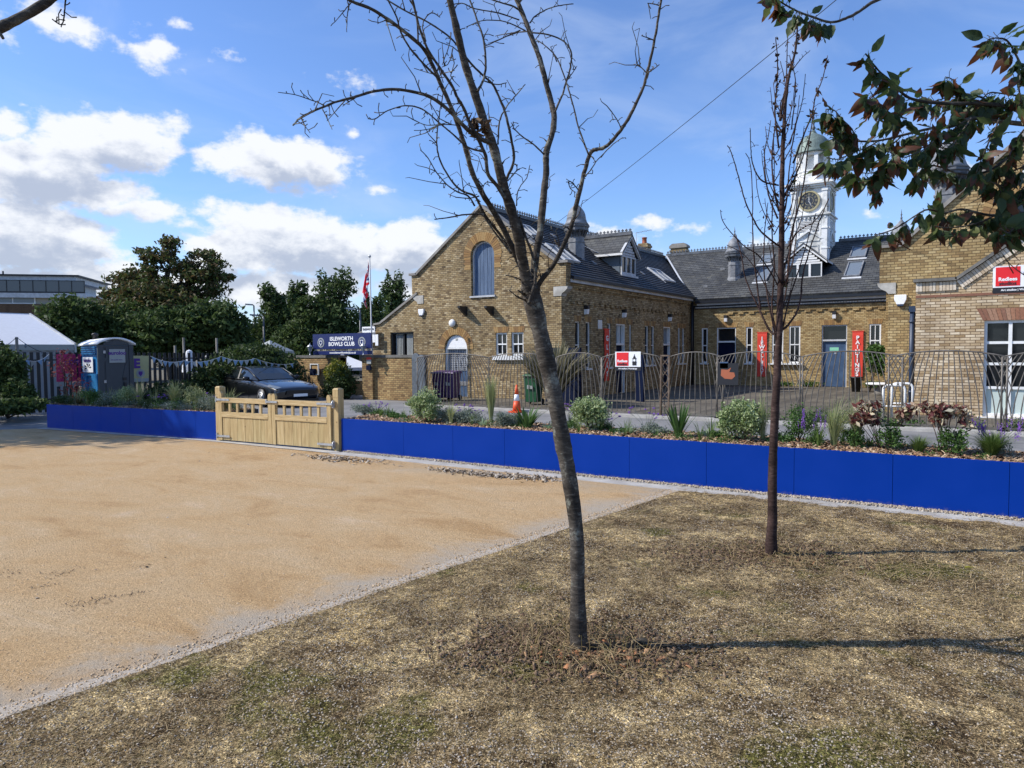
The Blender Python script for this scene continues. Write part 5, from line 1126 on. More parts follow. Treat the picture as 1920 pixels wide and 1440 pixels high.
# ---------------------------------------------------------------- car
def car():
    s=.84; SX=1.03; SZ_=.80; kx=SZ_/SX; hd=Vector((.975,-.22,0)).normalized(); lt=Vector((-hd.y,hd.x,0))
    q0=P(563,741,20.9); org=Vector((q0.x,q0.y,0))
    F_=lambda x,y,z:tuple(org-hd*(x*SX)+lt*(y*s)+Vector((0,0,z*SZ_)))      # x: metres behind the nose
    t=thing('parked_car','dark navy fastback saloon car with black wheels parked behind the timber gate','car',org)
    # body: stations (x, halfwidth, sill z, belt z, top z)
    st=[(0,.62,.42,.60,.66),(.06,.78,.30,.66,.74),(.25,.87,.22,.72,.80),(.6,.915,.20,.80,.88),(1.0,.93,.20,.86,.95),(1.45,.93,.20,.92,1.0),(2.0,.93,.20,.94,.98),(2.6,.93,.20,.95,.99),(3.2,.93,.20,.97,1.01),(3.7,.92,.20,1.0,1.05),(4.1,.90,.22,1.04,1.09),(4.4,.86,.28,1.05,1.11),(4.55,.80,.36,.98,1.06),(4.6,.72,.45,.85,.92)]
    prof=lambda w,a,z,t_:[(0,a),(w*.85,a),(w*.97,a+.10),(w,a+.25),(w*.995,(a+z)/2+.08),(w*.96,z),(w*.86,z+(t_-z)*.55),(w*.55,z+(t_-z)*.9),(0,t_)]
    b=MB(); vs=[]; n=len(prof(1,0,1,1))
    for x,w,a,z,tt in st:
        pr=prof(w,a,z,tt); vs+=[F_(x,-y,zz) for y,zz in pr]+[F_(x,y,zz) for y,zz in pr[::-1]]
    m_=2*n; fs=[(i*m_+k,i*m_+(k+1)%m_,(i+1)*m_+(k+1)%m_,(i+1)*m_+k) for i in range(len(st)-1) for k in range(m_)]
    fs+=[tuple(range(m_))[::-1],tuple((len(st)-1)*m_+k for k in range(m_))]
    b.add(vs,fs,True); body=b.build('body','car_paint',t); md=body.modifiers.new('s','SUBSURF'); md.levels=1; md.render_levels=2
    # greenhouse
    gs=[(1.38,.66,.98,.99),(1.75,.68,1.0,1.20),(2.15,.64,1.0,1.40),(2.6,.60,1.0,1.475),(3.1,.58,1.02,1.46),(3.6,.55,1.04,1.36),(4.0,.53,1.06,1.21),(4.3,.52,1.08,1.11)]
    def shell(k,off):
        vs=[]
        for x,w,z0,z1 in gs:
            wb=.83 if 1.6<x<3.9 else .74
            for y,z in ((-wb,z0-.02),(-(w+(wb-w)*.35)-.0,z0+(z1-z0)*.72),(-w*.93,z1-.015*(z1>1.1)),(-w*.5,z1+.01),(w*.5,z1+.01),(w*.93,z1-.015*(z1>1.1)),((w+(wb-w)*.35),z0+(z1-z0)*.72),(wb,z0-.02)): vs.append(F_(x,y*(1+off),z+off))
        return vs
    vs=shell(0,0); N=len(gs)
    roof=MB(); side=MB(); wind=MB(); rear=MB()
    for i in range(N-1):
        for k in range(7):
            q=(i*8+k,i*8+k+1,(i+1)*8+k+1,(i+1)*8+k); tgt=side if k in (0,6) else (wind if (i<2 and 0<k<6) else rear if (i>=4 and 1<k<5) else roof)
            if k in (1,5) : tgt=roof if 1<=i else roof
            tgt.add([vs[j] for j in q],[(0,1,2,3)],True)
    wind.build('windscreen','car_glass',t,recalc=False); rear.build('rear_window','car_glass',t,recalc=False); 
    for part in (0,1):
        sb=MB(); fl_=[f for i_,f in enumerate(side.f) if i_%2==part]
        for f in fl_: sb.add([side.v[j] for j in f],[(0,1,2,3)],True)
        sb.build('side_window','car_glass',t,recalc=False)
    roof.build('roof','car_paint',t,recalc=False)
    tr=MB()   # pillars and window trim
    for sg in (-1,1):
        for x0,z1 in ((2.62,1.42),(3.62,1.30)): tr.bar(F_(x0,sg*.835,.98),F_(x0+.05,sg*.67,z1-.03),.055,.03)
        tr.tube([F_(1.38,sg*.74,1.0),F_(1.75,sg*.72,1.18),F_(2.15,sg*.68,1.37),F_(2.6,sg*.645,1.445)],.022,6); tr.tube([F_(2.6,sg*.63,1.45),F_(3.1,sg*.60,1.435),F_(3.6,sg*.58,1.34),F_(4.0,sg*.56,1.19),F_(4.3,sg*.6,1.08)],.02,6)
        tr.tube([F_(1.6,sg*.845,.985),F_(2.6,sg*.85,.99),F_(3.9,sg*.82,1.05)],.014,6)
    tr.build('window_trim','car_black',t)
    for sg in (-1,1):
        for x in (.86,3.62):
            b=MB(); b.tube([F_(x,sg*.80,.34),F_(x,sg*.945,.34)],.40,24) if False else None
            A=[F_(x+.385*kx*math.cos(a),sg*.936,.345+.385*math.sin(a)) for a in [2*PI*i/28 for i in range(28)]]
            b=MB(); b.add(A,[tuple(range(28))]); b.build('wheel_arch','car_black',t,recalc=False)
            w=MB(); vsr=[]
            w.tube([F_(x,sg*.74,.34),F_(x,sg*.955,.34)],.335*SZ_,28); wo_=w.build('wheel','iron_black',t)
            r=MB(); r.tube([F_(x,sg*.955,.34),F_(x,sg*.965,.34)],.235*SZ_,24); 
            r.build('rim','galv',wo_)
            r=MB()
            for k in range(5):
                a=2*PI*k/5+.3; r.add([F_(x+kx*math.cos(a+da)*rr_,sg*.968,.34+math.sin(a+da)*rr_) for da,rr_ in ((-.36,.21),(.36,.21),(.22,.08),(-.22,.08))],[(0,1,2,3)])
            r.build('rim_gaps','car_black',wo_,recalc=False)
        b=MB(); b.lathe((0,0,0),[(.01,-.10),(.07,-.08),(.09,0),(.07,.08),(.01,.10)],10); b.v=[F_(1.78+x*1.0,sg*(.98+z*1.2),1.04+y*.9) for x,y,z in b.v]; b.build('door_mirror','car_black',t)
        for x in (2.75,3.55): b=MB(); b.bar(F_(x,sg*.935,.86),F_(x-.2,sg*.935,.85),.03,.012); b.build('door_handle','car_black',t)
        h=MB(); h.add([F_(.10,sg*.60,.70),F_(.14,sg*.80,.69),F_(.52,sg*.885,.80),F_(.50,sg*.83,.845),F_(.12,sg*.60,.745)],[(0,1,2,3,4)]); h.v=[(v[0],v[1]-.008,v[2]+.006) for v in h.v]; h.build('headlight','glass_sky',t,recalc=False)
        for x in (1.72,2.66,3.62): b=MB(); b.bar(F_(x,sg*.934,.30),F_(x,sg*.936,.92),.008,.008); b.build('door_gap','car_black',t)
    b=MB(); b.add([F_(-.012,y,z) for y,z in ((-.55,.46),(.55,.46),(.50,.64),(-.50,.64))],[(0,1,2,3)]); b.v=[tuple(Vector(v)+hd*.02) for v in b.v]; b.build('grille','car_black',t,recalc=False)
    b=MB(); b.box((0,-.26,.40),(.01,.26,.50),lambda x,y,z:tuple(Vector(F_(x,y,z))+hd*.035)); b.build('number_plate','sign_white',t)
    b=MB(); b.box((.1,-.75,.20),(.5,.75,.30),lambda x,y,z:tuple(Vector(F_(x,y,z))+hd*.03)); b.build('lower_bumper','car_black',t)
car()
random.seed(11)
# ---------------------------------------------------------------- portable toilet
lo=P(182,640,19.6); LX,LY=lo.x,lo.y
t=thing('portable_toilet','blue and dark grey portable toilet with a white domed roof','portable toilet',(LX,LY,0))
fr1=FA(LX); fr2=FB(LY); ly=LY; W=.98; zb,zt=.06,1.86
b=MB(); b.box((LX-.95,ly,0),(LX,ly+W,.06)); b.build('base','iron_black',t)
b=MB(); b.box((LX-.93,ly+.02,zb),(LX-.03,ly+W-.02,zt)); b.build('body','loo_blue',t,bevel=.01)
b=MB()   # front faces +x
b.box((ly+.0,-.03,zb),(ly+.16,.02,zt),fr1); b.box((ly+W-.12,-.03,zb),(ly+W,.02,zt),fr1); b.prism(fr1,[(ly+.16,zt-.02),(ly+W-.12,zt-.02),(ly+W-.12,zt+.05),(ly+W*.55,zt+.16),(ly+.16,zt+.05)],-.03,.02); b.build('front_frame','loo_grey',t)
b=MB(); b.box((ly+.17,-.03,zb+.05),(ly+W-.13,.005,zt-.03),fr1)
b.prism(fr1,[(ly+.20,.3),(ly+.34,.9),(ly+.26,1.30),(ly+.20,1.4)],.004,.02); b.prism(fr1,[(ly+W-.17,.3),(ly+W-.33,.9),(ly+W-.24,1.30),(ly+W-.17,1.4)],.004,.02)
for k in range(4): b.prism(fr1,[(ly+.20,1.5+k*.0),(ly+.205,1.5),(ly+.205,1.79),(ly+.20,1.79)],.004,.02)
d=b.build('door','loo_grey',t)
b=MB(); b.box((ly+.30,.021,1.36),(ly+.74,.03,1.74),fr1); b.build('sign_panel','blind',d)
text('euroloo',.15,fr1(ly+.52,.034,1.63),(0,1,0),Z_,'purple_ink',d,bold=.03); text('hire on the move',.045,fr1(ly+.50,.034,1.44),(0,1,0),Z_,'purple_ink',d,bold=.01)
b=MB(); b.box((ly+.66,.006,.86),(ly+.76,.04,.94),fr1); b.box((ly+.68,.006,.68),(ly+.74,.06,.80),fr1); b.build('handle','iron_black',d)
b=MB(); 
for z in (.8,1.62): b.box((ly+.14,.021,z),(ly+.20,.035,z+.08),fr1)
b.build('hinge','galv',d)
b=MB()   # side faces -y
for k in range(4): z=1.60+k*.06; b.box((LX-.86,.0,z),(LX-.1,.03,z+.03),fr2)
for u0,u1 in ((LX-.93,LX-.62),(LX-.36,LX-.03)): b.box((u0,-.02,zb),(u1,.015,1.0),fr2)
b.box((LX-.93,-.02,1.0),(LX-.03,.015,1.06),fr2); b.build('side_panel','loo_blue',t)
b=MB(); b.box((LX-.78,.016,1.10),(LX-.22,.028,1.52),fr2); o=b.build('side_sign','sign_white',t)
text('euroloo',.15,fr2(LX-.50,.033,1.43),X_,Z_,'purple_ink',o,bold=.02,sx=.8)
b=MB(); 
for a_ in (0,.9,1.8,2.7,3.6): b.prism(fr2,[(LX-.5+.02*math.cos(a_),1.22+.02*math.sin(a_)),(LX-.5+.16*math.cos(a_-.25),1.24+.09*math.sin(a_-.25)),(LX-.5+.2*math.cos(a_),1.24+.11*math.sin(a_)),(LX-.5+.16*math.cos(a_+.25),1.24+.09*math.sin(a_+.25))],.029,.031)
b.build('leaf_drawing','text_black',o)
b=MB(); n=12; vs=[]
for i in range(n+1):
    q=i/n; y=ly-.05+(W+.1)*q; z=zt+.04+.17*math.sin(q*PI)**.8; vs+=[(LX-1.0,y,z-.03),(LX+.08,y,z),(LX+.08,y,z-.045),(LX-1.0,y,z-.075)]
fs=[(i*4+k,i*4+(k+1)%4,(i+1)*4+(k+1)%4,(i+1)*4+k) for i in range(n) for k in range(4)]+[(0,1,2,3),(n*4,n*4+3,n*4+2,n*4+1)]
b.add(vs,fs,True); r=b.build('roof','sign_white',t); b=MB(); b.lathe((LX-.82,ly+.35,zt+.15),[(.06,0),(.06,.12),(.09,.13),(.09,.17),(.02,.2)],10); b.build('vent_pipe','iron_black',r)

# ---------------------------------------------------------------- palisade fence from the left to the brick wall
F0=Vector((-21.9,8.2,0)); F1=Vector((-21.6,11.0,0)); F2=Vector((-21.15,17.3,0))
pf=thing('palisade_fence','black steel palisade fence running behind the portable toilet','fence',(-21.7,12,0))
pal=MB(); rl=MB(); cnt=0
P0_=MB()
pales=[]
L=(F2-F1).length+(F1-F0).length; step=.158; n=int(L/step)
for i in range(n):
    s_=i*step; l1=(F1-F0).length
    c=F0+(F1-F0).normalized()*s_ if s_<l1 else F1+(F2-F1).normalized()*(s_-l1)
    d=(F1-F0).normalized() if s_<l1 else (F2-F1).normalized()
    h=1.68-.02*(s_/L)*5+.0
    b=MB(); b.bar(c,c+Vector((0,0,h)),.02,.085,up=d) ; b.v=[v for v in b.v]; b.build('pale','iron_black',pf)
for z in (.35,1.45):
    b=MB(); b.bar(F0+Vector((-.03,0,z)),F1+Vector((-.03,0,z)),.04,.04); b.bar(F1+Vector((-.03,0,z)),F2+Vector((-.03,0,z)),.04,.04); b.build('rail','iron_black',pf)
# timber posts with string lights
def bpost(px,py,w,label):
    p=P(px,py,w); b=MB(); b.bar((p.x,p.y,-.02),tuple(p),.06); return tag(b.build('wooden_post','coping'),label,'post','thin posts behind the palisade fence'),p
_,q1=bpost(31,632,20.5,'thin post carrying the string of lamps in front of the white marquee')
_,q2=bpost(344,633,25,'tall thin post right of the yellow banner'); _,q3=bpost(406,634,26,'thin post near the hedge'); _,q4=bpost(203,634,24,'thin post hidden behind the portable toilet roof'); bpost(328,648,24,'short post left of the folded white parasol')
def sag(p,q,d,n=14): return [p.lerp(q,i/n)-Vector((0,0,d*4*(i/n)*(1-i/n))) for i in range(n+1)]
t=thing('string_lights','sagging black cable of small lamps hung above the palisade fence at the left','string lights',q1); b=MB(); pts=sag(q1,P(140,662,21.5),.25)+sag(P(140,662,21.5),P(200,660,22),.1)[1:]; b.tube(pts,.008,5); b.build('cable','iron_black',t)
for i in range(2,len(pts)-4,4): b=MB(); b.lathe(tuple(pts[i]),[(.015,0),(.03,-.05),(.035,-.09),(.01,-.12)],8); b.build('lamp','glass_sky',t)
b=MB(); b.tube(sag(P(-60,640,19),q1,.3),.008,5); tag(b.build('string_cable','iron_black'),'black cable running off the left edge from the thin post','cable')
# bunting
def bunting(pts,label,n):
    t=thing('bunting',label,'bunting',pts[0],'pale blue and white bunting on the fence'); path=[]
    for p,q in zip(pts[:-1],pts[1:]): path+=sag(p,q,.10,8)[:-1]
    path.append(pts[-1]); b=MB(); b.tube(path,.006,4); b.build('cord','sign_white',t)
    k=0
    for i in range(n):
        s_=(i+.5)/n*(len(path)-1); j=int(s_); p=path[j].lerp(path[min(j+1,len(path)-1)],s_-j); q=path[min(j+1,len(path)-1)]; d=(q-path[j]).normalized()
        b=MB(); tw=random.uniform(-.05,.05); sz=random.uniform(.9,1.1)
        b.add([p-d*.07*sz,p+d*.07*sz,p+Vector((tw,tw,-.155*sz)),p-d*.07*sz+Vector((.004,.004,0)),p+d*.07*sz+Vector((.004,.004,0)),p+Vector((tw+.004,tw+.004,-.155*sz))],[(0,1,2),(5,4,3),(0,3,4,1),(1,4,5,2),(2,5,3,0)]); b.build('pennant',('bunting_blue','blind','bunting_blue')[i%3],t)
bunting([P(283,668,20.9),P(345,676,21.6),P(415,668,21.9),P(478,672,22.1),P(552,681,23.8)],'bunting of pale blue and white pennants along the fence behind the car',24)
bunting([P(-30,672,18.6),P(50,675,19.0),P(92,664,19.5)],'short run of pale blue bunting on the fence at the left edge',7)
# banners on the fence
def fbanner(px0,px1,y0,y1,w0,w1,mat,label):
    a=ona(px0,y0,w0);c=ona(px1,y0,w1);d=ona(px1,y1,w1);e=ona(px0,y1,w0); n=(c-a).cross(e-a).normalized()*.01
    b=MB(); b.add([a,c,d,e,a+n,c+n,d+n,e+n],[(0,1,2,3),(7,6,5,4),(0,4,5,1),(1,5,6,2),(2,6,7,3),(3,7,4,0)]); t=tag(b.build('fence_banner',mat),label,'banner','vinyl banners on the palisade fence'); return t,a,c,e
t,a,c,e=fbanner(106,153,664,716,-21.72,-21.68,'pink_banner','pink vinyl banner on the fence left of the portable toilet')
ux=(c-a).normalized(); nn=ux.cross(Z_)if False else Vector(ux).cross(Vector(Z_)); off=(Vector((0,0,EYE))-a).normalized()*.02
text('RGEF',.17,a.lerp(c,.62)+(e-a)*.30+off,ux,Z_,'purple_ink',t,bold=.03)
b=MB(); cc=a.lerp(c,.45)+(e-a)*.82+off; b.add([cc+ux*.11*math.cos(q)+Vector((0,0,.11*math.sin(q))) for q in [i*PI/8 for i in range(16)]],[tuple(range(16))]); b.build('crest','blind',t,recalc=False)
b=MB(); b.add([a+(e-a)*1.0+off,c+(e-a)*1.0+off,c+(e-a)*1.17+off,a+(e-a)*1.17+off],[(0,1,2,3)]); b.build('white_hem','blind',t,recalc=False)
t,a,c,e=fbanner(238,279,667,710,-21.50,-21.48,'yellow_banner','pale yellow vinyl banner with a purple letter E right of the portable toilet')
ux=(c-a).normalized(); off=(Vector((0,0,EYE))-a).normalized()*.02
text('E',.38,a.lerp(c,.45)+(e-a)*.36+off,ux,Z_,'purple_ink',t,bold=.05)
b=MB(); cc=a.lerp(c,.62)+(e-a)*.78+off; b.add([cc+ux*.13*math.cos(q)+Vector((0,0,.13*math.sin(q))) for q in [i*PI/8 for i in range(16)]],[tuple(range(16))]); o=b.build('crest','blind',t,recalc=False)
b=MB(); cc=cc+off*.3; b.add([cc+ux*k+Vector((0,0,z)) for k,z in ((-.06,.06),(.06,.06),(.06,-.02),(0,-.09),(-.06,-.02))],[(0,1,2,3,4)]); b.build('shield','purple_ink',o,recalc=False)
b=MB(); b.add([a+(e-a)*1.0+off,c+(e-a)*1.0+off,c+(e-a)*1.15+off,a+(e-a)*1.15+off],[(0,1,2,3)]); b.build('white_hem','blind',t,recalc=False)

# ---------------------------------------------------------------- marquee
t=thing('marquee','large white marquee with a pitched canvas roof behind the fence at the left','marquee',(-30,12,0))
r0=P(56,589.5,28); e0=P(141,646,26.8); dirn=(P(-200,594,24.5)-r0); ln=Vector((dirn.x,dirn.y,0))
r1=r0+ln*1.3; r1.z=r0.z; e1=e0+ln*1.3; e1.z=e0.z
back=r0*2-e0; back.z=e0.z
b=MB(); b.add([r0,r1,e1,e0],[(0,1,2,3)]); b.add([r0,r1,r1*2-e1*1.0,back],[(0,1,2,3)]); 
b.v[6]=tuple(Vector(b.v[6])*1.0); bz=list(b.v[6]); bz[2]=e0.z; b.v[6]=tuple(bz)
n=16; rf=b.build('canvas_roof','tent_white',t,recalc=False); so=rf.modifiers.new('thickness','SOLIDIFY'); so.thickness=.03
b=MB(); b.add([e0,e1,Vector((e1.x,e1.y,e0.z-.22)),Vector((e0.x,e0.y,e0.z-.22))],[(0,1,2,3)]); v=b.build('valance','blind',t,recalc=False)
b=MB(); k=40; vs=[]
for i in range(k+1):
    p=e0.lerp(e1,i/k)+Vector((-.06+.04*math.sin(i*1.7),.03*math.cos(i*1.9),0)); vs+=[(p.x,p.y,e0.z-.05),(p.x,p.y,0)]
b.add(vs,[(2*i,2*i+1,2*i+3,2*i+2) for i in range(k)],True); b.build('side_wall','tent_side_shade',t,recalc=False)
b=MB(); b.add([e0,(e0.x,e0.y,0),(back.x,back.y,0),back,r0],[(0,1,2,3,4)]); b.build('end_wall','tent_white',t,recalc=False)
b=MB(); b.bar(r0+Vector((0,0,.02)),e0+Vector((0,0,.02)),.06); b.bar(r0,back,.06); b.bar(e0,(e0.x,e0.y,0),.06); b.build('frame','grey_white',t)
# folded parasol, gazebo top, open parasol, picnic table beyond the gateway
p=P(355,664,25.5); t=thing('folded_parasol','folded white parasol standing behind the fence','parasol',(p.x,p.y,0)); b=MB(); b.lathe((p.x,p.y,0),[(.02,1.95),(.10,1.90),(.12,1.82),(.17,1.6),(.24,1.3),(.26,1.05),(.20,1.02)],9,0,False); b.v=[(x,y,z*.89) for x,y,z in b.v]; b.build('canvas','tent_white',t); b=MB(); b.tube([(p.x,p.y,0),(p.x,p.y,1.0)],.03,8); b.build('pole','grey_white',t)
def pyramid(px,py,w,half,rise,zl,label,name='gazebo',rot=.4,mat='tent_white'):
    p=P(px,py,w); t=thing(name,label,name.replace('_',' '),(p.x,p.y,0)); b=MB(); c=[(p.x+half*math.cos(rot+i*PI/2),p.y+half*math.sin(rot+i*PI/2),p.z-rise) for i in range(4)]
    b.add([tuple(p)]+c+[(x,y,z-.12) for x,y,z in c],[(0,1,2),(0,2,3),(0,3,4),(0,4,1),(1,5,6,2),(2,6,7,3),(3,7,8,4),(4,8,5,1)]); o=b.build('canopy',mat,t,recalc=False); so=o.modifiers.new('thickness','SOLIDIFY'); so.thickness=.02
    b=MB()
    if name=='parasol': b.tube([(p.x,p.y,0),(p.x,p.y,p.z)],.03,8)
    else:
        for x,y,z in c: b.bar((x,y,0),(x,y,z-.1),.05)
    b.build('pole','galv',t)
pyramid(506,638,36,1.15,.55,0,'pale grey pointed gazebo roof rising above the hedge','gazebo',.9,'blind')
pyramid(642,664,27.5,1.5,.5,0,'white open parasol seen under the club sign','parasol',.2)
def picnic():
    p=onz(662,728,0); x,y=P(662,700,28).x,P(662,700,28).y; t=thing('picnic_table','white picnic table on the lawn beyond the club entrance','picnic table',(x,y,0)); d=Vector((.83,.55,0)); n=Vector((-.55,.83,0)); O=Vector((x,y,0))
    b=MB(); b.bar(O-d*.75+n*.0+Vector((0,0,.68)),O+d*.75+Vector((0,0,.68)),.62,.04); b.build('table_top','white_paint',t)
    for sg in (-1,1):
        b=MB(); b.bar(O-d*.75+n*.62*sg+Vector((0,0,.42)),O+d*.75+n*.62*sg+Vector((0,0,.42)),.22,.04); b.build('bench','white_paint',t)
        for e in (-.55,.55):
            b=MB(); b.bar(O+d*e+n*.15*sg+Vector((0,0,.66)),O+d*e+n*.55*sg,.08); b.build('leg','white_paint',t)
    b=MB()
    for e in (-.55,.55): b.bar(O+d*e-n*.7+Vector((0,0,.38)),O+d*e+n*.7+Vector((0,0,.38)),.06)
    b.build('cross_beam','white_paint',t)
    q=P(655,735,27.2); b=MB(); b.box((q.x-1.4,q.y-.1,0),(q.x+1.6,q.y+.1,.52)); tag(b.build('low_wall','wall_brick'),'low brick wall in front of the picnic table','wall')
picnic()
# ---------------------------------------------------------------- apartment block, far left
ap=thing('apartment_block','modern apartment block with roof terrace and glass balustrade at the far left','building',(-78,33,0))
a0=P(-260,486,68); a1=P(145,517.5,72); d=Vector((a1.x-a0.x,a1.y-a0.y,0)); Lp=d.length; d.normalize(); n=Vector((d.y,-d.x,0)); n=n if n.dot(Vector((0,0,0))-a0)>0 else -n
O=Vector((a1.x,a1.y,0)); fA=lambda u,w,z:tuple(O-d*u+n*w+Vector((0,0,z)))
zt=a1.z
def zat(px,py): return P(px,py,72).z
z_r0=zat(145,517.5); z_r1=zat(145,522); z_b0=zat(152,529); z_b1=zat(152,545); z_w1=zat(160,560); z_l=zat(100,572)
b=MB(); b.box((0,-9,z_r1-.4),(Lp,.4,z_r0-.10),fA); b.box((.9,-8,z_b1),(Lp,-.8,z_r1-.4),fA); b.build('top_storey','sign_white' if False else 'grey_white',ap)
b=MB(); b.box((-.3,-9.2,z_r0-.10),(Lp,.6,z_r0+.05),fA); b.build('roof_edge','iron_black',ap)
b=MB(); b.box((-1.2,-9,z_w1),(Lp,1.2,z_b1-.35),fA); b.box((-1.8,-9,z_w1+.1),(-1.2,1.4,z_b1-.6),fA); b.build('terrace_parapet','grey_white',ap)
b=MB(); b.box((-1.0,1.0,z_b1-.35),(Lp,1.1,z_b1-.2),fA); k=0; u=-1.0
b.box((-1.0,1.02,z_b0+.0),(Lp,1.08,z_b0+.06),fA)
while u<Lp: b.box((u,1.0,z_b1-.3),(u+.07,1.08,z_b0),fA); u+=1.15
b.build('balustrade','iron_black',ap); b=MB(); b.box((-1.0,1.03,z_b1-.2),(Lp,1.05,z_b0),fA); b.build('glass_panel','glass_grey',ap)
b=MB(); b.box((-.9,-9,0),(Lp,.6,z_w1),fA); b.build('wall','render_cream',ap)
b=MB(); b.box((-1.0,-9,0),(Lp,1.0,z_l),fA); b.build('lower_wall','far_brick',ap)
for (u0,u1) in ((3.6,7.6),(10.2,12.0),(15,18)):
    f_=MB(); f_.box((u0,.6,z_l+.05),(u1,.7,z_l+1.0),fA); o=f_.build('window','sign_white',ap); g_=MB(); g_.box((u0+.12,.7,z_l+.15),((u0+u1)/2-.06,.74,z_l+.92),fA); g_.box(((u0+u1)/2+.06,.7,z_l+.15),(u1-.12,.74,z_l+.92),fA); g_.build('pane','glass_sky' if u0<9 else 'glass',o)
b=MB(); b.box((8,-.79,z_b1),(10,-.7,z_r1-.5),fA); b.box((3,-.79,z_b1),(6,-.7,z_r1-.6),fA); b.build('terrace_door','glass',ap)
b=MB(); b.bar(fA(Lp*.62,-2,z_r0),fA(Lp*.62,-2,z_r0+1.0),.2); b.bar(fA(7.5,-2,z_r0),fA(7.5,-2,z_r0+.6),.12); b.build('flue','iron_black',ap)
# pale roof glimpsed between trees
p=P(458,611,75); b=MB(); b.box((p.x-4,p.y-2,0),(p.x+3,p.y+4,p.z-.6)); b.box((p.x-4.3,p.y-2.3,p.z-.6),(p.x+3.3,p.y+4.3,p.z)); tag(b.build('distant_shed','grey_white'),'low pale flat-roofed shed glimpsed between the trees','building')
# street lamps
def slamp(px,py,w,yb,label,arm=.9,sg=-1):
    p=P(px,py,w); t=thing('street_lamp',label,'street lamp',(p.x,p.y,0),'grey street lamps before the trees'); b=MB(); b.tube([(p.x,p.y,0),tuple(p)],[.09,.05],8); b.build('column','lead_dark',t)
    h=Vector(_r)*sg; b=MB(); b.bar(p,p+h*arm+Vector((0,0,.08)),.05); b.build('arm','lead_dark',t); b=MB(); q=p+h*arm; b.bar(q+Vector((0,0,.06)),q+h*.5+Vector((0,0,.10)),.22,.10); b.build('lamp_head','galv' ,t)
slamp(476,573,52,0,'taller street lamp in the gap right of the big tree',.1); slamp(494,593,46,0,'shorter street lamp in front of the dark trees',.35); slamp(675,581,44,0,'street lamp left of the flagpole',.35)

# ---------------------------------------------------------------- far trees and shrubs
def leafcloud(name,mat,parent,blobs,n,size,seed=1,hole=.0,shell=.55,flat=.0):
    rng=np.random.default_rng(seed); B=np.array(blobs,dtype=float); vol=B[:,3]*B[:,4]*B[:,5]; w=vol**.75; w/=w.sum()
    idx=rng.choice(len(B),n,p=w); d=rng.normal(size=(n,3)); d/=np.linalg.norm(d,axis=1)[:,None]; r=shell+(1.06-shell)*rng.random(n)**.8
    # lumpy radius
    lump=1+.16*np.sin(d[:,0]*7+B[idx,0]*3)*np.sin(d[:,1]*6+B[idx,1])+.12*np.sin(d[:,2]*11+B[idx,2]*5+d[:,0]*5)+.10*np.sin(d[:,1]*19+d[:,2]*17+idx)
    pos=B[idx,:3]+d*B[idx,3:6]*(r*lump)[:,None]
    if hole>0:
        f=2.2/size/10; q=np.sin(pos[:,0]*f*2.1+seed)*np.sin(pos[:,1]*f*2.3+1.3*seed)+np.sin(pos[:,2]*f*2.7+pos[:,0]*f)*.8; pos=pos[q>-1.8+hole*2.2]
    n=len(pos); pos=pos[pos[:,2]>.02]; n=len(pos)
    a=rng.normal(size=(n,3)); a/=np.linalg.norm(a,axis=1)[:,None]; c=rng.normal(size=(n,3)); c-=a*(a*c).sum(1)[:,None]; c/=np.linalg.norm(c,axis=1)[:,None]
    if flat: a[:,2]*=(1-flat); c[:,2]*=(1-flat)
    s=size*(.6+.8*rng.random((n,1))); nn=np.cross(a,c)*s*.25
    V=np.stack([pos-a*s,pos-c*s*.45+nn*.3,pos+a*s,pos+c*s*.45+nn],1)
    return npmesh(name,V,4,mat,parent)
def Pb(px,py,w,rx,ry,rz=None):     # blob from pixel centre and pixel radii at depth w
    p=P(px,py,w); k=w/FPX; return (p.x,p.y,p.z,rx*k,(rz or rx)*k,ry*k)
def limb(b,p,q,r0,r1,n=6,wob=.1):
    p=Vector(p);q=Vector(q); L=(q-p).length; pts=[p.lerp(q,i/n)+Vector((random.uniform(-1,1),random.uniform(-1,1),random.uniform(-.5,.5)))*wob*L*(0 if i in(0,) else .35) for i in range(n+1)]
    b.tube(pts,[r0+(r1-r0)*i/n for i in range(n+1)],6); return pts
def tree(name,label,cat,base,blobs,n,size,mat,seed,trunk=.25,hole=.3,group=None,shell=.5,barkm='bark_dark',limbs=True):
    t=thing(name,label,cat,base,group); b=MB(); random.seed(seed); top=max(bb[2] for bb in blobs)
    tp=(base[0]+random.uniform(-.2,.2),base[1],top*.62); limb(b,base,tp,trunk,trunk*.6,6,.04)
    if limbs:
        for bb in blobs:
            q=(bb[0],bb[1],bb[2]); s_=Vector(base).lerp(Vector(tp),random.uniform(.55,1)); pts=limb(b,s_,q,trunk*.4,trunk*.12,6,.12)
            for k in range(4):
                a=random.uniform(0,6.28); limb(b,pts[4],(bb[0]+bb[3]*math.cos(a)*.9,bb[1]+bb[4]*math.sin(a)*.9,bb[2]+bb[5]*random.uniform(-.4,.9)),trunk*.14,trunk*.03,5,.15)
    b.build('trunk',barkm,t); leafcloud('crown',mat,t,blobs,n,size,seed,hole,shell); return t
w=44
T1=[Pb(300,478,w,34,16),Pb(262,470,w,12,6),Pb(320,455,w,20,12),Pb(345,500,w,26,22),Pb(275,510,w,38,16),Pb(238,525,w,34,14),Pb(222,552,w,34,14),Pb(385,480,w,26,13),Pb(400,500,w,30,14),Pb(420,520,w,20,9),Pb(372,520,w,40,16),Pb(300,545,w,70,22),Pb(250,575,w,60,18),Pb(205,590,w,24,10),Pb(320,575,w,90,26),Pb(398,545,w,34,14)]
b0=P(325,700,w); tree('broadleaf_tree','tall spreading tree with brownish autumn leaves and a ragged top','tree',(b0.x,b0.y,0),T1,22000,.14,'leaf_autumn',3,.35,.5,shell=.3)
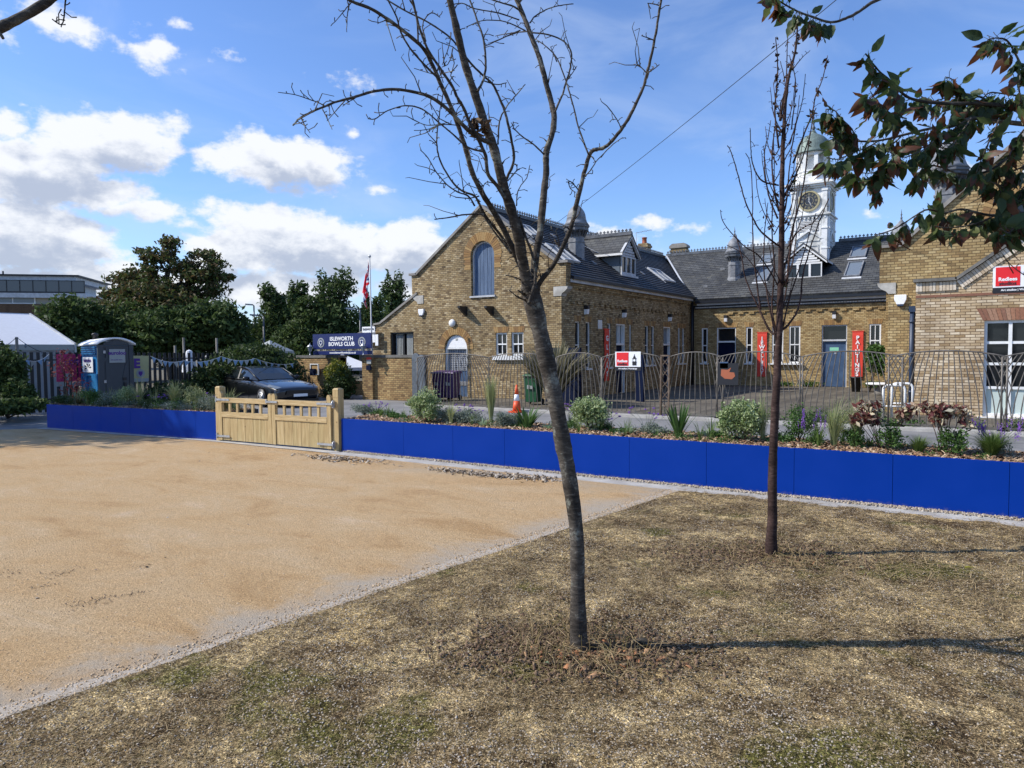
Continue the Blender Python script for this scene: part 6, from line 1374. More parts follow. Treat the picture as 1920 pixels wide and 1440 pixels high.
T2=[Pb(400,610,42,60,42),Pb(330,625,42,90,48),Pb(245,625,42,60,52),Pb(430,640,42,36,36)]
b0=P(350,700,41.5); tree('evergreen_tree','dense dark green tree in front of the tall autumn tree','tree',(b0.x,b0.y,0),T2,22000,.17,'leaf_dark',4,.3,.1)
b0=P(128,700,40); tree('broadleaf_tree','dark bushy tree between the apartment block and the white marquee','tree',(b0.x,b0.y,0),[Pb(130,610,40,50,48),Pb(100,630,40,36,40),Pb(160,600,40,34,36),Pb(150,655,40,60,40)],14000,.15,'leaf_dark',5,.3,.12)
def cone_tree(px,top,w,rx,label,seed,mat='leaf_dark'):
    p=P(px,700,w); bl=[]; k=w/FPX; rng=random.Random(seed); H=690-top
    for i in range(9):
        q=i/8; y=690-H*(.08+.86*q); r=rx*(1-.52*q**2.6)*(.82+.18*math.sin(i*2.3+seed)); bl.append(Pb(px+rng.uniform(-.3,.3)*rx,y,w,r*.8,H*.12)); bl.append(Pb(px+rng.choice((-1,1))*rx*rng.uniform(.4,.75)*(1-.5*q),y+rng.uniform(-8,8),w,r*.42,H*.09))
    bl.append(Pb(px,675,w,rx*1.25,40)); bl.append(Pb(px+rx*.6,640,w,rx*.7,34)); bl.append(Pb(px-rx*.6,645,w,rx*.7,34)); bl.append(Pb(px,690-H*.45,w,rx*.85,H*.25))
    tree('poplar_tree' if False else 'evergreen_tree',label,'tree',(p.x,p.y,0),bl,17000,.15,mat,seed,.25,.06,'dark trees behind the club')
cone_tree(512,540,52,42,'dark pointed tree right of the taller street lamp',21); cone_tree(556,534,54,34,'narrow dark tree between two larger dark trees',22); cone_tree(626,512,50,66,'tallest broad dark tree behind the ISLEWORTH sign',23); cone_tree(580,560,49,56,'lower dark tree in front of the group behind the club sign',26); cone_tree(738,518,56,40,'dark tree showing between the flagpole and the big gable',24); cone_tree(700,560,53,40,'lower dark tree behind the flagpole',25)
# hedge behind the car, yellow bush, overgrown hedge left, climbers
def shrub(name,label,cat,base,blobs,n,size,mat,seed,hole=.1,group=None,shell=.4,kind=None):
    t=thing(name,label,cat,base,group); b=MB(); random.seed(seed)
    for bb in blobs[:6]:
        for _ in range(2): limb(b,base,(bb[0]+random.uniform(-.5,.5)*bb[3],bb[1]+random.uniform(-.5,.5)*bb[4],bb[2]+bb[5]*.3),.02,.006,5,.12)
    b.build('stems','bark_dark',t); leafcloud('foliage',mat,t,blobs,n,size,seed,hole,shell); return t
w=23.5; b0=P(480,745,w); shrub('hedge','large dark rounded shrub hung over the fence behind the car','shrub',(b0.x,b0.y,0),[Pb(450,690,24,62,34),Pb(510,695,24.5,55,32),Pb(400,720,23.5,45,40),Pb(478,662,24.5,50,18),Pb(340,742,22.5,45,26),Pb(550,725,25,24,40),Pb(300,745,22.2,30,25)],22000,.065,'leaf_mid',31,.1)
b0=P(633,745,25); shrub('golden_shrub','yellow-tipped green bush beside the club entrance','shrub',(b0.x,b0.y,0),[Pb(632,700,24.6,20,22)],2600,.055,'leaf_yellow',32,.05); 
b0=P(640,745,24.6); shrub('evergreen_shrub','dark green bush under the yellow-tipped bush','shrub',(b0.x,b0.y,0),[Pb(640,722,24.5,26,34),Pb(628,735,24.5,20,22)],6000,.05,'leaf_mid',33,.05)
b0=P(12,760,18); shrub('overgrown_hedge','dark overgrown climber spilling over the fence at the left edge','shrub',(b0.x,b0.y,0),[Pb(8,700,18,34,48),Pb(-40,700,18,50,60),Pb(30,742,17.6,32,28),Pb(62,758,17.2,26,10),Pb(15,762,17.0,50,14)],17000,.06,'leaf_dark',34,.1)
b0=P(130,750,18.6); shrub('red_leaved_shrub','slender dark red-leaved shrub in front of the pink banner','shrub',(b0.x,b0.y,0),[Pb(126,690,18.8,28,34),Pb(145,728,18.6,26,20),Pb(116,662,18.8,12,12)],420,.04,'leaf_red',35,.0,shell=.1)
b0=P(1650,722,28.6); shrub('climbing_plant','green climbing plant on the sunny wall above the white table','climber',(b0.x,28.9,0),[(onb(1655,686,29.5).x,29.5,1.15,.55,.35,.5),(onb(1640,672,29.5).x,29.5,1.5,.3,.3,.25)],2200,.07,'leaf_green',36,.0)
b0=P(1655,640,45); 
# off-frame shade trees on the left whose shadows fall across the fence and the planter
for (x,y,r,s_) in ((-21.6,3.1,2.5,51),(-29.0,6.6,3.1,52)):
    tree('shade_tree',('nearer','farther')[s_-51]+' of two leafy trees just outside the left edge of the view','tree',(x,y,0),[(x,y,6.3,r,r,2.3),(x+1,y+1.2,5.0,r*.7,r*.7,1.5),(x-1,y-1,5.2,r*.8,r*.8,1.6)],9000,.13,'leaf_dark',s_,.2,.15,'shade trees left of the view')
# ---------------------------------------------------------------- planting in the blue planters
def blades(name,mat,parent,c,n,L,spread,w,seed,lean=0.0,droop=.5,seg=6,stiff=False):
    rng=np.random.default_rng(seed); az=rng.random(n)*2*PI; out=spread*(.2+.8*rng.random(n)); ln=L*(.55+.45*rng.random(n)); V=[]
    dx=np.cos(az)+lean; dy=np.sin(az)*.8; s=np.stack([-np.sin(az),np.cos(az),0*az],1); b0=np.array(c)[None]+np.stack([dx,dy,0*az],1)*.03*rng.random((n,1))
    P_=[]
    for k in range(seg+1):
        q=k/seg; h=ln*(q-droop*q**3*out/spread*.5); r=out*ln*(q**(1.3 if stiff else 2.0)); P_.append(b0+np.stack([dx*r,dy*r,h],1))
    V=[]
    for k in range(seg):
        wa=w*(1-(k/seg)**2)**.5*(.5 if k==0 else 1); wb=w*(1-((k+1)/seg)**2)**.5*.99+w*.03
        V.append(np.stack([P_[k]-s*wa,P_[k]+s*wa,P_[k+1]+s*wb,P_[k+1]-s*wb],1))
    # weld per blade via indices
    seq=np.concatenate([np.stack([P_[k]-s*(w*max(.04,(1-(k/seg)**2)**.5)),P_[k]+s*(w*max(.04,(1-(k/seg)**2)**.5))],1)[:,None] for k in range(seg+1)],1)  # n,seg+1,2,3
    Vv=seq.reshape(-1,3); base=np.arange(n)[:,None,None]*(2*(seg+1)); F=np.array([(2*k,2*k+1,2*k+3,2*k+2) for k in range(seg)])[None]+base
    return npmesh(name,Vv,4,mat,parent,F=F.reshape(-1,4))
ZB=.50; pc=[0]
def spot(px,yb):
    p=onz(px,yb,ZB); 
    if px>640: p.y=min(max(p.y,8.14),8.9)
    return p
def ph(px,yb,ytop):       # height of a plant at that pixel
    p=spot(px,yb); return max(.08,P(px,ytop,depth(p)).z-ZB)
GR='plants in the blue planters'
def nt_(label,cat,name,p): pc[0]+=1; return thing(name,label,cat,(p.x,p.y,ZB),GR)
def vshrub(px,yb,yt,rx,label,mat='leaf_varieg',n=2600,size=.017,name='leafy_shrub',st=True,hole=0.0):
    p=spot(px,yb); H=ph(px,yb,yt)*1.08; k=depth(p)/FPX; r=rx*k*1.12; n=int(n*1.35); size*=1.15; t=nt_(label,'shrub',name,p); rr=random.Random(px)
    bl=[(p.x,p.y,ZB+H*.50,r,r*.8,H*.40)]+[(p.x+rr.uniform(-.65,.65)*r,p.y+rr.uniform(-.5,.5)*r,ZB+H*rr.uniform(.25,.85),r*rr.uniform(.25,.5),r*.4,H*rr.uniform(.12,.26)) for _ in range(9)]
    b=MB(); random.seed(px)
    for bb in bl: limb(b,(p.x,p.y,ZB-.03),(bb[0],bb[1],bb[2]+bb[5]*.5),.006,.002,5,.15)
    b.build('stems','bark_dark',t); leafcloud('foliage',mat,t,bl,n,size,px,hole,.25); return t
def tuft(px,yb,yt,rx,label,mat='grass_pale',n=160,w=.0022,name='ornamental_grass',droop=.9,lean=0,stiff=False):
    p=spot(px,yb); H=ph(px,yb,yt); k=depth(p)/FPX; t=nt_(label,'grass plant',name,p); blades('blades',mat,t,(p.x,p.y,ZB-.02),int(n*1.6),H*1.3,1.15*rx*k/H*1.25,w*1.5,px+yt,lean,droop,stiff=stiff); return t
def flowers(px,yb,yt,rx,label,n=14,mat='petal_purple',name='verbena',leaf='leaf_green',spike=False,hl=6):
    p=spot(px,yb); H=ph(px,yb,yt); k=depth(p)/FPX; r=rx*k; t=nt_(label,'flowering plant',name,p); rr=random.Random(px*7+yt); b=MB(); heads=[]
    for i in range(n):
        q=(p.x+rr.uniform(-1,1)*r,p.y+rr.uniform(-.6,.6)*r,ZB+H*rr.uniform(.6,1)); pts=[Vector((p.x+rr.uniform(-.03,.03),p.y,ZB-.02)),Vector((p.x+(q[0]-p.x)*.4,p.y+(q[1]-p.y)*.4,ZB+(q[2]-ZB)*.55)),Vector(q)]; b.tube(pts,[.003,.0025,.0018],4); heads.append(q)
        if i%2: e=(q[0]+rr.uniform(-.05,.05),q[1],q[2]+rr.uniform(-.02,.03)); b.tube([pts[1].lerp(pts[2],.6),Vector(e)],.0016,4); heads.append(e)
    b.build('stems','leaf_mid' if leaf!='leaf_silver' else 'leaf_silver',t)
    leafcloud('petals',mat,t,[(q[0],q[1],q[2]-(.04 if spike else 0),.016 if not spike else .009,.016 if not spike else .009,.008 if not spike else .07) for q in heads],len(heads)*22,.0085,px,0,.2)
    leafcloud('leaves',leaf,t,[(p.x,p.y,ZB+H*.14,r*.8,r*.6,H*.20),(p.x+r*.2,p.y,ZB+H*.3,r*.5,r*.4,H*.2)],500+int(3000*r),.012,px+1,.0,.2); return t
def lamb(px,yb,yt,rx,label,mat='leaf_lamb'):
    p=spot(px,yb); H=ph(px,yb,yt); k=depth(p)/FPX; t=nt_(label,'low plant','lambs_ear',p); blades('leaves',mat,t,(p.x,p.y,ZB-.01),26,rx*k*1.25,1.0,.011,px,0,.9,stiff=True); return t
def silver(px,yb,yt,rx,label,n=1500): return vshrub(px,yb,yt,rx,label,'leaf_silver',n,.011,'silver_bush')
silver(690,778,758,28,'small silver-grey bush just right of the gate post'); flowers(706,781,752,26,'purple verbena behind the small silver bush by the gate',12)
tuft(733,786,765,16,'dark green strappy tuft between the gate verbena and the first cream-edged shrub','spiky',34,.007,'strappy_plant',.5); vshrub(748,788,774,18,'low bright green plant beside the dark strappy tuft','leaf_green',700,.012,'low_plant')
vshrub(800,795,728,30,'cream-edged leafy shrub in front of the purple bins',n=3600)
silver(838,796,765,24,'silver bush right of the first cream-edged shrub'); tuft(846,798,752,14,'thin pale grass tuft in the silver bushes','grass_pale',70); silver(880,797,770,34,'wide silver-grey bush in front of the arched doorway',2200); flowers(868,795,758,34,'purple verbena heads above the wide silver bush',16)
tuft(921,799,715,12,'tall upright feather grass left of the traffic cone','grass_pale',210,.0020,droop=.25); lamb(905,802,788,20,'pale furry-leaved plant at the foot of the tall feather grass')
silver(945,803,773,22,'silver bush below the traffic cone'); tuft(988,806,766,26,'green strap-leaved clump right of the traffic cone','spiky',38,.011,'strappy_plant',.35,stiff=True); lamb(1025,808,788,18,'pale furry-leaved plant just left of the leaning trunk'); silver(966,800,778,18,'small silver tuft between the cone and the strap-leaved clump',700)
vshrub(1108,812,742,33,'cream-edged leafy shrub right of the leaning trunk',n=3800); flowers(1070,808,756,24,'purple verbena behind the leaning trunk',12); flowers(1128,810,768,34,'purple verbena beside the shrub right of the leaning trunk',12)
lamb(1180,818,796,22,'pale furry-leaved plant below the small studios sign'); vshrub(1160,816,803,16,'low dark green plant left of the pale furry leaves','leaf_green',500,.012,'low_plant'); flowers(1215,816,762,36,'sparse tall purple verbena beside the lattice pier',11,leaf='leaf_silver'); vshrub(1232,818,800,24,'low silver-green plant under the sparse verbena','leaf_silver',800,.011,'low_plant')
tuft(1272,824,764,30,'dark green spiky sword-leaved plant in the middle of the long planter','spiky',30,.012,'sword_leaved_plant',.12,stiff=True); lamb(1322,822,804,20,'pale furry-leaved plant right of the dark spiky plant'); vshrub(1350,824,808,18,'low dark green plant left of the largest cream-edged shrub','leaf_green',700,.012,'low_plant')
vshrub(1385,830,748,36,'largest cream-edged leafy shrub left of the red-barked young tree',n=4400); tuft(1430,832,735,16,'airy pale grass left of the red-barked young tree','grass_pale',60,.0016)
vshrub(1462,834,812,24,'low green plant at the red-barked young tree','leaf_green',800,.012,'low_plant'); vshrub(1500,832,762,32,'loose green bush right of the red-barked young tree','leaf_green',1300,.013,'leafy_shrub',hole=.2)
flowers(1527,838,768,26,'purple salvia spikes between two pale grasses',14,spike=True); tuft(1562,842,742,38,'wispy pale feather grass leaning right in front of the blue door','grass_pale',150,.0018,lean=.3); tuft(1606,844,748,20,'upright green and pale grass below the PAINTINGS banner','grass_pale',150,.002,droop=.5); vshrub(1600,844,800,22,'small green plant at the foot of the upright grass','leaf_green',700,.013,'low_plant')
def dogwood(px,yb,yt,rx,label,seed):
    p=spot(px,yb); H=ph(px,yb,yt); k=depth(p)/FPX; r=rx*k; t=nt_(label,'shrub','burgundy_shrub',p); rr=random.Random(seed); b=MB(); bl=[]
    for i in range(9):
        q=Vector((p.x+rr.uniform(-1,1)*r,p.y+rr.uniform(-.5,.5)*r,ZB+H*rr.uniform(.62,.95))); b.tube([Vector((p.x+rr.uniform(-.05,.05),p.y,ZB-.03)),Vector((p.x+(q.x-p.x)*.5,p.y+(q.y-p.y)*.5,ZB+(q.z-ZB)*.5)),q],[.006,.004,.003],5); bl.append((q.x,q.y,q.z,r*.30,r*.28,H*.13))
    b.build('stems','bark_red',t); leafcloud('foliage','leaf_burgundy',t,bl,520,.036,seed,0,.1); return t
dogwood(1655,848,752,48,'burgundy and cream leaved shrub in front of the white cycle stands',71); vshrub(1668,850,790,24,'small green plant under the burgundy shrub by the cycle stands','leaf_green',700,.014,'low_plant')
tuft(1722,853,816,22,'short brownish-green grass tuft between the two burgundy shrubs','grass_green',240,.0018,droop=.6); dogwood(1772,856,758,40,'burgundy and cream leaved shrub in front of the pale brick wall',72); vshrub(1785,858,806,24,'loose green plant under the right burgundy shrub','leaf_green',700,.014,'low_plant')
tuft(1858,862,806,34,'bright green rounded grass tuft near the right edge','grass_green',420,.002,droop=.8); flowers(1862,858,778,42,'purple salvia haze above the bright green grass tuft',22,spike=True,leaf='leaf_silver')
# left planter
silver(395,771,742,26,'silver bush beside the left gate post'); flowers(402,768,735,24,'purple verbena beside the left gate post',12); vshrub(366,768,722,22,'pale yellow-green bush right of the feather grass in the left planter','grass_pale',1600,.014); tuft(328,767,712,24,'tall feather grass in the middle of the left planter','grass_pale',200,.0024); tuft(430,775,728,26,'arching grass leaning across the gate corner','grass_pale',70,.003,lean=.2)
vshrub(285,765,748,30,'low green ground cover in the left planter','leaf_mid',1500,.014,'low_plant'); flowers(300,764,738,40,'purple verbena in the left planter behind the low green plants',18); vshrub(240,762,728,24,'rounded olive bush in front of the portable toilet','leaf_varieg',1600,.014); tuft(262,763,708,30,'arching grass in front of the portable toilet door','grass_pale',70,.0025); silver(210,762,735,24,'grey-green bush in front of the portable toilet'); vshrub(175,760,728,22,'olive green bush at the blue side of the portable toilet','leaf_green',1600,.014)
tuft(148,760,742,22,'low brown-green grass near the left end of the left planter','grass_brown',140,.003); vshrub(120,759,742,20,'dark low plant at the left end of the left planter','leaf_mid',1100,.014,'low_plant'); vshrub(340,768,752,36,'low silver-green plants along the front of the left planter','leaf_silver',2200,.013,'low_plant')
def cover(name,p,q,n,mat,size,seed,z,w0=.1,w1=.85,hh=.10):
    r=np.random.default_rng(seed); p=Vector((*p,0));q=Vector((*q,0)); d=(q-p); nn=Vector((-d.y,d.x,0)).normalized(); bl=[]
    for i in range(n):
        x=p+d*r.random()+nn*r.uniform(w0,w1); s_=r.uniform(.05,.17); bl.append((x.x,x.y,z+s_*.25,s_,s_*.8,hh*r.uniform(.5,1.3)))
    tag(leafcloud(name,mat,None,bl,n*170,size,seed,.0,.15),kind='stuff')
cover('ground_cover_silver',PL0,PL1,34,'leaf_silver',.013,91,.52); cover('ground_cover_green',PL0,PL1,40,'leaf_mid',.015,92,.52,hh=.14); cover('ground_cover_leafy',PL0,PL1,22,'leaf_green',.015,93,.52,hh=.2)
cover('ground_cover_leafy',(-8.5,8.0),(1.2,8.0),34,'leaf_green',.012,94,.50,hh=.07); cover('ground_cover_silver',(-8.5,8.0),(-3.6,8.0),22,'leaf_silver',.011,95,.50,hh=.09)
for k,(pp,qq,n) in enumerate(((PL0,PL1,26),((-8.5,8.0),(1.2,8.0),24))):
    r=random.Random(k); p_=Vector((*pp,0));q_=Vector((*qq,0)); d_=q_-p_; nn=Vector((-d_.y,d_.x,0)).normalized(); V_=[]
    for i in range(n):
        x=p_+d_*r.random()+nn*r.uniform(.15,.8); o=blades('loose_grass',('grass_pale','grass_green','grass_brown')[i%3],None,(x.x,x.y,ZB),int(r.uniform(14,40)),r.uniform(.18,.42)*(1.35 if k==0 else 1),r.uniform(.4,.9),.003,i*7+k,0,.8); V_.append(o)
    bpy_objs=V_; me0=V_[0]
    vs=[];fs=[]
    for o in V_:
        k0=len(vs); vs+=[tuple(v.co) for v in o.data.vertices]; fs+=[[a+k0 for a in f.vertices] for f in o.data.polygons]; bpy.data.objects.remove(o)
    b=MB(); b.add(vs,fs); tag(b.build('loose_grass',('grass_pale','grass_green')[k],recalc=False),kind='stuff')
# big spiky phormium behind the railings
sp_=onz(1032,772); sp_.y=17.6; sp_.x=onb(1032,772,17.6).x; t=thing('phormium','big brown-green spiky plant behind the railings and the leaning trunk','spiky plant',(sp_.x,sp_.y,0)); blades('leaves','phormium',t,(sp_.x+.12,sp_.y,0),620,2.1,.85,.040,8,0,.55,7,stiff=True)
t=thing('wall_weeds','weeds growing at the foot of the courtyard wall beside the blue door','weeds',(K(-6),B1-.2,0)); leafcloud('foliage','leaf_green',t,[(K(-6.0),B1-.2,.12,.5,.15,.16),(K(-6.9),B1-.2,.1,.4,.15,.12),(K(-3.6),B1-.2,.12,.5,.15,.16)],1200,.04,9,0,.2)
t=thing('kerb_weeds','weeds along the foot of the railings','weeds',(-2,16.3,0)); rr=random.Random(4); leafcloud('foliage','leaf_green',t,[(rr.uniform(-4.5,2),16.1+rr.uniform(-.1,.5),.08,rr.uniform(.15,.35),.14,rr.uniform(.10,.38)) for _ in range(34)],9000,.022,10,0,.2); blades('blades','grass_green',t,(-1.9,16.4,0),150,.5,.9,.006,77)
# ---------------------------------------------------------------- foreground bare tree
def cr(pts,m=5):
    out=[]; n=len(pts)
    for i in range(n-1):
        p0,p1,p2,p3=pts[max(i-1,0)],pts[i],pts[i+1],pts[min(i+2,n-1)]
        for k in range(m):
            t_=k/m; out.append(tuple(.5*(2*b_+(c-a)*t_+(2*a-5*b_+4*c-d)*t_*t_+(-a+3*b_-3*c+d)*t_**3) for a,b_,c,d in zip(p0,p1,p2,p3)))
    out.append(tuple(pts[-1])); return out
class Br:
    def __init__(s): s.mb=MB(); s.tw=MB(); s.long=0; s.k=.88
    def add(s,px,d0,d1,w0,w1,wob=.5,spur=True,n=7,sc=1.0,spurl=1.0):
        """px: pixel path; d0..d1 depth; w0..w1 pixel width"""
        q=cr(px,5); N=len(q); pts=[];rad=[]
        for i,(x,y) in enumerate(q):
            t_=i/(N-1); d=d0+(d1-d0)*t_; j=wob*random.uniform(-1,1)*(0<i<N-1); pts.append(P(x+j,y+j*.5,d)); w=(w0+(w1-w0)*t_**.8)*s.k; rad.append(max(.0012,w*(1+.10*random.uniform(-1,1))*d/FPX/2))
        s.mb.tube(pts,rad,n)
        if spur:
            i=2
            while i<N-1:
                p=pts[i]; tdir=(pts[i+1]-pts[i-1]).normalized(); v=Vector((random.gauss(0,1),random.gauss(0,1),random.gauss(.2,1))); v=(v-tdir*v.dot(tdir)*.6).normalized(); L=random.choice((.012,.018,.025,.05))*sc*spurl; e=p+v*(L+rad[i])
                s.tw.tube([p,p.lerp(e,.6)+tdir*L*.15,e],[max(.0018,rad[i]*.4)*sc,.0018*sc,.0022*sc],5)
                if s.long and random.random()<s.long:
                    L2=random.uniform(.07,.20); v2=(v+tdir*random.uniform(.3,1.2)+Vector((0,0,.3))).normalized(); k=Vector((random.gauss(0,1),random.gauss(0,1),random.gauss(0,1)))*.18*L2
                    s.tw.tube([p,p+v2*L2*.5+k*.6,p+v2*L2+k*.3,p+v2*L2*1.15+k*1.1],[.0026,.0021,.0016,.0013],4)
                i+=random.choice((1,2,2,3))
        return pts,rad
random.seed(21)
Zm=lambda l:[(500+x*.40625,y*.40625) for x,y in l]
t1=thing('leaning_bare_tree','leaning bare tree with lichened bark and spreading leafless branches in the foreground','tree',onz(1085,1222))
B=Br(); D=3.80
q=cr([(1087,1236),(1085,1190),(1083,1100),(1081,1000),(1068,900),(1055,830),(1043,760),(1028,690),(1012,620),(997,556),(994,535)],6); pts=[];rad=[]
ws=[50,35,30,28,31,33,32,33,34,39,37]
for i,(x,y) in enumerate(q):
    k=i/6; j=int(k); w=ws[min(j,10)]+(ws[min(j+1,10)]-ws[min(j,10)])*(k-j); d=D-.12*(i/len(q)); pts.append(P(x,y,d)); rad.append(w*(1+.05*random.uniform(-1,1)+.05*math.sin(i*.9))*d/FPX/2*.93)
B.mb.tube(pts,rad,16); B.mb.build('trunk','bark_cherry',t1)
T=Br(); T.long=.10; D=3.68
T.add(Zm([(1210,1350),(1190,1250),(1175,1170),(1160,1080),(1120,940),(1085,830),(1050,690),(1010,580),(960,430),(920,310),(880,150),(845,0),(830,-60)]),D,D-.55,27,14)
T.add(Zm([(1225,1340),(1240,1200),(1262,1070),(1275,930),(1290,800),(1292,700),(1320,610),(1325,520),(1295,400),(1260,270),(1215,150),(1180,60),(1150,-10),(1130,-60)]),D,D+.25,17,9)
T.add(Zm([(1240,1345),(1270,1290),(1330,1210),(1400,1060),(1440,900),(1470,780),(1500,700),(1560,680),(1620,620),(1680,530),(1735,410),(1755,340),(1780,240),(1800,130),(1820,0),(1826,-50)]),D,D-.35,12,4.5)
T.add(Zm([(1195,1280),(1150,1180),(1100,1070),(1050,980),(1000,900),(950,800),(920,690),(880,570),(845,480),(800,380),(760,290),(720,220),(640,150),(560,90),(480,40),(400,10),(350,-20)]),D,D-.75,14,6)
T.add(Zm([(1150,1190),(1090,1100),(1020,1010),(985,950),(960,905),(900,880),(850,830),(800,740),(785,660),(790,580),(805,480),(820,410)]),D,D-.5,7,2)
T.add(Zm([(960,950),(930,905),(880,885),(830,850),(780,790),(745,730),(710,692)]),D-.3,D-.45,4,2)
T.add(Zm([(1035,660),(985,640),(930,600),(880,550),(830,500),(760,450),(680,425),(580,412),(480,425),(400,450),(320,470),(260,495),(200,520),(150,548),(122,578)]),D-.3,D-1.0,10,3.6)
T.add(Zm([(1110,930),(1065,860),(1020,800),(1010,720),(980,650),(935,560),(905,490),(880,450),(855,395),(790,300),(740,220),(700,110),(670,-10)]),D-.2,D-.7,9,5)
T.add(Zm([(1000,700),(930,680),(860,620),(800,570),(720,505),(640,488),(560,510),(500,548),(468,548)]),D-.35,D-.8,4.5,2)
T.add(Zm([(1105,830),(1140,740),(1128,640),(1100,520),(1050,400),(1000,350),(940,290),(880,210),(830,160),(740,100),(640,50),(540,-10)]),D-.2,D-.5,6.5,3)
T.add(Zm([(975,420),(1005,350),(1010,280),(1000,180),(970,90),(935,-10)]),D-.4,D-.3,6,3.5)
T.add(Zm([(800,370),(720,290),(660,220),(620,150),(600,80),(555,-10)]),D-.5,D-.8,5,3)
T.add(Zm([(700,205),(690,60),(660,0),(650,-40)]),D-.6,D-.7,4,3); T.add(Zm([(735,190),(720,110),(760,60),(800,80)]),D-.6,D-.5,3,2)
T.add(Zm([(1330,515),(1360,450),(1385,370),(1402,310),(1405,240),(1370,190),(1300,160),(1215,150)]),D+.1,D+.3,4.5,3)
T.add(Zm([(1385,370),(1410,340),(1432,305)]),D+.1,D,3,1.6); T.add(Zm([(1485,712),(1440,590),(1410,470),(1385,385),(1340,270),(1290,215),(1240,180)]),D-.2,D+.1,4,2); T.add(Zm([(1340,285),(1325,250),(1310,215)]),D,D,2.5,1.5)
T.add(Zm([(1215,105),(1240,75),(1300,40),(1360,25),(1415,18)]),D+.2,D+.4,3.5,2); T.add(Zm([(1175,55),(1140,30),(1090,15),(1030,-5)]),D+.2,D,4,3)
T.add(Zm([(1205,145),(1130,152),(1055,167)]),D+.2,D+.4,3,1.5); T.add(Zm([(1195,142),(1100,100),(1000,95),(920,125)]),D+.2,D+.1,3,1.6); T.add(Zm([(1165,92),(1070,60),(960,40),(900,15),(830,30)]),D+.2,D,3.2,2); T.add(Zm([(1170,140),(1090,175),(1005,215)]),D+.2,D-.1,3,2)
T.add(Zm([(1280,712),(1230,665),(1180,630),(1140,590),(1138,562)]),D,D-.2,4,2); T.add(Zm([(1153,950),(1160,880),(1200,820),(1215,762)]),D-.15,D-.1,3,1.5)
T.add(Zm([(1068,665),(1075,560),(1110,490),(1150,440),(1193,390)]),D-.3,D-.1,4,2); T.add(Zm([(1000,372),(1060,390),(1108,382)]),D-.4,D-.3,3,2)
for l in ([(1640,600),(1615,550),(1590,513)],[(1470,815),(1490,790),(1530,735),(1600,665),(1645,635)],[(1440,878),(1412,845),(1395,838),(1400,868),(1425,888)],[(1752,335),(1728,310),(1705,290)],[(1757,335),(1785,320),(1812,298)],[(1790,187),(1760,175),(1730,165)],[(1812,25),(1785,18),(1758,15)],[(1112,835),(1150,790),(1157,760)]): T.add(Zm(l),D-.3,D-.35,2.8,1.8)
T.add(Zm([(1000,990),(960,988),(900,992),(840,1004),(775,1012)]),D-.25,D-.5,4.5,2.4); T.add(Zm([(980,905),(930,915),(870,910)]),D-.25,D-.3,3,2); T.add(Zm([(1000,905),(1000,860),(1020,835)]),D-.25,D-.2,3,1.5)
T.add(Zm([(1130,1170),(1090,1120),(1030,1040),(990,970),(985,940)]),D-.1,D-.2,5,3)
T.add(Zm([(1190,1300),(1150,1282),(1103,1270)]),D,D-.1,5,2); T.add(Zm([(1190,1360),(1160,1340)]),D,D-.1,7,3); T.add(Zm([(1195,1385),(1160,1372),(1118,1338)]),D,D-.15,5,1.8)
T.add(Zm([(1210,1400),(1238,1310),(1240,1250),(1225,1170),(1195,1090),(1165,1000)]),D-.1,D-.15,8,5); T.add(Zm([(1330,1110),(1350,1140),(1340,1080),(1310,1060)]),D,D-.1,2.5,1.5)
for l,e in (([(270,490),(235,472),(200,460),(130,437),(52,426)],3),([(258,503),(280,550),(302,597)],2.6),([(150,565),(175,580),(200,613)],2.4),([(408,452),(380,470),(350,490)],2.6),([(288,487),(292,528)],3),([(390,10),(350,60),(296,120)],2.8),([(380,25),(372,80),(370,148)],2.8),([(880,578),(800,575),(740,598),(680,602)],2.4),([(820,570),(740,578),(668,549)],2.4),([(850,150),(845,200),(810,300)],3),([(790,300),(800,350),(760,340),(680,315)],2.5),([(860,220),(840,290),(810,310)],3),([(880,300),(850,350),(890,400)],2.5),([(560,90),(530,100),(512,110)],2.4)): T.add(Zm(l),D-.6,D-.65,e,1.5)
T.mb.add(T.tw.v,T.tw.f,True); T.mb.build('branches','bark_cherry',t1)
cl=P(889,235,D-.35); cl2=P(910,240,D-.35)
leafcloud('dead_leaves','dead_litter',t1,[(cl.x,cl.y,cl.z,.024,.026,.06),(cl2.x,cl2.y,cl2.z,.02,.026,.05)],46,.028,5,0,.1)
# ---------------------------------------------------------------- slim young tree with red bark
t2=thing('slim_bare_tree','slim upright young tree with red-brown bark and shrivelled leaves','tree',onz(1447,1048)); B=Br(); D=5.46
q=cr([(1446,1052),(1448,960),(1449,880),(1452,800),(1457,700),(1461,620),(1464,520),(1466,430),(1466,340),(1468,280),(1472,200),(1480,140),(1492,90),(1497,30)],5); pts=[];rad=[]; N=len(q)
for i,(x,y) in enumerate(q):
    s_=i/(N-1); w=(16*(1-s_)**.9+2.0)*(1+.35*max(0,1-s_*14)); d=D-.02*s_; pts.append(P(x+random.uniform(-.6,.6),y,d)); rad.append(w*(1+.06*random.uniform(-1,1))*d/FPX/2)
B.mb.tube(pts,rad,12); B.mb.build('trunk','bark_red',t2); T=Br()
Z5=lambda l:[(1280+x*.2361,240+y*.2361) for x,y in l]; Z2=lambda l:[(1300+x*.3472,y*.3472) for x,y in l]; Z6=lambda l:[(1380+x*.1805,y*.1805) for x,y in l]
leafspots=[]
def tb(l,w0=5,w1=1.8,dd=.3,lf=0):
    pts,_=T.add(l,D,D+random.uniform(-dd,dd),w0,w1,spurl=1.1)
    if lf: leafspots.extend([pts[i] for i in range(len(pts)//3,len(pts),max(1,int(6/lf)))])
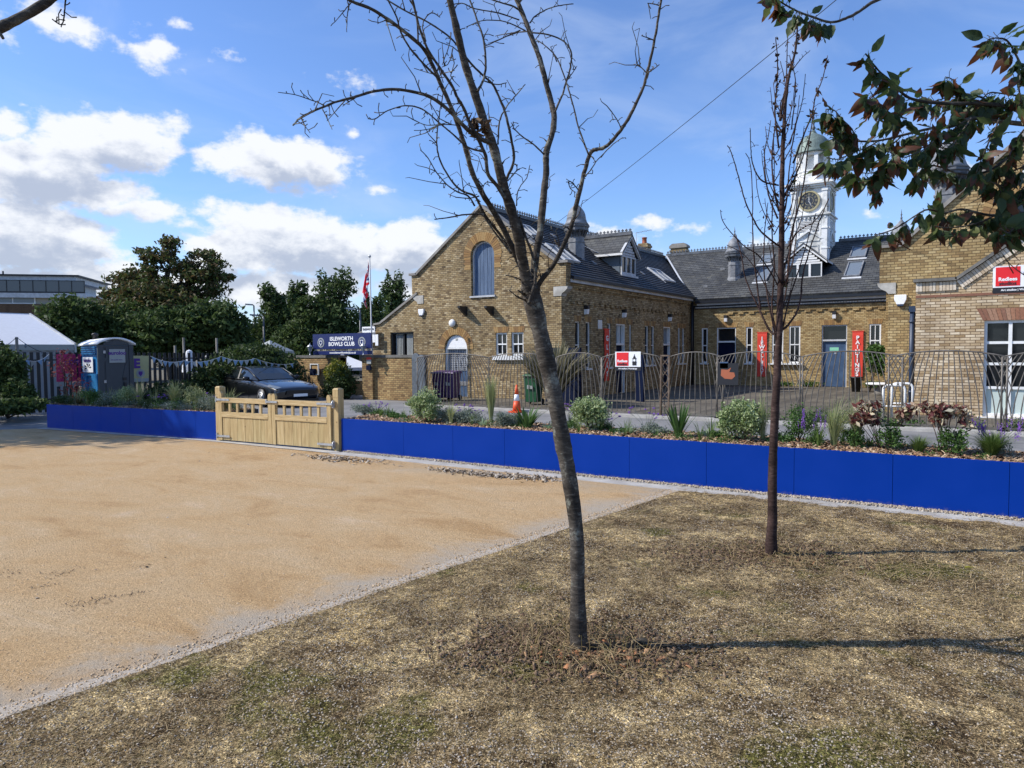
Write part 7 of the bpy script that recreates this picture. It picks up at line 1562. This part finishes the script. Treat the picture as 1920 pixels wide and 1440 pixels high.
tb([(1459,628),(1450,626),(1440,615),(1428,590),(1419,570),(1408,548),(1396,515),(1391,483),(1380,440)],6,2)
tb([(1460,622),(1470,616),(1482,604),(1494,585),(1502,554),(1504,523),(1516,476),(1535,419),(1554,372)],6,2)
tb(Z5([(760,930),(740,920),(620,820),(560,720),(500,590),(460,450),(420,300),(380,180),(355,140)]),4.5,1.8); tb(Z5([(760,455),(650,430),(590,370),(550,260),(540,130),(535,0)]),4,1.5)
tb(Z5([(755,1250),(700,1150),(600,1010),(480,930),(330,760),(300,650)]),3.5,1.5); tb(Z5([(620,1440),(590,1250),(565,1000),(555,800),(555,600),(540,300),(500,200)]),4,1.5)
tb(Z5([(775,600),(850,470),(900,370),(940,270),(1000,100),(1020,0)]),5,2,lf=1); tb(Z5([(770,1320),(830,1180),(850,1000),(860,850),(900,700),(960,450),(990,200),(1030,-60),(1060,-160)]),5,2,lf=0)
tb(Z5([(755,720),(690,560),(660,400),(650,200),(680,60),(700,-60)]),4,1.5); tb(Z5([(765,660),(730,500),(710,300),(720,100),(740,-50)]),5,2,lf=1); tb(Z5([(790,1160),(880,880),(960,790),(1040,750),(1120,640)]),3.5,1.5); tb(Z5([(780,720),(820,600),(850,300),(870,150),(900,-20)]),4,1.6,lf=1)
tb(Z2([(462,800),(440,600),(450,480),(455,350),(445,200)]),4,2,lf=2.5); tb(Z2([(470,650),(490,520),(520,400),(545,300),(560,170),(575,60)]),6,2,lf=2.5); tb(Z2([(540,880),(600,720),(640,620),(660,520),(700,420),(725,300)]),4.5,1.5,lf=1.6)
tb(Z2([(520,780),(560,650),(590,540),(605,400)]),3,1.4); tb(Z2([(530,700),(545,560),(550,430),(520,300)]),3,1.6,lf=1.5); tb(Z2([(500,560),(505,300),(510,180)]),3,1.4,lf=1.2); tb(Z2([(540,370),(580,320),(630,272)]),2.4,1.2); tb(Z2([(480,640),(470,560),(500,480),(470,330)]),3,1.5)
tb(Z5([(770,1400),(700,1340),(600,1150),(480,1000),(350,930)]),3,1.4); tb([(1462,640),(1480,560),(1500,500),(1520,430),(1530,400)],4,1.5); tb([(1458,650),(1440,560),(1432,500),(1434,430),(1440,380)],4,1.5); tb([(1460,610),(1475,540),(1482,470),(1492,400),(1500,340)],4,1.5); tb([(1459,640),(1448,580),(1452,500),(1447,420),(1452,340),(1450,250)],4.5,1.6,lf=.8)
rr=random.Random(3)
for i in range(26):
    y0=rr.uniform(200,590); x0=1464+(rr.uniform(-14,14)); sg=rr.choice((-1,1)); L=rr.uniform(50,120); tb([(x0,y0),(x0+sg*L*.22,y0-L*.45),(x0+sg*L*.30,y0-L)],2.6,1.2,.4,lf=.6 if rr.random()<.4 else 0)
T.mb.add(T.tw.v,T.tw.f,True); T.mb.build('branches','bark_red',t2)
leafcloud('shrivelled_leaves','shrivel',t2,[(p.x,p.y,p.z-.02,.03,.03,.04) for p in leafspots],len(leafspots)*5,.020,6,0,.1)
# ---------------------------------------------------------------- overhanging cherry branches, upper right
t3=thing('cherry_tree','cherry tree reaching in from the right with drooping green and browning leaves','tree',(P(2300,1100,2.9).x,P(2300,1100,2.9).y,0)); T=Br(); D=2.45
tk=P(2330,700,2.9); tb_=Vector((tk.x+.1,tk.y,0)); b=MB(); b.tube([tb_,Vector((tk.x+.02,tk.y,1.0)),Vector((tk.x,tk.y,1.9)),Vector((tk.x-.03,tk.y+.02,2.7)),Vector((tk.x-.12,tk.y-.05,3.4)),Vector((tk.x-.1,tk.y-.15,4.2))],[.11,.085,.075,.06,.035,.01],12); b.build('trunk','bark_cherry',t3)
anch=[]   # twig points bearing leaves
def cb(l,d0,d1,w0=5,w1=2,lf=1.0,bare=0.0):
    pts,_=T.add(l,d0,d1,w0,w1,sc=.6)
    n=len(pts)
    if l[0][0]>1700 and w0>5:
        e=pts[0]; zz=max(1.6,e.z-.25); T.mb.tube([Vector((tk.x,tk.y,zz)),Vector((tk.x,tk.y,zz)).lerp(e,.5)+Vector((0,0,.05)),e],[.032,.026,_[0]],8)
    for i in range(int(n*bare),n):
        for k in range(2):
            if random.random()<lf*1.05: anch.append((pts[i],(pts[min(i+1,n-1)]-pts[max(i-1,0)]).normalized()))
    return pts
cb(Z2([(2600,640),(2100,620),(1786,600),(1700,578),(1550,560),(1400,560),(1250,550),(1150,520),(1080,450),(1000,380),(930,290)]),2.75,D,14,3,1.2,.35)
cb(Z2([(2600,700),(2100,690),(1786,670),(1600,650),(1500,640),(1400,680),(1300,690),(1160,722),(1000,760),(850,760),(740,740)]),2.75,D-.05,14,2.5,1.3,.35)
cb(Z2([(1700,590),(1600,545),(1500,510),(1400,515),(1300,545),(1230,520)]),D+.2,D+.35,5,2,.8)
cb(Z2([(2300,1180),(1950,1150),(1786,1150),(1600,1162),(1450,1130),(1350,1150),(1250,1135),(1100,1230),(980,1270)]),2.7,D+.1,9,2,1.1,.25)
cb(Z2([(2300,800),(1786,820),(1600,920),(1450,940),(1330,900),(1250,900),(1200,960)]),2.7,D,8,2,1.1,.3)
cb(Z2([(1120,740),(1060,800),(1040,880),(1015,960),(1000,1040)]),D,D-.02,3.5,2,.7,.3)
cb(Z2([(1050,870),(980,930),(900,930),(840,900)]),D,D+.1,2.6,1.6,.9)
cb(Z2([(1500,-180),(1250,-90),(990,0),(900,60),(820,100),(740,120),(640,90),(560,60),(470,10),(430,-20)]),2.6,D-.1,9,3,1.5,.55)
cb(Z2([(2200,420),(1950,440),(1800,400),(1760,330),(1700,225),(1640,205),(1590,215)]),2.7,D+.05,7,2.4,1.3,.35); cb(Z2([(1770,560),(1760,480),(1765,400)]),D+.1,D+.1,4,2,.6)
cb(Z2([(2200,1250),(1900,1200),(1786,1190),(1650,1160),(1550,1200),(1400,1230),(1300,1220)]),2.7,D+.1,8,2,1.0,.3)
cb(Z2([(880,740),(850,690),(800,640),(760,595),(715,590)]),D-.05,D-.05,3,2,.9); cb(Z2([(1330,690),(1280,780),(1200,830),(1120,850),(1060,820)]),D,D-.1,3.6,2,1.2); cb(Z2([(1500,640),(1430,740),(1380,800),(1300,790),(1220,800)]),D+.1,D,4,2,1.2)
cb(Z2([(1650,650),(1600,760),(1560,850),(1530,930)]),D+.1,D,4,2,1.2); cb(Z2([(1786,700),(1740,760),(1700,850),(1640,900)]),D+.1,D+.1,4,2,1.3); cb(Z2([(1480,560),(1440,480),(1400,430),(1360,415)]),D+.2,D+.2,3,2,.9); cb(Z2([(1786,520),(1700,510),(1600,500),(1560,540)]),D+.2,D+.2,4,2,.9)
cb(Z2([(1786,900),(1720,930),(1680,1000),(1600,980)]),D+.1,D+.1,4,2,1.1); cb(Z2([(1850,1000),(1786,1010),(1740,1080),(1650,1000),(1700,1140)]),D+.1,D+.1,4,2,.8); cb(Z2([(1786,1190),(1740,1220),(1700,1260),(1660,1230)]),D+.1,D,4,2,1.1); cb(Z2([(1150,640),(1080,620),(1000,560),(960,500)]),D,D-.1,3,2,1.0); cb(Z2([(1000,760),(930,800),(850,830),(780,860),(720,850)]),D,D-.1,3,2,1.0)
T.add([(1990,560),(1905,505),(1880,478)],D+.1,D+.1,3,1.5)
T.mb.add(T.tw.v,T.tw.f,True); T.mb.build('branches','bark_cherry',t3)
def cherry_leaves(anch,seed):
    rng=np.random.default_rng(seed); N=len(anch); A=np.array([tuple(a[0]) for a in anch]); Tn=np.array([tuple(a[1]) for a in anch])
    az=rng.random(N)*2*PI; dr=np.stack([np.cos(az)*.55,np.sin(az)*.55,-.75-.9*rng.random(N)],1)+Tn*.35; up_=rng.random(N)<.12; dr[up_,2]*=-.2; dr/=np.linalg.norm(dr,axis=1)[:,None]
    s=np.cross(dr,rng.normal(size=(N,3))); s/=np.linalg.norm(s,axis=1)[:,None]; n=np.cross(s,dr); Ln=.042+.032*rng.random(N); Wd=Ln*(.22+.06*rng.random(N)); pet=.010+.010*rng.random(N)
    fold=.10+.55*rng.random(N); curl=(rng.random(N)-.2)*1.3; S=8; Vs=[];tip=[]; brown=rng.random(N); wav=rng.random(N)*6
    prof=[.06,.62,.93,1.0,.97,.85,.64,.34,.02]
    for k in range(S+1):
        q=k/S; c=A+dr*(pet+Ln*q)[:,None]+n*(curl*Ln*q*q)[:,None]; w=(Wd*prof[k])[:,None]; side=s*np.cos(fold*.8)[:,None]*w; lift=n*np.sin(fold*.8)[:,None]*w
        rip=n*(.06*Ln*np.sin(wav+k*2.1)*prof[k])[:,None]
        Vs+=[c-side+lift+rip,c,c+side+lift-rip]; e=np.clip((q-.45)*1.5+(brown-.58)*1.7,0,1); tip+=[np.clip(e+.25*(brown>.4),0,1),e*.8,np.clip(e+.25*(brown>.4),0,1)]
    V=np.stack(Vs,1); tp=np.stack(tip,1); M_=3*(S+1); F=[]
    for k in range(S): F+=[(3*k,3*k+1,3*k+4,3*k+3),(3*k+1,3*k+2,3*k+5,3*k+4)]
    F=np.array(F)[None]+np.arange(N)[:,None,None]*M_
    o=npmesh('leaves',V,4,'cherry_leaf',t3,attr=tp,smooth=True,F=F.reshape(-1,4))
    b=MB()
    for i in range(N): b.tube([Vector(A[i]),Vector(A[i]+dr[i]*pet[i])+Vector((0,0,.003))],.0009,3,cap=False)
    b.build('leaf_stalks','leaf_autumn',t3,recalc=False)
cherry_leaves(anch,2)
# limb crossing the top-left corner
t4=thing('overhanging_limb','dark limb with one hooked twig crossing the top left corner','tree limb',P(-300,120,1.4)); T=Br(); T.add([(-420,160),(-200,110),(-40,68),(20,42),(70,15),(120,-20),(200,-70)],1.4,1.5,26,18,spur=False,n=12,wob=.3); T.add([(124,-20),(122,10),(119,38),(113,46),(98,36)],1.47,1.47,4,2,sc=.6); T.add([(-5,60),(2,66),(6,72)],1.42,1.42,8,6,spur=False)
T.mb.add(T.tw.v,T.tw.f,True); T.mb.build('branches','bark_cherry',t4)
# overhead cable
a_=Vector((-14.4,24.8,6.62)); e_=P(1700,-110,12); b=MB(); b.tube([a_.lerp(e_,i/20)-Vector((0,0,.10*4*(i/20)*(1-i/20))) for i in range(21)],.008,5); tag(b.build('overhead_cable','iron_black'),'thin overhead cable running from the west roof ridge up to the right','cable')

# ---------------------------------------------------------------- ground litter
rng=np.random.default_rng(12)
def in_turf(p): return p[:,0]>-3.60+(p[:,1]-1.31)*.1108
def fan(n,d0,d1,pw=1.0):    # points on the ground within the view fan, denser near
    d=d0*(d1/d0)**(rng.random(n)**pw); u=(rng.random(n)*2-1)*.80; f=np.array([-math.sin(YAW),math.cos(YAW)]); r=np.array([math.cos(YAW),math.sin(YAW)]); return f[None]*d[:,None]+r[None]*(d*u)[:,None]
p=fan(230000,1.9,10.5,.75); p=p[in_turf(p)&(p[:,1]<7.8)]; f1=np.sin(p[:,0]*3.1+1)*np.sin(p[:,1]*2.7+.5)+np.sin(p[:,0]*7.3+p[:,1]*5.1)*.6+np.sin(p[:,0]*1.3-p[:,1]*1.9)*.7
keep=f1+rng.random(len(p))*2.2>.75; p=p[keep]; N=len(p); dist=np.hypot(p[:,0],p[:,1]); k=np.clip(dist/4,.6,1.6)[:,None]
d,s,n=rotmats(rng,N,.45); L=(.004+.034*rng.random((N,1))**2.6)*k; w=.0010*k; hz0=TH(p[:,0],p[:,1])[:,None]; c=np.concatenate([p,hz0+.001+rng.random((N,1))*.008],1); b1=c+d*L*.0; mid=n*L*.15*(rng.random((N,1))-.3)
V=np.stack([c-d*L-s*w,c-d*L+s*w,c+mid+s*w,c+mid-s*w],1); V2=np.stack([c+mid-s*w,c+mid+s*w,c+d*L+s*w*.4+mid*.3,c+d*L-s*w*.4+mid*.3],1)
V[:,:,2]=np.maximum(V[:,:,2],hz0); V2[:,:,2]=np.maximum(V2[:,:,2],hz0)
allV=np.stack([V[:,0],V[:,1],V[:,2],V[:,3],V2[:,2],V2[:,3]],1); F=np.array([(0,1,2,3),(3,2,4,5)])[None]+np.arange(N)[:,None,None]*6
tag(npmesh('dry_grass',allV,4,'straw',F=F.reshape(-1,4)),kind='stuff')
p=fan(60000,1.8,9,.7); p=p[in_turf(p)&(p[:,1]<7.8)]; f1=np.sin(p[:,0]*2.1-1)*np.sin(p[:,1]*3.3+1.5)+np.sin(p[:,0]*5.3-p[:,1]*4.1)*.6; p=p[f1+rng.random(len(p))*2.2>.9]; N=len(p)
pos=np.concatenate([p,(TH(p[:,0],p[:,1])-.001)[:,None]],1); tag(chips('turf_stones',pos,rng,.0036,.0030,.0026,'pebble',None,.5),kind='stuff')
p=fan(9000,1.9,14,.7); p=p[(~in_turf(p))&(p[:,1]<7.6)]; N=len(p); pos=np.concatenate([p,np.full((N,1),.0035)],1); tag(chips('gravel_grains',pos,rng,.0042,.0038,.002,'gravel_grain',None,.1),kind='stuff')
p=fan(140,2.2,13,.9); p=p[(~in_turf(p))&(p[:,1]<7.6)]; pos=np.concatenate([p,np.full((len(p),1),.009)],1); tag(chips('scattered_leaf_bits',pos,rng,.010,.006,.0008,'litter',None,.5),kind='stuff')
r9=np.random.default_rng(31); yy=-5+r9.random(5200)*12.9; pos=np.stack([-3.63+(yy-1.31)*.1108+r9.normal(0,.06,5200),yy,.004+r9.random(5200)*.003],1); tag(chips('edging_stones',pos,r9,.0045,.004,.003,'gravel_grain',None,.7),kind='stuff')
# leaf litter patches
def litter(name,cx,cy,rx,ry,n,l,mat,seed,z=.008,h=.015,tilt=.7,ang=0.0):
    r=np.random.default_rng(seed); g=r.normal(size=(n,2)); c,s_=math.cos(ang),math.sin(ang); x=g[:,0]*rx;y=g[:,1]*ry; X=cx+x*c-y*s_;Y=cy+x*s_+y*c; pos=np.stack([X,Y,np.where(X>LE(Y),TH(X,Y),z)+r.random(n)*h],1); return tag(chips(name,pos,r,l,l*.5,.0008,mat,None,tilt),kind='stuff')
for i,(x,y,rx,ry,n) in enumerate(((640,862,.42,.10,300),(860,885,.30,.07,130),(930,893,.35,.09,320),(1000,897,.25,.06,150))):
    q=onz(x,y); litter('leaf_litter',q.x,q.y,rx,ry,n,.022,'litter',40+i,ang=.05)
for i,(x,y,rx,ry,n) in enumerate(((110,1077,.09,.06,80),(15,1075,.07,.05,50),(165,1132,.08,.07,80),(225,1119,.10,.02,50),(85,1100,.06,.02,30),(265,1062,.05,.015,20))):
    q=onz(x,y); litter('soil_crumbs',q.x,q.y,rx,ry,int(n*.7),.006,'crumb',60+i,h=.003,ang=YAW+.5)
tb1=onz(1085,1222); tb2=onz(1447,1046)
litter('leaf_litter',tb1.x,tb1.y,.34,.20,3800,.010,'dead_litter',51,h=.014,ang=YAW); litter('leaf_litter',tb1.x+.12,tb1.y-.05,.16,.09,110,.021,'dead_leaf',52,h=.014,ang=YAW); litter('leaf_litter',tb2.x-.05,tb2.y,.40,.18,2600,.010,'dead_litter',53,h=.012,ang=YAW); litter('leaf_litter',tb2.x+.15,tb2.y,.2,.1,25,.016,'dead_leaf',54,ang=YAW)
r=np.random.default_rng(8); 
for k,(c,n,hh,rad_) in enumerate(((tb1,520,.15,.42),(tb2,300,.10,.38))):
    b=MB()
    for i in range(n):
        a=r.random()*2*PI; q=rad_*r.random()**.6; x,y=c.x+q*math.cos(a),c.y+q*math.sin(a)*.8; h=hh*r.random()**2; dx,dy=r.normal(0,.05,2); b.tube([(x,y,.01),(x+dx*.5,y+dy*.5,.022+h*.7),(x+dx*1.6,y+dy*1.6,.022+h*(.5+.5*r.random()))],[.0018,.0014,.0008],4)
    tag(b.build('dry_stems','straw'),kind='stuff')
q=onz(1178,1212); b=MB(); rr=random.Random(5)
for i in range(6):
    a=rr.uniform(-.5,.5); b.tube([(q.x+rr.uniform(-.03,.03),q.y+rr.uniform(-.02,.02),.01),(q.x+.07*math.cos(YAW+a),q.y+.07*math.sin(YAW+a),.024+rr.uniform(0,.012)),(q.x+.15*math.cos(YAW+a*.6),q.y+.15*math.sin(YAW+a*.6),.014)],[.009,.011,.003],6)
tag(b.build('driftwood_piece','bark_cherry'),'dark gnarled piece of wood lying right of the leaning trunk','wood scrap')
rr=random.Random(77); b=MB()
for i in range(75):
    q=onz(rr.uniform(700,1900),rr.uniform(1080,1430)); a=rr.uniform(0,PI); L=rr.uniform(.015,.05); b.tube([(q.x,q.y,.008),(q.x+L*.5*math.cos(a+.15),q.y+L*.5*math.sin(a+.15),.014),(q.x+L*math.cos(a),q.y+L*math.sin(a),.008)],[.002,.0025,.0015],5)
tag(b.build('fallen_twigs','bark_dark'),kind='stuff')
for (x,y,cm,l) in ((1028,1250,'leaf_lamb','pale green fallen leaf at the foot of the leaning trunk'),(1617,1068,'leaf_lamb','pale green fallen leaf between the slim tree and the right edge'),(1816,1068,'leaf_yellow','small yellow fallen leaf near the right edge')):
    q=onz(x,y); b=MB(); pr=[(-.035,0),(-.02,.012),(0,.017),(.02,.011),(.038,0),(.02,-.011),(0,-.016),(-.02,-.011)]; b.add([(q.x+u*math.cos(YAW)-v*math.sin(YAW),q.y+u*math.sin(YAW)+v*math.cos(YAW),.016+.012*math.cos(u*60)*abs(v)*30) for u,v in pr]+[(q.x,q.y,.014)],[(i,(i+1)%8,8) for i in range(8)]); tag(b.build('fallen_leaf',cm,recalc=False),l,'leaf','fallen leaves on the turf')
for x,y,l in ((1706,998,'small dark pebble on the turf near the kerb at the right'),):
    q=onz(x,y); b=MB(); b.lathe((q.x,q.y,0),[(.012,0),(.02,.008),(.016,.018),(.005,.024)],7); tag(b.build('pebble','bark_dark'),l,'pebble')
